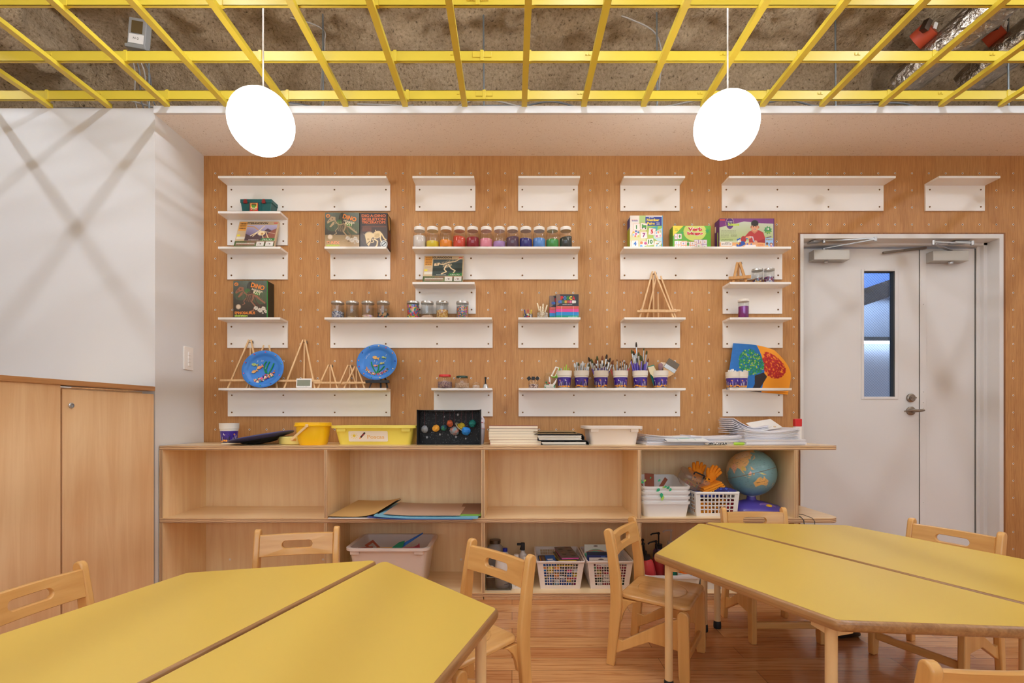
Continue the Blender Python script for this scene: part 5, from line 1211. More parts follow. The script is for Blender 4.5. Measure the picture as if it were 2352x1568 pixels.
fillc(1, 8, ['yellow', 'white', 'lime'], ['clear'], .128, .150, .22, bw=.0055, bl=.026, flat=.5)
fillc(1, 5, ['pale wood', 'yellow', 'black'], ['orange', 'olive', 'tan'], .135, .152, .25, bw=.005, bl=.02, flat=.6)
fillc(2, 8, ['black', 'dark purple', 'purple'], ['dark', 'brown', 'olive'], .165, .195, .38, bw=.0062, bl=.028, flat=.5, w=.0034)
fillc(2, 7, ['purple', 'red', 'orange', 'black'], ['brown', 'dark'], .125, .165, .22, bw=.004)
fillc(3, 9, ['red', 'magenta', 'blue', 'pale wood', 'purple', 'yellow'], ['brown', 'dark', 'tan'], .13, .175, .36, w=.0024, bw=.0028, bl=.013)
fillc(3, 7, ['dark purple', 'red', 'pale wood', 'blue'], ['brown', 'dark'], .12, .155, .18, w=.0024, bw=.0028, bl=.013)
fillc(4, 8, ['purple', 'black', 'purple', 'dark green'], ['dark', 'brown', 'orange', 'olive'], .165, .222, .20, bw=.0052, bl=.024, flat=.6)
fillc(4, 9, ['purple', 'purple', 'dark purple'], ['dark', 'brown'], .125, .165, .24, head=False, w=.0042)
brush(4, 'dark green', 'dark', .262, -.05, 0, -.010, 0, w=.0034, bw=.0048, bl=.03, flat=.5); brush(4, 'black', 'dark green' if 0 else 'olive', .228, .06, 0, .008, 0, w=.003, bw=.004, bl=.016)
brush(4, 'yellow', 'olive', .185, 0.0, -.02, .0, -.01, gold=True, bw=.011, bl=.03, flat=.3)
for ci in range(6):
    q = sorted([b for b in BR if b[0] == ci], key=lambda b: b[1])
    for k, b in enumerate(q):
        b[5]['label'] = '%s handled %s, %s from left in the %s brush cup' % (b[2], 'brush with %s bristles' % b[3] if b[4] else 'stick', ('first second third fourth fifth sixth seventh eighth ninth tenth eleventh twelfth thirteenth fourteenth fifteenth sixteenth seventeenth eighteenth nineteenth twentieth twenty-first').split()[k], NTH[ci])
# tools in the sixth cup and the peeler
x6 = wx(CUPX[5], YC)
t = T('flat_brush', 'broad flat paint brush with a pale wooden handle leaning right out of the sixth cup', 'brush', (x6 - .004, YC + .004, 1.12), rot=(0, .56, 0))
MB().prism([(-.008, 0), (.008, 0), (.010, .05), (.034, .092), (.034, .104), (-.034, .104), (-.034, .092), (-.010, .05)], -.005, .005, 'y').build('handle', m_pine, t, bev=.002)
MB().box(-.036, .036, -.007, .007, .100, .124).build('ferrule', m_fer, t, bev=.001); MB().box(-.035, .035, -.0055, .0055, .124, .160).build('bristles', mat('bristle_taupe', (112, 104, 92), .9, bump=(300, .6)), t)
t = T('spatula', 'cream plastic spatula leaning left out of the sixth cup', 'spatula', (x6 - .012, YC - .008, 1.12), rot=(0, -.42, 0))
MB().prism([(-.006, 0), (.006, 0), (.010, .055), (.020, .075), (.018, .112), (-.016, .118), (-.019, .078), (-.010, .055)], -.001, .001, 'y').build('blade', mat('cream_plastic', (226, 214, 176), .4), t)
t = T('scraper', 'teal notched scraper behind the cream spatula', 'scraper', (x6 - .018, YC + .012, 1.12), rot=(0, -.30, 0))
MB().box(-.018, .020, -.001, .001, .0, .118).build('blade', mat('teal_scraper', (20, 140, 118), .4), t)
t = T('round_brush', 'soft round brush with a grey pink head in the sixth cup', 'brush', (x6 - .006, YC - .014, 1.11), rot=(0, .02, 0))
MB().lathe([(.004, 0), (.005, .07), (.0075, .072), (.0075, .092)], 16).build('handle', m_fer, t, smooth=40); MB().lathe([(.0075, .090), (.013, .108), (.0125, .128), (.005, .134)], 18).build('bristles', mat('bristle_mauve', (150, 118, 124), .9), t, smooth=60)
t = T('foam_brush', 'foam brush with a wooden block head at the back of the sixth cup', 'brush', (x6 + .006, YC + .015, 1.11), rot=(0, .1, 0))
MB().box(-.004, .004, -.003, .003, 0, .09).build('handle', m_pine, t); MB().box(-.016, .016, -.006, .006, .088, .112).build('ferrule', mat('foam_grey', (96, 96, 92), .8), t); MB().box(-.015, .013, -.007, .007, .112, .142).build('head', mat('sponge', (234, 214, 190), .9), t, bev=.003)
t = T('vegetable_peeler', 'lime green peeler hooked over the rim of the first cup', 'peeler', (wx(1270, YC), YC - .004, 1.17), rot=(0, .45, 0))
MB().prism([(-.012, .0), (-.004, -.004), (-.004, .056), (-.012, .056)], -.006, .006, 'y').prism([(.008, 0), (.012, 0), (.012, .056), (.008, .056)], -.006, .006, 'y').box(-.006, .010, -.006, .006, .052, .058).build('blade_frame', m_cup, t, bev=.001)
MB().tube([(-.010, 0, -.002), (.006, 0, -.004), (.016, 0, .006), (.018, 0, .03), (.012, 0, .058)], [.004, .0045, .007, .0045, .003], 8).tube([(.016, 0, .012), (.034, .0, .0), (.048, .004, -.014)], [.006, .005, .004], 8).build('handle', mat('lime_plastic', (130, 196, 40), .35), t, smooth=60)
# two open jars at the left of the brush cups
t = jar('small glass jar of black foam applicators', wx(1170 + 290 / 5.227, YC), YC, 1.1, .029, .046, None, beads('applicator_ends', [(206, 170, 150), (120, 90, 90), (226, 206, 196)], 160), .5, name='craft_jar', shape='mason', lid=False)
for x, r_ in ((-.026, -.7), (-.002, .1), (.022, .65)): MB().cbox((x, 0, .058), (.020, .010, .020), rot=(0, r_, 0)).build('foam_tip', m_black, t, bev=.002); MB().bar((x * .2, 0, .01), (x * .9, 0, .05), .003, .003).build('stick', m_pine, t)
t = jar('tall open glass jar with white feathers and green pompoms', wx(1170 + 485 / 5.227, YC), YC, 1.1, .034, .092, None, beads('cotton', [(236, 232, 226), (226, 222, 216), (240, 238, 234), (60, 160, 120)], 60, .8), .24, name='craft_jar', shape='mason', lid=False)
for x, z in ((-.018, .022), (-.022, .034), (.010, .012), (-.004, .03)): MB().sphere((x, -.022, z), .0052, 8).build('pompom', mat('green_pompom', (30, 140, 100), .9) if x != -.004 else bd[0], t)
MB().prism([(.012, .02), (.032, .048), (.040, .060), (.036, .040), (.026, .018)], -.02, -.017, 'y').prism([(.0, .0), (-.006, .07), (.0, .066), (.008, .0)], -.004, -.002, 'y').build('feather', m_wh, t)
# tree painting on curved paper
PW, PH = .345, .26
P = Paint(PW, PH, 130, (28, 110, 190)); A = P.a
P.rect(.57, 1, 0, A, (246, 160, 30))
for i in range(40): P.ell(P.rs.uniform(0, .5), P.rs.uniform(0, 1) * A, .05, .02, (40, 124, 204), a=.25)
P.poly([(.40, 0), (.44, .16 * A), (.42, .34 * A), (.56, .42 * A), (.62, .34 * A), (.58, .22 * A), (.54, .1 * A), (.56, 0)], (44, 34, 36))
for i in range(420):
    a_, r_ = P.rs.uniform(0, 2 * PI), math.sqrt(P.rs.uniform(0, 1)); x, y = .36 + .22 * r_ * math.cos(a_), .62 * A + .27 * A * r_ * math.sin(a_)
    if x < .59: P.ell(x, y, .013, .012, [(14, 130, 96), (30, 150, 80), (10, 110, 100), (170, 200, 60)][P.rs.choice([0, 0, 1, 1, 2, 3])])
for i in range(520):
    a_, r_ = P.rs.uniform(0, 2 * PI), math.sqrt(P.rs.uniform(0, 1)); x, y = .74 + .19 * r_ * math.cos(a_), .60 * A + .27 * A * r_ * math.sin(a_)
    if x > .575: P.ell(x, y, .015, .014, [(186, 30, 30), (170, 24, 30), (206, 50, 36), (236, 130, 40)][P.rs.choice([0, 0, 0, 1, 1, 2, 3])])
def fnp(u, v):
    lx = 1668.5 + 15.5 * v; rx = [1809, 1816.5, 1814, 1800, 1772][0] + (7.5 * math.sin(min(v / .45, 1) * PI / 2) if v < .45 else 7.5 - 38 * ((v - .45) / .55) ** 1.7)
    px = lx + (rx - lx) * u; yb_ = 894 + 12 * u; yt = 788 + 4 * u + 12 * u ** 3; py = yb_ + (yt - yb_) * v
    d = 2.838 - .02 * math.sin(PI * u) * v - .05 * (1 - u) ** 3 * (1 - v) if not (u > .12 and v < .04) else 2.84
    return (wx(px, d), d, wz(py, d))
pt_ = P.mesh('tree_painting', None, fn=fnp, m=vcol('poster_paint', .6))
tag(pt_, 'curled sheet painted with a half green, half red tree on blue and orange', 'painting')
# ---------------------------------------------------------------- things on the plywood top
def P3(px, d, z): return (wx(px, d), d, z)
m_navy = mat('navy_plastic', (52, 54, 110), .4); m_paleyel = mat('pale_yellow_plastic', (236, 220, 132), .4, sub=.1)
t = T('turntable_disc', 'navy topped black disc leaning on the pale yellow dish', 'disc', (wx(601, 2.66), 2.66, ZT + .0395), rot=(0, -.185, 0))
MB().lathe([(.10, -.016), (.160, -.004), (.166, .001), (.165, .005), (.158, .007), (.150, .005), (.001, .005)], 48).build('top_disc', m_navy, t, smooth=50)
MB().lathe([(.055, -.035), (.075, -.030), (.080, -.024), (.098, -.021), (.112, -.010), (.02, -.008)], 40).build('stepped_base', m_black, t, smooth=30)
t = T('upturned_dish', 'pale yellow upturned dish between the navy disc and the yellow bucket', 'lid', (wx(686, 2.68), 2.68, ZT))
MB().lathe([(.090, 0), (.098, .004), (.099, .036), (.094, .042), (.02, .043), (.001, .043)], 40).build('lid_body', m_paleyel, t, smooth=40)
m_buck = mat('yellow_bucket', (250, 200, 20), .35, sub=.15)
t = T('yellow_bucket', 'bright yellow bucket with a cream handle strap', 'bucket', (wx(719, 2.59), 2.595, ZT))
R4 = lambda w, d, r, z: rrect(w, d, r, z, 6)
MB().loft([R4(.128, .118, .05, .0), R4(.138, .128, .055, .008), R4(.150, .140, .05, .05), R4(.158, .146, .05, .096), R4(.176, .160, .055, .098), R4(.178, .162, .055, .104), R4(.168, .152, .05, .106), R4(.168, .152, .05, .117), R4(.163, .147, .05, .118), R4(.152, .136, .05, .09), R4(.13, .12, .05, .006)], c0=True, c1=True).build('bucket_body', m_buck, t, smooth=35)
MB().bar((.0, -.084, .100), (-.088, -.070, .028), .013, .004, up=(0, 1, 0)).bar((-.088, -.070, .028), (-.092, .06, .024), .004, .013).cbox((0, -.084, .102), (.016, .006, .016)).build('handle', mat('cream_handle', (240, 206, 150), .4), t, bev=.002)
def tub(mb, w, d, h, tp, r, rim, th=.003, z0=0):     # open storage tub, outside up, over the rim, down inside
    n = 5
    a = [rrect(w - 2 * tp, d - 2 * tp, r, z0, n), rrect(w - .1 * tp, d - .1 * tp, r, z0 + h - .014, n), rrect(w + 2 * rim, d + 2 * rim, r + rim, z0 + h - .014, n), rrect(w + 2 * rim, d + 2 * rim, r + rim, z0 + h, n),
         rrect(w - 2 * th, d - 2 * th, r, z0 + h, n), rrect(w - 2 * tp - 2 * th, d - 2 * tp - 2 * th, r, z0 + th, n)]
    return mb.loft(a, 0, True, True)
m_ytub = mat('soft_yellow_plastic', (240, 224, 100), .4, sub=.1)
t = T('storage_tub', 'shallow yellow tub with a white sun and pen label', 'tub', (wx(856.5, 2.57), 2.68, ZT), group='shallow tubs on the plywood top')
b = tub(MB(), .420, .20, .1015, .018, .025, .020)
for x in (-.19, .15): b.box(x, x + .045, -.112, -.095, .070, .088)
b.build('tub_body', m_ytub, t, smooth=35, bev=.001)
lbp = MB().loft([rrect(.208, .0565, .006, 0, 3), rrect(.208, .0565, .006, .001, 3)]).build('name_label', mat('label_white', (240, 232, 222), .35), t, loc=(-.030, -.0920, .045), rot=(PI / 2 + .16, 0, 0))
text('Poscas', mat('ink_sand', (236, 190, 120), .5), lbp, (.040, -.003, .0013), w=.090, h=.020, rot=(0, 0, 0), bold=.02, name='label_word')
sn = MB().lathe([(.008, .0012), (.001, .0012)], 20, (-.074, .003, 0), c0=False)
for i in range(10): a = i * PI / 5; sn.bar((-.074 + .011 * math.cos(a), .003 + .011 * math.sin(a), .0013), (-.074 + .019 * math.cos(a), .003 + .019 * math.sin(a), .0013), .002, .0002)
sn.build('sun_mark', m_yi, lbp)
MB().lathe([(.0012, .0015), (.0001, .0015)], 8, (-.077, .005, 0), c0=False).lathe([(.0012, .0015), (.0001, .0015)], 8, (-.071, .005, 0), c0=False).tube([(-.078, -.001, .0014), (-.074, -.003, .0014), (-.070, -.001, .0014)], .0006, 4).build('sun_face', m_bk, lbp)
MB().bar((-.040, -.006, .0013), (-.016, .020, .0013), .009, .0003).build('pen_mark', m_bk, lbp); MB().bar((-.046, -.013, .0013), (-.040, -.006, .0013), .006, .0003).build('pen_tip_mark', m_or, lbp); MB().bar((-.034, .001, .0015), (-.022, .013, .0015), .003, .0002).build('pen_word_mark', m_redi, lbp)
# diorama box
m_dio = mat('black_card', (30, 30, 32), .7)
t = T('solar_system_diorama', 'black cardboard box diorama of painted paper planets hanging on threads', 'diorama', (wx(1030, 2.575), 2.575, ZT))
w2, dh, dd = .168, .186, .085
MB().box(-w2, -w2 + .003, 0, dd, 0, dh).box(w2 - .003, w2, 0, dd, 0, dh).box(-w2, w2, 0, dd, 0, .003).box(w2 + .001, w2 + .004, -.004, .02, 0, dh + .002).build('box_walls', m_dio, t)
tp_ = [(-w2 + 2 * w2 * i / 10, dh - .006 * math.sin(PI * i / 10)) for i in range(11)]
MB().prism(tp_ + [(x, z - .003) for x, z in tp_[::-1]], 0, dd, 'y').build('box_roof', m_dio, t)
P = Paint(2 * w2, dh, 120, (22, 22, 26)); A = P.a
for i in range(520): q = P.rs.uniform(0, 1); P.ell(P.rs.uniform(0, 1), (1 - q ** 1.5) * A * .98, .0042, .0042, (190, 196, 200), a=P.rs.uniform(.35, .9))
for x, y, r in ((.12, .20, .020), (.33, .28, .018), (.59, .21, .020), (.20, .34, .009), (.23, .335, .007), (.46, .27, .008), (.75, .16, .015), (.62, .86, .02), (.4, .80, .013)): P.ell(x, y * A, r * .8, r, (196, 198, 200))
P.mesh('starry_back', t, loc=(0, dd - .002, 0), m=vcol('starry_paint', .6)); MB().box(-w2, w2, dd - .001, dd + .002, 0, dh).build('box_back', m_dio, t)
PL = [(-.131, .082, .0185, [(120, 124, 132), (150, 154, 160)]), (-.073, .087, .0185, [(226, 150, 40), (240, 180, 70)]), (-.032, .088, .0165, [(40, 60, 140), (50, 130, 70)]), (.004, .112, .0180, [(196, 92, 44), (150, 66, 34)]), (.026, .073, .024, [(90, 160, 180), (180, 100, 70)]), (.062, .097, .020, [(206, 180, 40), (170, 140, 30)]), (.090, .072, .0235, [(40, 140, 220), (30, 110, 200)]), (.123, .112, .021, [(10, 120, 110), (14, 100, 96)])]
m_thr = mat('mauve_thread', (120, 70, 80), .8)
for i, (x, z, r, cs) in enumerate(PL):
    yy = .030 + .012 * (i % 3)
    s_ = MB(); s_.sphere((0, 0, 0), r, 12, sc=(1, 1, 1.08), jit=.09)
    o = s_.build('paper_planet', mat('planet_%d' % i, cs[0], .75, var=(45, cs[1]), bump=(60, .5, .004)), t, loc=(x, yy, z), rot=(.3 * i, .2 * i, i))
    tag(o, '%s crumpled paper planet' % ('grey', 'orange', 'blue and green', 'rust', 'large blue and brown', 'ringed yellow', 'bright blue', 'teal')[i])
    MB().tube([(x, yy, z + r * .9), (x, yy, dh - .004)], .0009, 5).build('thread', m_thr, t)
    if i == 5: MB().lathe([(.022, .0), (.034, .001), (.022, .0015)], 24, c0=False, c1=False).build('paper_ring', mat('ring_film', (206, 200, 170), .4, alpha=.7), t, loc=(x - .006, yy, z - .004), rot=(.3, .75, 0))
# small white machine behind the diorama
t = T('hand_vacuum', 'white rounded hand machine with a ring grip, half hidden behind the diorama', 'appliance', (wx(1098, 2.70), 2.70, ZT))
m_lav = mat('lavender_white', (224, 216, 222), .35)
MB().loft([rrect(.062, .05, .012, 0, 4, 0, 0), rrect(.070, .055, .014, .02, 4), rrect(.076, .058, .015, .085, 4), rrect(.072, .055, .015, .105, 4), rrect(.056, .045, .015, .135, 4)]).build('body', m_lav, t, smooth=40)
a_ = [(.004 + .026 * math.cos(i * PI / 8), 0, .125 + .026 * math.sin(i * PI / 8)) for i in range(-2, 11)]
MB().tube(a_, .008, 10).build('grip', m_lav, t, smooth=60); MB().box(-.039, .039, -.030, .030, .083, .087).build('band', mat('blush_band', (222, 186, 190), .4), t)
MB().cbox((.024, -.0285, .118), (.012, .001, .003)).build('mark', m_redi, t)
# books, folders
m_pg = mat('book_pages', (236, 226, 206), .8, bump=(220, .3, .001))
CV = [(190, 60, 70), (230, 224, 214), (150, 40, 50), (226, 220, 206), (200, 196, 186), (60, 60, 64), (140, 40, 60)]
HT = [.0125, .0140, .0140, .0145, .0125, .0125, .0130, .0125]; zz = ZT
for i in range(7):
    hh = (.0115, .0118, .0128, .0150, .0122, .0125, .0125)[i]; hh *= 1.13
    w_ = .257 + (.012 if i < 2 else 0); x0 = wx(1179 if i > 1 else 1184, 2.58) + random.uniform(-.002, .002)
    t = T('workbook', 'cream paged workbook, %s from the bottom of the stack beside the diorama' % ('lowest' if i == 0 else ORD[i + 1]), 'book', (x0, 2.66, zz), random.uniform(-.015, .015), group='stack of workbooks')
    MB().box(-w_ / 2, w_ / 2, -.085, .10, .0008, hh - .0008).build('pages', m_pg, t, bev=.0012)
    MB().box(-w_ / 2 - .001, w_ / 2 + .002, -.0845, .101, hh - .0008, hh - .0001).box(-w_ / 2 - .001, w_ / 2 + .001, -.0845, .101, 0, .0008).box(-w_ / 2 - .0018, -w_ / 2 - .0008, -.084, .101, 0, hh).build('cover', mat('cover_%d' % i, CV[i], .5), t)
    zz += hh
FL = [('black and white ring folder at the bottom of the folder pile', .255, .024, (226, 224, 220)), ('thick black folder with white papers inside, middle of the folder pile', .25, .034, (210, 208, 204)), ('thin brown card folder on top of the folder pile', .215, .013, (150, 124, 84))]
zz = ZT
for i, (lb_, w_, hh, c) in enumerate(FL):
    x0 = wx((1296, 1287, 1279)[i], 2.58)
    t = T('ring_folder', lb_, 'folder', (x0, 2.655, zz), (.03, .02, -.03)[i], group='pile of folders')
    rng = []
    for y in (-.09, .10): rng.append([(-w_ / 2, y, 0), (w_ / 2 * (.98), y, 0), (w_ / 2, y, .003), (w_ / 2, y, hh * .55), (w_ / 2 - .012, y, hh), (-w_ / 2 - .012, y, hh), (-w_ / 2 - .014, y, hh - .003), (w_ / 2 - .014, y, hh - .003), (w_ / 2 - .004, y, hh * .5), (w_ / 2 - .004, y, .003), (-w_ / 2, y, .003)])
    MB().loft(rng).build('cover', m_black if i < 2 else mat('cover_brown', c, .6), t)
    b = MB(); k = 5 if i == 1 else 3
    for j in range(k): q = j / k; b.box(-w_ / 2 + .010 * (1 - q), w_ / 2 - .016 - .004 * (j % 2), -.0915 + .002 * (j % 3), .095, .0035 + (hh - .011) * q, .0035 + (hh - .011) * (q + .8 / k))
    b.build('papers', mat('folder_papers', (232, 228, 220), .8) if i < 2 else mat('folder_papers_brown', (206, 180, 140), .8), t)
    zz += hh
m_frost = mat('milky_plastic', (238, 228, 220), .4, sub=.25)
t = T('storage_tub', 'shallow milky white tub between the folders and the paper stacks', 'tub', (wx(1411, 2.58), 2.68, ZT), group='shallow tubs on the plywood top')
b = tub(MB(), .268, .20, .0985, .012, .025, .020)
for x in (-.125, .085): b.box(x, x + .04, -.112, -.095, .068, .086)
b.build('tub_body', m_frost, t, smooth=35, bev=.001)
# paper stacks: sheets bowed in bundles
m_paper = mat('white_paper', (232, 230, 236), .75)
def stack(label, x, y, z, w, d, n, th, rz, bow=0, lift=0, jit=.003, group=None, sheet=.0022, name='paper_stack', m=None, base_flat=False):
    t = T(name, label, 'papers', (x, y, z), rz, group=group)
    b = MB(); K = 9; z0 = 0; rs_ = random.Random(int(x * 1000))
    for i in range(n):
        dx, dy, dr = rs_.uniform(-jit, jit), rs_.uniform(-jit, jit), rs_.uniform(-.01, .01)
        q = i / max(n - 1, 1)
        def zf(u): return z0 + q * (lift * (.5 - u) * 2 if lift > 0 else -lift * (u - .5) * 2) * (1 if (u < .5) == (lift > 0) else 0) + q * bow * (abs(u - .45) * 2) ** 2
        rg = []
        for k in range(K + 1):
            u = k / K; X = (u - .5) * w + dx; zt_ = zf(u)
            rg.append([(X, -d / 2 + dy, zt_), (X, d / 2 + dy, zt_), (X, d / 2 + dy, zt_ + th * .86), (X, -d / 2 + dy, zt_ + th * .86)])
        b.loft(rg); z0 += th
    b.build('sheets', m or m_paper, t); return t
stack('low white paper stack under the creased sheets, right of the milky tub', wx(1552, 2.60), 2.655, ZT, .355, .21, 6, .0028, .04, group='paper stacks at the right end', jit=.006)
stack('sheaf of white paper bowed upward at its left end, resting on the low stack', wx(1540, 2.63), 2.665, ZT + .018, .30, .19, 9, .0026, .02, bow=.004, lift=.012, jit=.004, group='paper stacks at the right end')
t = T('printed_sheet', 'white sheet printed with a small green box and ruled lines, on the front papers', 'paper', (wx(1575, 2.55), 2.553, ZT + .0172 + .001), .0)
P = Paint(.215, .11, 96, (232, 234, 232)); A = P.a; P.rect(.38, .62, .45 * A, .8 * A, (150, 214, 176)); P.rect(.29, .30, .2 * A, A, (120, 190, 160)); P.rect(.72, .73, .2 * A, A, (120, 190, 160))
for k in range(30): P.scribble(.04 + .03 * k, .05 + .03 * k, .08 * A, .02, (150, 160, 156), .6)
P.mesh('sheet', t, fn=lambda u, v: ((u - .5) * .215 - .02 * (1 - v) * 0, (v - .35) * .12, .004 + .022 * v), m=vcol('printed_paper', .7)); MB().box(-.115, .118, -.046, .04, 0, .003).build('sheets_below', m_paper, t)
stack('bowed white paper stack in the middle of the right end', wx(1645, 2.63), 2.69, ZT, .30, .17, 9, .0046, -.01, bow=.010, jit=.006, group='paper stacks at the right end')
stack('wide flat white paper stack at the bottom of the tall pile', wx(1768, 2.60), 2.64, ZT, .32, .20, 7, .0042, .03, jit=.005, group='paper stacks at the right end')
stack('thick wavy white paper stack second in the tall pile', wx(1762, 2.62), 2.66, ZT + .030, .29, .19, 10, .0042, -.02, bow=.016, jit=.004, group='paper stacks at the right end')
stack('curled white paper sheaf standing up at the left of the tall pile', wx(1720, 2.66), 2.73, ZT + .060, .20, .16, 8, .0036, .05, bow=.012, lift=.045, jit=.004, group='paper stacks at the right end')
t = T('notebook', 'white notebook with a small gold emblem tilted on top of the tall pile', 'notebook', (wx(1760, 2.68), 2.70, ZT + .098), rot=(.42, -.16, .05))
MB().box(-.072, .072, -.05, .06, 0, .004).build('cover', m_wh, t, bev=.001)
MB().lathe([(.0065, .0046), (.004, .0046)], 16, (.038, -.034, 0), c0=False, c1=False).lathe([(.002, .0047), (.0001, .0047)], 10, (.038, -.034, 0), c0=False).build('emblem', mat('ink_gold', (206, 160, 80), .4), t)
text('JAPAN', mat('ink_grey', (150, 150, 156), .5), t, (.008, -.030, .0046), w=.03, h=.006, rot=(0, 0, 0))
t = T('glue_stick', 'red capped stick standing behind the tall paper pile', 'glue stick', (wx(1834, 2.71), 2.72, ZT)); MB().box(-.0175, .0175, -.012, .012, 0, .10).build('tube', m_shelf, t, bev=.003); MB().box(-.019, .019, -.014, .014, .094, .138).build('cap', mat('red_plastic', (206, 40, 40), .35), t, bev=.004)
t = T('marker_pen', 'black patterned pen lying before the paper stacks', 'pen', (wx(1650, 2.54), 2.545, ZT + .0075), .05); MB().lathe([(.005, -.055), (.0068, -.05), (.0068, .04), (.004, .048)], 14, axis='x').build('barrel', beads('pen_pattern', [(20, 20, 22), (20, 20, 22), (236, 236, 236)], 380, bumps=0), t, smooth=50); MB().lathe([(.0045, -.07), (.0065, -.055), (.0045, -.054)], 12, axis='x').build('tip', m_shelf, t, smooth=50)
t = T('marker_pen', 'light green highlighter lying beside the black pen', 'pen', (wx(1703, 2.545), 2.552, ZT + .0075), -.02); MB().lathe([(.006, -.036), (.0075, -.03), (.0075, .01), (.0055, .015), (.0055, .042), (.003, .046)], 14, axis='x').build('barrel', mat('lime_marker', (170, 214, 70), .35), t, smooth=50)
# ---------------------------------------------------------------- middle shelf
ZM = .419
def curl_sheet(name, label, x0, x1, y0, y1, z, m, cl=0, cr=0, th=.0015, group=None, cat='folder', skew=0, back=0):
    t = T(name, label, cat, ((x0 + x1) / 2, (y0 + y1) / 2, z), group=group); w, d = x1 - x0, y1 - y0; rg = []; K = 14
    def q(u, v): return ((u - .5) * w + skew * v, (v - .5) * d, cl * max(0, 1 - u / .45) ** 2 + cr * max(0, (u - .55) / .45) ** 2 + back * v)
    vts = []; 
    for k in range(K + 1):
        u = k / K; a, b = q(u, 0), q(u, 1); rg.append([a, b, (b[0], b[1], b[2] + th), (a[0], a[1], a[2] + th)])
    MB().loft(rg).build('sheet', m, t, smooth=30); return t
m_kraft = mat('kraft_card', (206, 166, 104), .6); m_kraft2 = mat('dusty_kraft', (196, 166, 142), .7); m_sky = mat('light_blue_card', (124, 190, 220), .5); m_nb = mat('navy_sparkle', (64, 84, 150), .4); m_lg = mat('leaf_green_card', (130, 180, 70), .5)
curl_sheet('card_folder', 'white sheets lying flat at the bottom left of the middle shelf', wx(752, 2.47), wx(862, 2.47), 2.475, 2.75, ZM, m_wh, th=.005, group='folders on the middle shelf')
curl_sheet('card_folder', 'black lined sketch folder under the kraft folder', wx(750, 2.47) + .003, wx(866, 2.48), 2.482, 2.76, ZM + .006, m_bk, cl=.003, cr=.014, th=.002, group='folders on the middle shelf', skew=.058, back=.030)
kf = curl_sheet('card_folder', 'kraft brown sketch folder curling up at its right corner', wx(751, 2.47) + .003, wx(862, 2.48), 2.480, 2.76, ZM + .0095, m_kraft, cl=.003, cr=.016, th=.0015, group='folders on the middle shelf', skew=.065, back=.034)
text('Sketchbook', mat('ink_brown', (120, 84, 46), .6), kf, (.03, .02, .0085), w=.075, h=.012, rot=(.04, 0, 0), name='cover_word')
curl_sheet('card_folder', 'navy sparkly folder at the bottom of the wide pile', wx(842, 2.45), wx(1085, 2.45), 2.452, 2.80, ZM + .0005, m_nb, cl=.010, th=.003, group='folders on the middle shelf', skew=.02)
curl_sheet('card_folder', 'light blue folder in the wide pile', wx(858, 2.45), wx(1097, 2.45), 2.456, 2.81, ZM + .0040, m_sky, cl=.012, th=.007, group='folders on the middle shelf', skew=.02)
curl_sheet('card_folder', 'leaf green folder edge at the right of the wide pile', wx(1050, 2.49), wx(1104, 2.49), 2.492, 2.80, ZM + .0115, m_lg, th=.004, group='folders on the middle shelf')
curl_sheet('card_folder', 'purplish brown folded card at the right of the wide pile', wx(1052, 2.52), wx(1103, 2.52), 2.52, 2.80, ZM + .0160, mat('brown_card', (140, 104, 84), .7), th=.002, group='folders on the middle shelf', back=.004)
curl_sheet('card_folder', 'large dusty kraft envelope on top of the wide pile', wx(880, 2.47), wx(1056, 2.47), 2.474, 2.80, ZM + .0165, m_kraft2, cl=.008, th=.002, group='folders on the middle shelf', skew=.01, back=.003)
# stacked white trays
m_tray = mat('white_tray_plastic', (236, 234, 234), .35, sub=.1)
tb0 = None
for i in range(4):
    t = T('plastic_tray', 'white plastic tray, %s in the stack of four' % ('lowest', 'second lowest', 'second highest', 'topmost')[i], 'tray', (wx(1533, 2.51), 2.665, ZM + .0265 * i + .0001), group='stacked white trays')
    b = MB(); n = 5; w_, d_, tp = .245, .29, .010; h_ = .078; r = .03
    b.loft([rrect(w_ - 2 * tp, d_ - 2 * tp, r, 0, n), rrect(w_, d_, r, h_ - .012, n), rrect(w_ + .008, d_ + .008, r, h_ - .012, n), rrect(w_ + .010, d_ + .010, r, h_, n), rrect(w_ - .004, d_ - .004, r, h_, n), rrect(w_ - 2 * tp - .004, d_ - 2 * tp - .004, r, .003, n)])
    if i == 3:
        b.v = [(x, y, z + (.03 if z > h_ - .02 and y > .05 else 0)) for x, y, z in b.v]
    b.build('tray_body', m_tray, t, smooth=35)
m_brn = mat('brown_card_tree', (128, 66, 46), .8); m_grc = mat('green_card_leaf', (40, 160, 110), .7); m_lgc = mat('lime_card_leaf', (170, 206, 90), .7)
zt_ = ZM + .0265 * 3 + .078; x_ = wx(1533, 2.51)
for i, (dx, y, w_, h_, ry, rx, lb_) in enumerate(((-.118, 2.56, .024, .10, -.25, -.25, 'narrow brown card strip at the left of the top tray'), (-.075, 2.57, .05, .085, .06, -.3, 'broad upright brown card piece in the top tray'), (-.028, 2.56, .020, .085, .75, -.5, 'slanting brown card branch in the top tray'), (.035, 2.53, .10, .014, .05, -.9, 'flat brown card strip at the right of the top tray'), (-.05, 2.53, .14, .016, .12, -.9, 'long brown card branch lying along the front rim'))):
    t = T('paper_cutout', lb_, 'paper cutout', (x_ + dx, y, zt_ - .022), rot=(rx, ry, 0), group='brown card cutouts'); MB().box(-w_ / 2, w_ / 2, -.0006, .0006, 0, h_).build('card', m_brn, t)
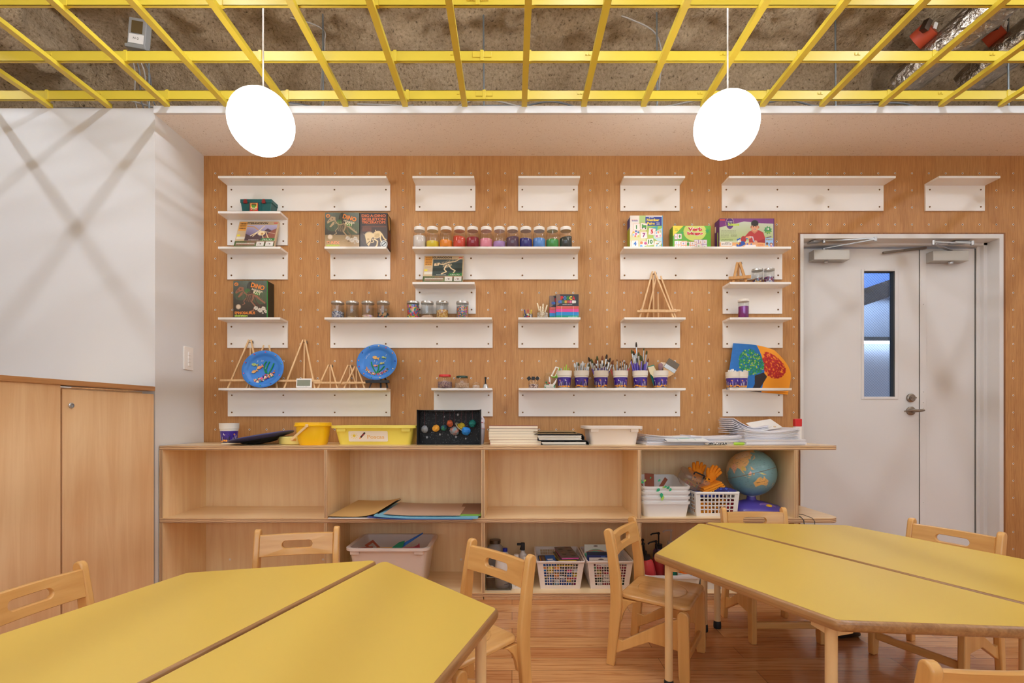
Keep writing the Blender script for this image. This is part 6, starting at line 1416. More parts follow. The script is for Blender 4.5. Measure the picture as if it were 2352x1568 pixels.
for i, (dx, z, s, r, m_) in enumerate(((-.030, -.028, .020, 0, m_grc), (-.022, -.040, .022, .2, m_lgc), (-.036, -.008, .018, .9, m_grc), (.014, .002, .015, 1.0, m_grc), (.022, -.006, .014, .6, m_grc), (-.008, .0, .013, 1.3, m_lgc), (.0, .004, .012, 1.2, m_grc), (-.10, .034, .012, .8, m_lgc), (-.11, .022, .013, 1.2, m_grc), (-.125, .036, .012, 0, m_grc), (-.024, .035, .013, .9, m_grc), (-.075, .048, .008, .4, m_grc))):
    t = T('paper_leaf', '%s paper leaf %s, %s' % ('lime' if m_ == m_lgc else 'green', ('hanging over the front of the top tray', 'stuck on the brown cutouts of the top tray')[0 if i < 7 else 1], ('middle of the drooping cluster', 'lowest', 'upper left of the cluster', 'second from right', 'rightmost', 'third from right', 'fourth from right', 'upper left', 'lower left', 'leftmost', 'on the slanting branch', 'on the broad piece')[i]), 'paper leaf', (x_ + dx, 2.513 if i < 7 else 2.545, zt_ + z), rot=(-.1, r, 0), group='paper leaves on the top tray')
    MB().prism([(0, -s * .1), (s * .4, -s * .5), (s * .35, -s), (0, -s * 1.5), (-s * .35, -s), (-s * .4, -s * .5)], -.0005, .0005, 'y').build('leaf', m_, t)
# woven baskets: real openings
def basket(label, x, y, z, w, d, h, tp, nx, nz, ny, m, cat='basket', group='white perforated baskets', rim=.010, mar=.022, bar=.0028, name='plastic_basket', lift=0):
    t = T(name, label, cat, (x, y, z), group=group); b = MB()
    def pt(side, u, v):      # side 0 front 1 right 2 back 3 left; u along, v up
        k = tp * (1 - v); hw, hd = w / 2 - k, d / 2 - k
        return {0: ((u - .5) * 2 * hw, -hd, v * h), 2: ((.5 - u) * 2 * hw, hd, v * h), 1: (hw, (u - .5) * 2 * hd, v * h), 3: (-hw, (.5 - u) * 2 * hd, v * h)}[side]
    for s in range(4):
        L = w if s % 2 == 0 else d; n = nx if s % 2 == 0 else ny; mu = mar / L; mv0, mv1 = .13, .90
        def quad(u0, u1, v0, v1):
            q = [Vector(pt(s, u0, v0)), Vector(pt(s, u1, v0)), Vector(pt(s, u1, v1)), Vector(pt(s, u0, v1))]
            nrm = (q[1] - q[0]).cross(q[3] - q[0]).normalized() * .0011
            b.add([tuple(p + nrm) for p in q] + [tuple(p - nrm) for p in q], [(0, 1, 2, 3), (7, 6, 5, 4), (0, 4, 5, 1), (1, 5, 6, 2), (2, 6, 7, 3), (3, 7, 4, 0)])
        quad(0, 1, 0, mv0); quad(0, 1, mv1, 1); quad(0, mu, mv0, mv1); quad(1 - mu, 1, mv0, mv1)
        bu = bar / L
        for i in range(1, n): u = mu + (1 - 2 * mu) * i / n; quad(u - bu / 2, u + bu / 2, mv0, mv1)
        bv = bar / h
        for j in range(1, nz): v = mv0 + (mv1 - mv0) * j / nz; quad(mu, 1 - mu, v - bv / 2, v + bv / 2)
    k = w / 2 - tp; kd = d / 2 - tp; b.box(-k, k, -kd, kd, 0, .003)
    b.build('basket_body', m, t)
    MB().loft([rrect(w + .004, d + .004, .012, h - .013, 4), rrect(w + 2 * rim, d + 2 * rim, .018, h - .010, 4), rrect(w + 2 * rim, d + 2 * rim, .018, h - .001, 4), rrect(w + rim, d + rim, .015, h + .001, 4), rrect(w - .002, d - .002, .012, h - .003, 4)], 0, False, False).build('rim', m, t, smooth=50)
    return t
m_bask = mat('white_basket_plastic', (240, 236, 232), .4, sub=.05)
basket('white perforated basket holding orange gloves and bandanas beside the globe', wx(1648, 2.53), 2.665, ZM, .228, .27, .128, .010, 9, 5, 11, m_bask, mar=.024, bar=.0058, rim=.004)
m_ban = beads('bandana_print', [(240, 150, 20), (240, 156, 24), (236, 140, 16), (40, 34, 30), (240, 150, 20), (240, 160, 30)], 130, .9, bumps=0)
m_ora = mat('orange_fabric', (240, 146, 20), .8, bump=(150, .3)); m_navf = beads('navy_print', [(40, 40, 110), (44, 46, 120), (60, 90, 190), (40, 40, 100)], 150, .9, bumps=0); m_redf = beads('red_print', [(170, 24, 40), (190, 30, 46), (60, 16, 30)], 150, .9, bumps=0)
xb = wx(1648, 2.53)
def cloth(label, x, y, z, w, d, h, m, group, rz=0, folds=3):
    t = T('folded_cloth', label, 'cloth', (x, y, z), rz, group=group); b = MB(); th = h / folds
    for i in range(folds):
        rg = []; 
        for k in range(9):
            u = k / 8; X = (u - .5) * w; dz = .006 * math.sin(u * 5 + i); e = d / 2 - .004 * (i % 2)
            rg.append([(X, -e, i * th + dz + .002), (X, -e - .003, i * th + dz + th * .5), (X, -e, i * th + dz + th * .9), (X, e, i * th + dz + th * .9), (X, e, i * th + dz + .002)])
        b.loft(rg)
    b.build('fabric', m, t, smooth=50); return t
cloth('orange printed bandanas filling the lower part of the glove basket', xb - .02, 2.662, ZM + .006, .15, .22, .075, m_ban, 'bandanas in the basket', 0, 4)
cloth('red printed bandana at the right side of the glove basket', xb + .075, 2.662, ZM + .02, .05, .22, .06, m_redf, 'bandanas in the basket', 0, 3)
cloth('navy printed bandana across the top of the glove basket', xb - .03, 2.662, ZM + .092, .14, .22, .026, m_navf, 'bandanas in the basket', 0, 2)
t = T('folded_cloth', 'navy and purple cloth draped over the basket rim at the right', 'cloth', (xb + .045, 2.56, ZM + .128), group='bandanas in the basket')
MB().loft([[(-.055, y, .004 + (.010 if y > 0 else .0)), (-.02, y, .022), (.02, y, .018), (.06, y, .008), (.05, y, .002), (0, y - .006, -.012 if y < -.02 else .004), (-.05, y, .0)] for y in (-.028, -.01, .03, .09)]).build('fabric', m_navf, t, smooth=40)
t = T('folded_cloth', 'bright orange folded bandana stack on top of the basket', 'cloth', (xb - .005, 2.60, ZM + .130), -.0, group='bandanas in the basket', rot=(0, -.38, 0))
for i in range(3):
    MB().loft([[(-.062 + .006 * i, y, i * .012), (.055 - .004 * i, y, i * .012), (.062 - .004 * i, y, i * .012 + .005), (.055 - .004 * i, y, i * .012 + .010), (-.062 + .006 * i, y, i * .012 + .010)] for y in (-.05, 0, .05)]).build('fold', m_ora if i else m_ban, t, smooth=60)
def glove(label, loc, rot, s=1):
    t = T('work_glove', label, 'glove', loc, rot=rot, group='orange gloves in the basket')
    b = MB().sphere((0, 0, .03), .03, 14, sc=(1, .42, 1.1))
    for i, (x, L, a) in enumerate(((-.021, .040, -.22), (-.007, .050, -.06), (.008, .048, .08), (.021, .038, .24))): b.tube([(x, 0, .045), (x + a * L * .6, -.002, .045 + L * .6), (x + a * L, -.008, .045 + L)], [.0095, .009, .0075], 10)
    b.tube([(-.020, 0, .022), (-.040, -.006, .040), (-.048, -.010, .056)], [.010, .0095, .007], 10); b.build('palm', m_ora, t, smooth=60)
    MB().loft([rrect(.050, .022, .009, z, 4) for z in (-.028, -.01, .012)]).build('cuff', m_ban, t, smooth=40); return t
glove('orange work glove with its fingers spread toward the globe', (xb - .010, 2.62, ZM + .172), (0, .62, .2)); glove('orange work glove behind, with a dark printed cuff', (xb - .050, 2.68, ZM + .178), (0, .15, -.4))
# clear container lying tilted in the tray stack
t = T('clear_container', 'smoky clear plastic container with a black handle, tipped against the gloves', 'container', (wx(1596, 2.60), 2.66, ZM + .142), rot=(.30, .42, 0))
m_smk = mat('smoky_plastic', (186, 160, 146), .15, alpha=.42, spec=.8)
MB().loft([rrect(.145, .12, .02, 0, 4), rrect(.15, .125, .02, .055, 4), rrect(.158, .133, .02, .056, 4), rrect(.15, .125, .02, .068, 4), rrect(.10, .08, .02, .074, 4)]).build('container_body', m_smk, t, smooth=40)
MB().tube([(-.03, -.03, .074), (-.03, -.03, .086), (-.026, -.03, .090), (.022, -.03, .090), (.026, -.03, .086), (.026, -.03, .074)], .0042, 8).build('handle', m_black, t, smooth=60)
cont = MB(); 
for i in range(6): cont.cbox((-.04 + .016 * i, -.02, .02), (.012, .05, .012), rot=(0, 0, .4 * i))
cont.build('contents', beads('container_bits', [(222, 170, 60), (150, 40, 60), (170, 190, 90), (200, 90, 60)], 60), t)
# ---------------------------------------------------------------- globe
GX, GY = wx(1725, 2.67), 2.668
gl = T('talking_globe', 'school globe of pale blue seas on a purple base', 'globe', (GX, GY, ZM))
GZ, GR = .213, .1265
LAND = [
 [(-10, 36), (0, 44), (-2, 48), (8, 54), (20, 55), (30, 60), (40, 67), (60, 69), (80, 73), (105, 77), (140, 73), (170, 69), (180, 66), (162, 60), (156, 52), (142, 59), (136, 54), (141, 48), (130, 42), (127, 35), (121, 39), (121, 30), (112, 21), (108, 20), (109, 12), (105, 9), (100, 13), (103, 2), (98, 9), (94, 17), (88, 22), (80, 13), (77, 8), (72, 20), (66, 25), (57, 26), (60, 22), (52, 16), (44, 12), (38, 22), (34, 29), (36, 36), (28, 37), (24, 38), (20, 41), (14, 40), (10, 44), (3, 42)],
 [(34, 30), (43, 12), (51, 11), (42, -2), (40, -15), (35, -24), (28, -33), (18, -34), (12, -17), (9, 0), (8, 5), (-8, 5), (-16, 14), (-10, 30), (0, 36), (11, 37), (20, 32)],
 [(114, -22), (122, -18), (126, -14), (130, -12), (136, -12), (136, -16), (140, -17), (142, -11), (146, -19), (153, -26), (150, -37), (144, -38), (138, -34), (132, -32), (124, -33), (116, -35)],
 [(132, -1), (140, -3), (150, -10), (142, -9), (136, -4)], [(109, 1), (117, 7), (118, 1), (115, -4), (110, -3)], [(95, 5), (104, -3), (106, -6), (100, -1)], [(106, -6), (114, -8), (108, -8)], [(120, 1), (125, 1), (122, -4), (120, -5)],
 [(130, 31), (136, 34), (141, 36), (142, 41), (145, 43), (141, 45), (139, 38), (132, 34)], [(120, 18), (122, 15), (126, 7), (122, 9), (119, 10)], [(144, -41), (148, -41), (147, -43.5)], [(173, -35), (178, -38), (174, -42), (167, -46), (172, -41)], [(44, -13), (50, -16), (47, -25), (43, -22)], [(-180, -72), (180, -72), (180, -90), (-180, -90)],
 [(-165, 62), (-130, 70), (-85, 70), (-60, 55), (-75, 40), (-82, 26), (-97, 25), (-85, 11), (-105, 20), (-124, 40), (-130, 55)], [(-80, 8), (-60, 10), (-35, -6), (-48, -27), (-66, -50), (-74, -50), (-71, -20), (-81, -5)]]
P = Paint(1, .5, 340, (118, 166, 172)); A = P.a
def ll(lon, lat): return ((lon + 180) / 360, (lat + 90) / 180 * A)
P.vgrad((96, 144, 166), (140, 182, 178)); P.grit(4)
for k in range(-180, 180, 15): P.rect(ll(k, 0)[0] - .0007, ll(k, 0)[0] + .0007, 0, A, (100, 146, 152), .5)
for k in range(-75, 90, 15): P.rect(0, 1, ll(0, k)[1] - .0007, ll(0, k)[1] + .0007, (100, 146, 152), .5)
for i, pl in enumerate(LAND): P.poly([ll(*p) for p in pl], (226, 186, 130) if i != 13 else (206, 206, 200))
for lon, lat, rx, ry, c in ((100, 60, .1, .04, (222, 196, 160)), (105, 35, .05, .03, (232, 190, 130)), (78, 22, .02, .03, (230, 176, 150)), (100, 50, .03, .015, (214, 170, 140)), (102, 15, .012, .02, (214, 190, 90)), (115, 2, .012, .01, (232, 160, 150)), (60, 45, .03, .02, (214, 190, 130)), (133, -25, .045, .03, (238, 184, 104)), (140, -5, .012, .01, (200, 210, 130)), (124, 11, .006, .01, (232, 190, 90))):
    x, y = ll(lon, lat); m0 = np.abs(P.im - np.array((226, 186, 130))).sum(2) < 6; dx, dy = P.x - x, P.y - y; P.put(m0 & ((dx / rx) ** 2 + (dy / ry) ** 2 < 1), c, .8)
for i in range(160): lon, lat = P.rs.uniform(50, 180), P.rs.uniform(-50, 55); x, y = ll(lon, lat); P.scribble(x, x + P.rs.uniform(.006, .02), y, .0016, (70, 90, 100), .6)
for i in range(50): lon, lat = P.rs.uniform(60, 150), P.rs.uniform(20, 65); x, y = ll(lon, lat); P.scribble(x, x + .01, y, .0016, (150, 90, 70), .7)
P.scribble(ll(122, 0)[0], ll(146, 0)[0], ll(0, -25)[1], .003, (90, 70, 60))
def fng(u, v):
    lon = 2 * PI * u; lat = -PI / 2 + PI * v; return (GR * math.cos(lat) * math.sin(lon), -GR * math.cos(lat) * math.cos(lon), GR * math.sin(lat))
ball = P.mesh('globe_ball', gl, loc=(0, 0, GZ), fn=fng, m=vcol('globe_print', .28, .4))
ball.data.polygons.foreach_set('use_smooth', [True] * len(ball.data.polygons))
# u=.5 is the prime meridian: turn so that about 112 degrees east faces the camera, then lean the axis
Rz = Matrix.Rotation(-math.radians(180 + 143), 4, 'Z'); Rl = Matrix.Rotation(math.radians(14), 4, 'Y'); Rx = Matrix.Rotation(math.radians(-10), 4, 'X')
ball.rotation_euler = (Rx @ Rl.inverted() @ Rz).to_euler()
sm = MB().lathe([(GR + .0004, -.0012), (GR + .0016, 0), (GR + .0004, .0012)], 80, c0=False, c1=False).build('equator_seam', mat('seam_brown', (130, 110, 84), .5), gl, loc=(0, 0, GZ)); sm.rotation_euler = (Rx @ Rl.inverted()).to_euler()
m_pu = mat('purple_plastic', (84, 70, 168), .35, coat=.2)
MB().lathe([(.032, .062), (.024, .070), (.022, .086)], 32).build('neck', m_pu, gl, smooth=50); MB().lathe([(.019, .086), (.019, .096)], 28).build('collar', m_wh, gl, smooth=40)
b = MB()
rg = []
for z, kx, ky in ((0, .9, .9), (.006, 1.0, 1.0), (.022, .98, .97), (.040, .82, .8), (.054, .55, .52), (.066, .26, .28)):
    rg.append([(.005 + .158 * kx * math.cos(2 * PI * i / 40) - .025 * (1 - kx), -.02 + .115 * ky * math.sin(2 * PI * i / 40), z) for i in range(40)])
b.loft(rg).build('base', m_pu, gl, smooth=60)
b = MB(); 
b.loft([[(.005 + .160 * k_ * math.cos(2 * PI * i / 40), -.02 + .117 * k_ * math.sin(2 * PI * i / 40), z) for i in range(40)] for z, k_ in ((0.0005, .9), (.004, 1.0), (.012, 1.006), (.013, .97))]).build('base_trim', mat('dark_green_plastic', (20, 84, 66), .4), gl, smooth=60)
MB().lathe([(.046, -.001), (.046, .004), (.042, .006), (.001, .007)], 32, (0, 0, 0), sy=.6).build('control_panel', mat('lilac_panel', (140, 110, 190), .4), gl, loc=(.045, -.085, .040), rot=(.55, .12, 0), smooth=50)
MB().lathe([(.016, .006), (.014, .012), (.001, .013)], 24, sy=.6).build('button', mat('yellow_button', (240, 190, 40), .35), gl, loc=(.050, -.085, .040), rot=(.55, .12, 0), smooth=50)
for i in range(4): MB().cbox((0, 0, 0), (.014, .006, .004)).build('button', m_or, gl, loc=(.072 + .016 * i, -.045 + .003 * i, .052 - .006 * i), rot=(.3, .3, .1), bev=.001)
cd = MB().tube([(wx(1800, 2.62), 2.60, ZM + .022), (wx(1822, 2.55), 2.55, ZM + .012), (wx(1840, 2.50), 2.505, ZM + .004), (wx(1847, 2.47), 2.474, ZM - .006), (wx(1852, 2.46), 2.470, ZM - .06), (wx(1856, 2.46), 2.472, ZM - .2)], .0022, 8)
cd.tube([(wx(1812, 2.62), 2.58, ZM + .006), (wx(1840, 2.55), 2.53, ZM + .010), (wx(1862, 2.50), 2.49, ZM + .002), (wx(1872, 2.47), 2.472, ZM - .012), (wx(1876, 2.46), 2.472, ZM - .1)], .0016, 8)
tag(cd.build('power_cord', m_black, smooth=60), 'black cord running from the globe over the edge of the middle shelf', 'cord')
# ---------------------------------------------------------------- bottom shelf
ZB = .038
m_frost2 = mat('frosted_bin_plastic', (232, 218, 210), .35, sub=.4)
t = T('storage_bin', 'deep frosted bin of coloured card scraps on the bottom shelf', 'bin', (wx(890, 2.52), 2.668, ZB))
b = tub(MB(), .405, .30, .222, .028, .03, .017); 
for x in (-.19, .14): b.box(x, x + .045, -.160, -.145, .190, .208)
b.build('bin_body', m_frost2, t, smooth=35, bev=.001)
SCR = [('rust card scrap with a diamond cut out', (-.105, 2.60, .215), (.9, .3, .6), [(-.045, 0), (0, -.035), (.045, 0), (.0, .04)], (146, 66, 40)), ('curled rust card strip at the left', (-.14, 2.575, .205), (1.1, 0, .2), [(-.04, -.02), (.05, -.015), (.04, .015), (-.035, .012)], (140, 60, 40)), ('green leaf shaped card', (.02, 2.60, .206), (1.0, -.15, .1), [(-.06, -.015), (.02, .03), (.05, .032), (.03, -.015)], (30, 120, 84)), ('blue card strip standing up out of the bin', (.085, 2.62, .235), (.7, -.55, 0), [(-.05, -.012), (.09, -.004), (.09, .004), (-.05, .014)], (50, 110, 200)), ('dark red card scrap at the right', (.10, 2.585, .206), (.9, 0, .3), [(-.05, -.015), (.04, -.015), (.045, .022), (.02, .01), (-.04, .012)], (150, 50, 60)), ('small crimson card corner at the right end', (.145, 2.59, .214), (1.1, .2, 0), [(-.012, -.014), (.012, -.014), (-.004, .024)], (150, 44, 54)), ('mustard card edge in the middle', (-.03, 2.59, .203), (.8, 0, 0), [(-.05, -.012), (.04, -.012), (.03, .012), (-.05, .01)], (196, 140, 50))]
xw = wx(890, 2.52)
for lb_, (dx, y, z), rt, pl, c in SCR:
    t = T('card_scrap', lb_ + ' of the frosted bin' if 'bin' not in lb_ else lb_, 'card scrap', (xw + dx, y + .02, ZB + z - .012), rot=rt, group='card scraps in the frosted bin')
    if 'diamond' in lb_:
        b = MB(); o_ = pl; i_ = [(x * .55, y * .55) for x, y in pl]
        b.add([(x, y, 0) for x, y in o_ + i_] + [(x, y, .0008) for x, y in o_ + i_], [(i, (i + 1) % 4, 4 + (i + 1) % 4, 4 + i) for i in range(4)] + [(8 + i, 12 + i, 12 + (i + 1) % 4, 8 + (i + 1) % 4) for i in range(4)]); b.build('card', mat('scrap_%d_%d_%d' % c, c, .8), t)
    else: MB().prism(pl, 0, .0008).build('card', mat('scrap_%d_%d_%d' % c, c, .8), t)
m_fl = mat('bin_fill', (180, 120, 110), .9)
# acrylic box with bottles
t = T('acrylic_box', 'clear acrylic box holding bottles at the left of the lower middle bay', 'box', (wx(1146, 2.54), 2.60, ZB))
b = MB(); hw, hd = .064, .075
for bx in ((-hw, hw, -hd, -hd + .002), (-hw, hw, hd - .002, hd), (-hw, -hw + .002, -hd, hd), (hw - .002, hw, -hd, hd)): b.box(bx[0], bx[1], bx[2], bx[3], 0, .068)
b.box(-hw, hw, -hd, hd, 0, .002).build('box_walls', glass('acrylic', (224, 222, 220), .14), t)
MB().tube([(-hw, -hd, .068), (hw, -hd, .068), (hw, hd, .068), (-hw, hd, .068), (-hw, -hd, .068)], .0012, 5).tube([(-hw, -hd, .001), (hw, -hd, .001)], .0015, 5).build('polished_edge', mat('acrylic_edge', (150, 140, 134), .2), t)
def bottle(label, x, y, z, r, h, m, cap=None, cr=.5, capm=None, name='bottle', art=None, group='bottles on the bottom shelf', rot=None, cap_h=.018, neck=.78):
    t = T(name, label, 'bottle', (x, y, z), group=group, rot=rot)
    MB().lathe([(r * .93, 0), (r, .004), (r, h * .62), (r * .9, h * neck), (r * cr, h * (neck + .1)), (r * cr, h - cap_h * .6)], 28).build('bottle_body', m, t, smooth=50)
    if capm: MB().lathe([(r * cr * 1.15, h - cap_h), (r * cr * 1.15, h), (r * cr * .9, h + .001)], 24).build('cap', capm, t, smooth=40)
    if art:
        def fn(u, v): a = -PI * .95 + PI * .9 * u + PI * .0; return ((r + .0005) * math.cos(a), (r + .0005) * math.sin(a), h * .08 + h * .5 * v)
        art.mesh('bottle_label', t, fn=fn, m=m_card)
    return t
P = Paint(.08, .075, 44, (214, 206, 198)); A = P.a
for k in range(14): P.scribble(.08, .95, (.06 + .065 * k) * A, .02, (170, 164, 160), .7)
P.rect(.15, .6, .80 * A, .84 * A, (50, 50, 90)); P.rect(.15, .6, .46 * A, .50 * A, (50, 50, 90)); P.rect(.6, .98, .06 * A, .11 * A, (40, 40, 70))
m_hd = mat('white_hdpe', (226, 218, 212), .4, sub=.15)
bottle('wide white bottle with a printed label in the acrylic box', wx(1153, 2.56), 2.585, ZB + .0025, .038, .158, m_hd, capm=m_shelf, cr=.80, art=P, neck=.84)
bottle('slim clear bottle with a white cap in the acrylic box', wx(1127, 2.545), 2.56, ZB + .0025, .0155, .112, m_plas, capm=m_shelf, cr=.8, cap_h=.03)
bottle('small bottle with a blue cap behind the acrylic box', wx(1160, 2.70), 2.71, ZB, .026, .170, m_hd, capm=mat('blue_cap', (40, 50, 160), .3), cr=.45)
bottle('round clear jug behind the acrylic box', wx(1137, 2.75), 2.775, ZB, .055, .20, mat('milky_clear', (200, 196, 196), .3, alpha=.6), capm=m_dsteel, cr=.5)
bx0 = basket('small white holed basket of spray bottles beside the clear acrylic box', wx(1195, 2.55), 2.62, ZB, .098, .15, .085, .007, 6, 5, 8, m_bask, mar=.018, bar=.006, rim=.003)
bottle('white capped bottle in the small basket, left one', wx(1186, 2.64), 2.635, ZB + .004, .020, .152, m_hd, capm=m_shelf, cr=.55)
bottle('white capped bottle in the small basket, right one', wx(1207, 2.60), 2.615, ZB + .004, .020, .146, m_hd, capm=m_shelf, cr=.55)
t = bottle('spray bottle with a black trigger head behind the small basket', wx(1201, 2.72), 2.725, ZB, .026, .165, m_hd, cr=.4); MB().cbox((0, 0, .176), (.022, .026, .040)).cbox((-.018, 0, .188), (.030, .012, .012)).cbox((-.012, 0, .168), (.006, .01, .026), rot=(0, .3, 0)).build('trigger_head', m_black, t, bev=.003)
# big baskets
m_bask2 = mat('translucent_basket', (236, 226, 220), .4, sub=.15)
XA, XB = wx(1288, 2.53), wx(1402, 2.53)
basket('white mesh basket of paint palettes and pens, left of the two large baskets', XA, 2.675, ZB, .245, .285, .150, .020, 13, 8, 16, m_bask2, mar=.030, bar=.0028, rim=.006)
basket('white mesh basket of craft packets, right of the two large baskets', XB, 2.675, ZB, .235, .285, .150, .020, 13, 8, 16, m_bask2, mar=.030, bar=.0028, rim=.006)
rs = random.Random(11); PN = ['blue', 'yellow', 'magenta', 'white', 'black', 'red', 'orange', 'navy', 'pale blue']
PC = [(40, 120, 200), (232, 196, 40), (206, 60, 130), (230, 230, 232), (40, 40, 44), (200, 60, 50), (240, 150, 60), (60, 90, 170), (160, 200, 230)]
for i in range(34):
    c = PC[rs.randrange(len(PC))]; y = 2.558 + rs.uniform(0, .022); z = ZB + .012 + (i // 6) * .0165
    t = T('paint_tube', '%s paint tube in the left large basket, %s from left, %s layer up' % (PN[PC.index(c)], ORD[i % 6 + 1], ORD[i // 6 + 1]), 'paint tube', (XA - .082 + (i % 6) * .033 + rs.uniform(-.004, .004), y + .018, z), group='paint tubes in the left basket', rot=(0, 0, rs.uniform(-.3, .3)))
    MB().box(-.014, .014, -.02, .02, 0, .013).build('tube_body', mat('tube_%d_%d_%d' % c, c, .4), t, bev=.003)
for i in range(30):
    c = [(160, 30, 60), (230, 226, 222), (30, 30, 32), (190, 60, 90), (222, 214, 90), (60, 100, 60), (214, 150, 100), (90, 90, 96)][rs.randrange(8)]; z = ZB + .012 + (i // 6) * .020
    t = T('craft_packet', 'small shiny packet in the right large basket, %s from left, %s layer up' % (ORD[i % 6 + 1], ORD[i // 6 + 1]), 'packet', (XB - .080 + (i % 6) * .032, 2.575 + rs.uniform(0, .02), z), group='craft packets in the right basket', rot=(0, rs.uniform(-.2, .2), rs.uniform(-.4, .4)))
    MB().box(-.015, .015, -.018, .018, 0, .015).build('packet_body', mat('tube_%d_%d_%d' % c, c, .3), t, bev=.003)
for i in range(4):
    t = T('paint_palette_box', 'watercolour palette box with oval windows, %s of the pile in the left basket' % ('lowest', 'second', 'third', 'topmost')[i], 'paint box', (XA + .032 + .004 * i, 2.672, ZB + .112 + .0125 * i), (-.05, .12, .02, .1)[i], group='palette boxes in the left basket')
    MB().box(-.046, .046, -.105, .10, 0, .0075).build('tray', mat('palette_yellow', (226, 196, 30), .4) if i < 3 else mat('palette_pink', (206, 84, 150), .4), t, bev=.002)
    MB().box(-.047, .047, -.106, .101, .0075, .0115).build('lid', mat('palette_lid', (84, 70, 66), .3), t, bev=.001)
    if i == 3:
        for a in range(2):
            for k in range(6): MB().lathe([(.0125, .0120), (.0125, .0125), (.001, .0127)], 16, sy=.75).build('colour_pan', mat('pan_%d' % ((k + a) % 3), ((110, 80, 70), (60, 44, 40), (140, 110, 90))[(k + a) % 3], .4), t, loc=(-.022 + .044 * a, -.085 + .034 * k, 0))
t = T('pastel_box', 'blue and dark box of pastels lying in the left large basket', 'box', (XA - .062, 2.625, ZB + .118), 0, rot=(.25, 0, .1))
MB().box(-.045, .045, -.04, .05, 0, .012).build('box_body', mat('pastel_blue', (44, 96, 170), .5), t, bev=.001)
P = Paint(.04, .085, 16, (50, 44, 40)); 
for i, c in enumerate(((214, 170, 60), (150, 60, 60), (80, 110, 150), (170, 120, 60), (90, 90, 90))): P.rect(.1 + .17 * i, .2 + .17 * i, .1, 1.9, c)
P.mesh('window_print', t, fn=lambda u, v: (-.044 + .036 * u, -.038 + .085 * v, .0125), m=m_card); P2 = MB().box(.0, .03, 0, .012, .0121, .0126).box(.0, .036, -.012, -.008, .0121, .0126).build('name_mark', m_wh, t)
for i, (y, z, lbw, c0, c1) in enumerate(((2.70, .125, 'pale green craft packet with curved Japanese lettering standing at the back of the right basket', (226, 230, 222), (90, 190, 150)), (2.65, .098, 'navy craft packet standing in the middle of the right basket', (50, 60, 130), (30, 34, 60)), (2.60, .080, 'white craft packet with a small print, front of the right basket', (232, 226, 222), (200, 190, 190)))):
    t = T('craft_card', lbw, 'packet', (XB - .045 + .006 * i, y, ZB + z - .06), rot=(-.16, 0, 0))
    P = Paint(.125, .125, 60, c0)
    if i == 0: P.ell(.5, .42, .55, .38, c1); P.ell(.5, .30, .42, .2, (110, 200, 165)); [P.ell(.08 + .07 * k, .66 + .09 * math.sin(PI * (k + .5) / 13), .03, .03, (222, 110, 90)) for k in range(13)]; P.ell(.5, .93, .10, .03, (120, 100, 100))
    elif i == 1: P.rect(0, 1, .85, 1, c1); P.poly([(.5, .5), (.62, .8), (.8, .8), (.9, .55)], (120, 150, 220)); P.grit(10)
    else: P.scribble(.1, .9, .8, .03, (150, 130, 130)); P.ell(.16, .7, .1, .12, (120, 60, 70)); P.grit(14); P.ell(.5, .93, .12, .03, (90, 80, 84))
    P.mesh('front_print', t, loc=(0, -.003, 0), m=m_card); MB().box(-.0625, .0625, -.0025, .004, 0, .125).build('packet_body', m_wh, t)
    if i == 0: text('ふくらむ', m_wh, t, (.0, -.0036, .060), w=.095, h=.028, bold=.05)
# paint bottles in the last bay
TZ = ZB
t = T('shallow_basin', 'white rimmed basin holding paint pump bottles in the lower right bay', 'basin', (wx(1540, 2.58), 2.66, ZB)); tub(MB(), .300, .26, .075, .012, .03, .006).build('basin_body', m_tray, t, smooth=40)
m_rp = mat('coral_red_paint', (214, 70, 74), .3, coat=.4, var=(25, (206, 84, 80)))
def pump(label, x, y, z, r, h, c, rot, pc=(24, 22, 26)):
    m_ = mat('paint_%d_%d_%d' % c, c, .3, coat=.3); t = bottle(label, x, y, z, r, h, m_, cr=.55, capm=mat('cap_%d_%d_%d' % pc, pc, .4), rot=rot, name='paint_bottle', cap_h=.03, group='pump bottles of paint')
    mp_ = mat('pumpm_%d_%d_%d' % pc, pc, .35)
    MB().tube([(0, 0, h), (0, 0, h + .055)], .0042, 8).tube([(0, 0, h + .055), (-.008, 0, h + .062), (-.036, 0, h + .058), (-.046, 0, h + .050)], .0045, 8).sphere((0, 0, h + .060), .0085, 10).build('pump_head', mp_, t, smooth=60); return t
pump('coral red paint bottle leaning in the basin nearest the divider', wx(1500, 2.57), 2.60, ZB + .010, .034, .155, (210, 66, 72), (0, -.20, 0))
pump('second darker red paint bottle leaning behind the coral one', wx(1522, 2.63), 2.665, ZB + .010, .032, .15, (190, 50, 54), (0, -.12, 0))
pump('black paint bottle squeezed against the divider', wx(1484, 2.66), 2.69, ZB + .01, .030, .15, (26, 28, 40), (0, -.05, 0))
pump('purple paint bottle with a black pump, behind the red ones', wx(1514, 2.75), 2.76, ZB + .01, .032, .17, (96, 60, 110), (0, 0, 0))
pump('paint bottle with a tall white pump at the back', wx(1539, 2.74), 2.745, ZB + .01, .030, .19, (224, 206, 90), (0, .03, 0), (222, 216, 206))
pump('teal green paint bottle beside the orange bottle', wx(1545, 2.60), 2.605, ZB + .01, .027, .13, (10, 130, 104), (0, 0, 0))
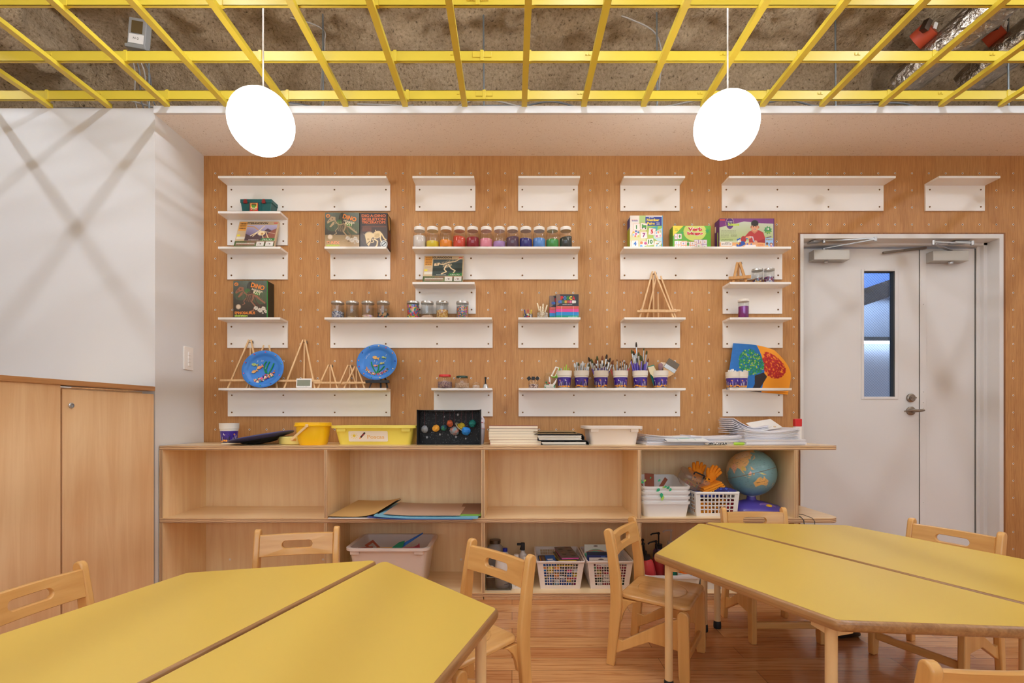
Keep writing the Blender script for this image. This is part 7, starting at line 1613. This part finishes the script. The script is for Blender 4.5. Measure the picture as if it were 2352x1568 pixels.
P = Paint(.06, .06, 36, (240, 236, 230)); P.ell(.7, .65, .24, .2, (40, 80, 180)); P.ell(.72, .60, .18, .12, (200, 60, 50)); P.ell(.74, .58, .12, .08, (236, 230, 226)); P.rect(0, 1, .1, .2, (30, 60, 110)); P.scribble(.08, .9, .3, .05, (30, 40, 60)); P.scribble(.1, .45, .62, .06, (206, 70, 60)); P.rect(.1, .9, 0, .06, (50, 110, 190))
t = bottle('orange paint bottle with a white swirl label in the basin', wx(1572, 2.585), 2.585, ZB + .01, .038, .118, mat('orange_paint', (240, 120, 20), .3, coat=.3), cr=.6, capm=m_black, art=P, neck=.85)
t = T('storage_tub', 'shallow white tub on the bottom shelf under the right table', 'tub', (wx(1660, 2.55), 2.66, ZB)); tub(MB(), .225, .25, .075, .010, .02, .008).build('tub_body', m_tray, t, smooth=40)
t = T('pink_box', 'pink lidded box in the shallow white tub', 'box', (wx(1660, 2.55), 2.66, ZB + .006)); MB().box(-.09, .09, -.1, .1, 0, .072).build('box_body', m_pink, t, bev=.004)
# black clogs-like shoe under the right table
sh = T('black_shoe', 'black shoe on the floor behind the front leg of the right table', 'shoe', (wx(1950, 2.05), 2.07, 0), rot=(0, 0, .2)); sh.scale = (.8, .8, .95)
MB().loft([[(x, .034 * k * math.cos(a), .002 + h_ * (.5 + .5 * math.sin(a)) ) for a in [2 * PI * i / 16 for i in range(16)]] for x, k, h_ in ((-.075, .75, .055), (-.06, .95, .06), (-.02, 1, .06), (.02, 1.05, .05), (.05, 1.0, .040), (.070, .7, .028), (.078, .35, .018))]).build('shoe_body', mat('black_leather', (20, 18, 18), .5), sh, smooth=60)
MB().prism([(.0, .045), (.05, .046), (.085, .036), (.10, .026), (.094, .020), (.05, .034)], -.022, .022, 'y').build('tongue', mat('dark_leather', (40, 36, 34), .5), sh, bev=.003)
# ---------------------------------------------------------------- things above the grid
jb = T('junction_box', 'grey junction box hanging on a rod above the yellow grid', 'junction box', (wx(327, 2.62), 2.60, wz(82, 2.60)), rot=(.12, .18, 0))
MB().box(-.048, .048, -.02, .02, -.06, .075).box(-.056, .056, -.026, .012, -.075, -.058).build('box_body', mat('grey_steel_box', (150, 150, 148), .5), jb, bev=.003); MB().box(-.03, .03, -.0215, -.019, .0, .06).build('lid', mat('amber_window', (96, 80, 50), .3), jb)
MB().box(-.04, .04, -.0215, -.019, -.05, -.006).build('sticker', m_wh, jb); text('N-2', m_bk, jb, (0, -.0222, -.026), w=.03, h=.010)
m_cab = mat('grey_cable', (168, 160, 152), .6); m_cab2 = mat('dark_grey_cable', (104, 104, 106), .6)
def cable(label, pts, r=.004, m=None):
    P_ = [Vector(p) for p in pts]; out = []
    for i in range(len(P_) - 1):
        p0, p1, p2, p3 = P_[max(i - 1, 0)], P_[i], P_[i + 1], P_[min(i + 2, len(P_) - 1)]
        for k in range(6):
            t_ = k / 6; out.append(.5 * ((2 * p1) + (-p0 + p2) * t_ + (2 * p0 - 5 * p1 + 4 * p2 - p3) * t_ ** 2 + (-p0 + 3 * p1 - 3 * p2 + p3) * t_ ** 3))
    out.append(P_[-1]); tag(MB().tube(out, r, 6).build('cable', m or m_cab, smooth=60), label, 'cable', 'cables above the grid')
for i in range(4):
    x = wx(310 + 7 * i, 2.62); cable('grey cable dropping from the junction box, %s from the left' % ORD[i + 1], [(x, 2.60, wz(128, 2.6)), (x + .01 * i, 2.62, 2.78), (x - .02 + .02 * i, 2.66, 2.62), (x + .06 + .05 * i, 2.72, 2.53), (x + .3 + .1 * i, 2.76, 2.515)], .0035, m_cab2 if i % 2 else m_cab)
for i in range(7):
    x0 = -2.7 + .62 * i; z = 2.615; rs = random.Random(i)
    pts = [(x0 + .22 * k, 2.62 + rs.uniform(0, .12), z + rs.uniform(0, .035) + .006 * (i % 3)) for k in range(8)]
    cable('grey cable snaking on the soffit behind the grid, run %s from the left' % ORD[i + 1], pts, .0045, m_cab if i % 2 else m_cab2)
cable('grey cable clipped to the rough ceiling left of the middle rod', [(wx(590, 2.6), 2.62, 3.13), (wx(650, 2.62), 2.63, 3.10), (wx(735, 2.64), 2.65, 3.05), (wx(744, 2.64), 2.65, 2.96), (wx(736, 2.64), 2.65, 2.72), (wx(741, 2.64), 2.65, 2.55)], .004)
cable('grey cable clipped to the rough ceiling right of the middle rod', [(wx(1400, 2.6), 2.62, 3.11), (wx(1450, 2.62), 2.63, 3.08), (wx(1505, 2.62), 2.64, 3.02), (wx(1522, 2.62), 2.64, 2.9), (wx(1516, 2.62), 2.64, 2.72), (wx(1509, 2.62), 2.64, 2.55)], .004)
m_foil = mat('wrinkled_foil', (176, 166, 154), .30, 1, bump=(30, .9, .025))
def duct(label, p0, p1, r):
    t = T('foil_duct', label, 'duct', p0, group='foil ducts in the ceiling pocket'); d = Vector(p1) - Vector(p0); n_ = 26; rg = []
    a = d.normalized().cross(Vector((0, 0, 1))).normalized(); b_ = a.cross(d.normalized())
    for k in range(n_ + 1):
        c = d * k / n_; ring = []
        for j in range(28):
            an = 2 * PI * j / 28; q = (a * math.cos(an) + b_ * math.sin(an)); rr = r * (1 + .06 * noise.noise((c + q * .1) * 14) * 2 + .03 * noise.noise((c + q * .1) * 40)) * (1 if k > 2 else .8 + .07 * k); ring.append(tuple(c + q * rr))
        rg.append(ring)
    MB().loft(rg).build('foil_sleeve', m_foil, t, smooth=40); u = d.normalized()
    c0 = u * (d.length * .30); DO = -a * r * .8 + Vector((-.16, 0, -r * .55 + .13)); MB().tube([tuple(c0 - u * .05 - b_ * 0), tuple(c0 + u * .03)], r * .62, 20).build('damper_collar', mat('orange_red_damper', (176, 66, 36), .6), t, loc=tuple(DO), smooth=40)
    bb = c0 + DO + Vector((0, -r * .62, 0)); MB().cbox(tuple(bb), (.022, .004, .028), rot=(.3, 0, .3)).build('damper_sticker', m_wh, t)
    MB().cbox(tuple(bb + Vector((-.05, 0, 0))), (.03, .03, .05), rot=(.3, .3, .3)).build('damper_lever', m_dsteel, t)
duct('wrinkled foil duct with an orange collar, left one of two', (2.22, 2.80, 2.82), (2.60, 2.12, 3.16), .090)
duct('wrinkled foil duct with an orange collar, right one of two', (2.60, 2.82, 2.84), (3.00, 2.12, 3.18), .090)
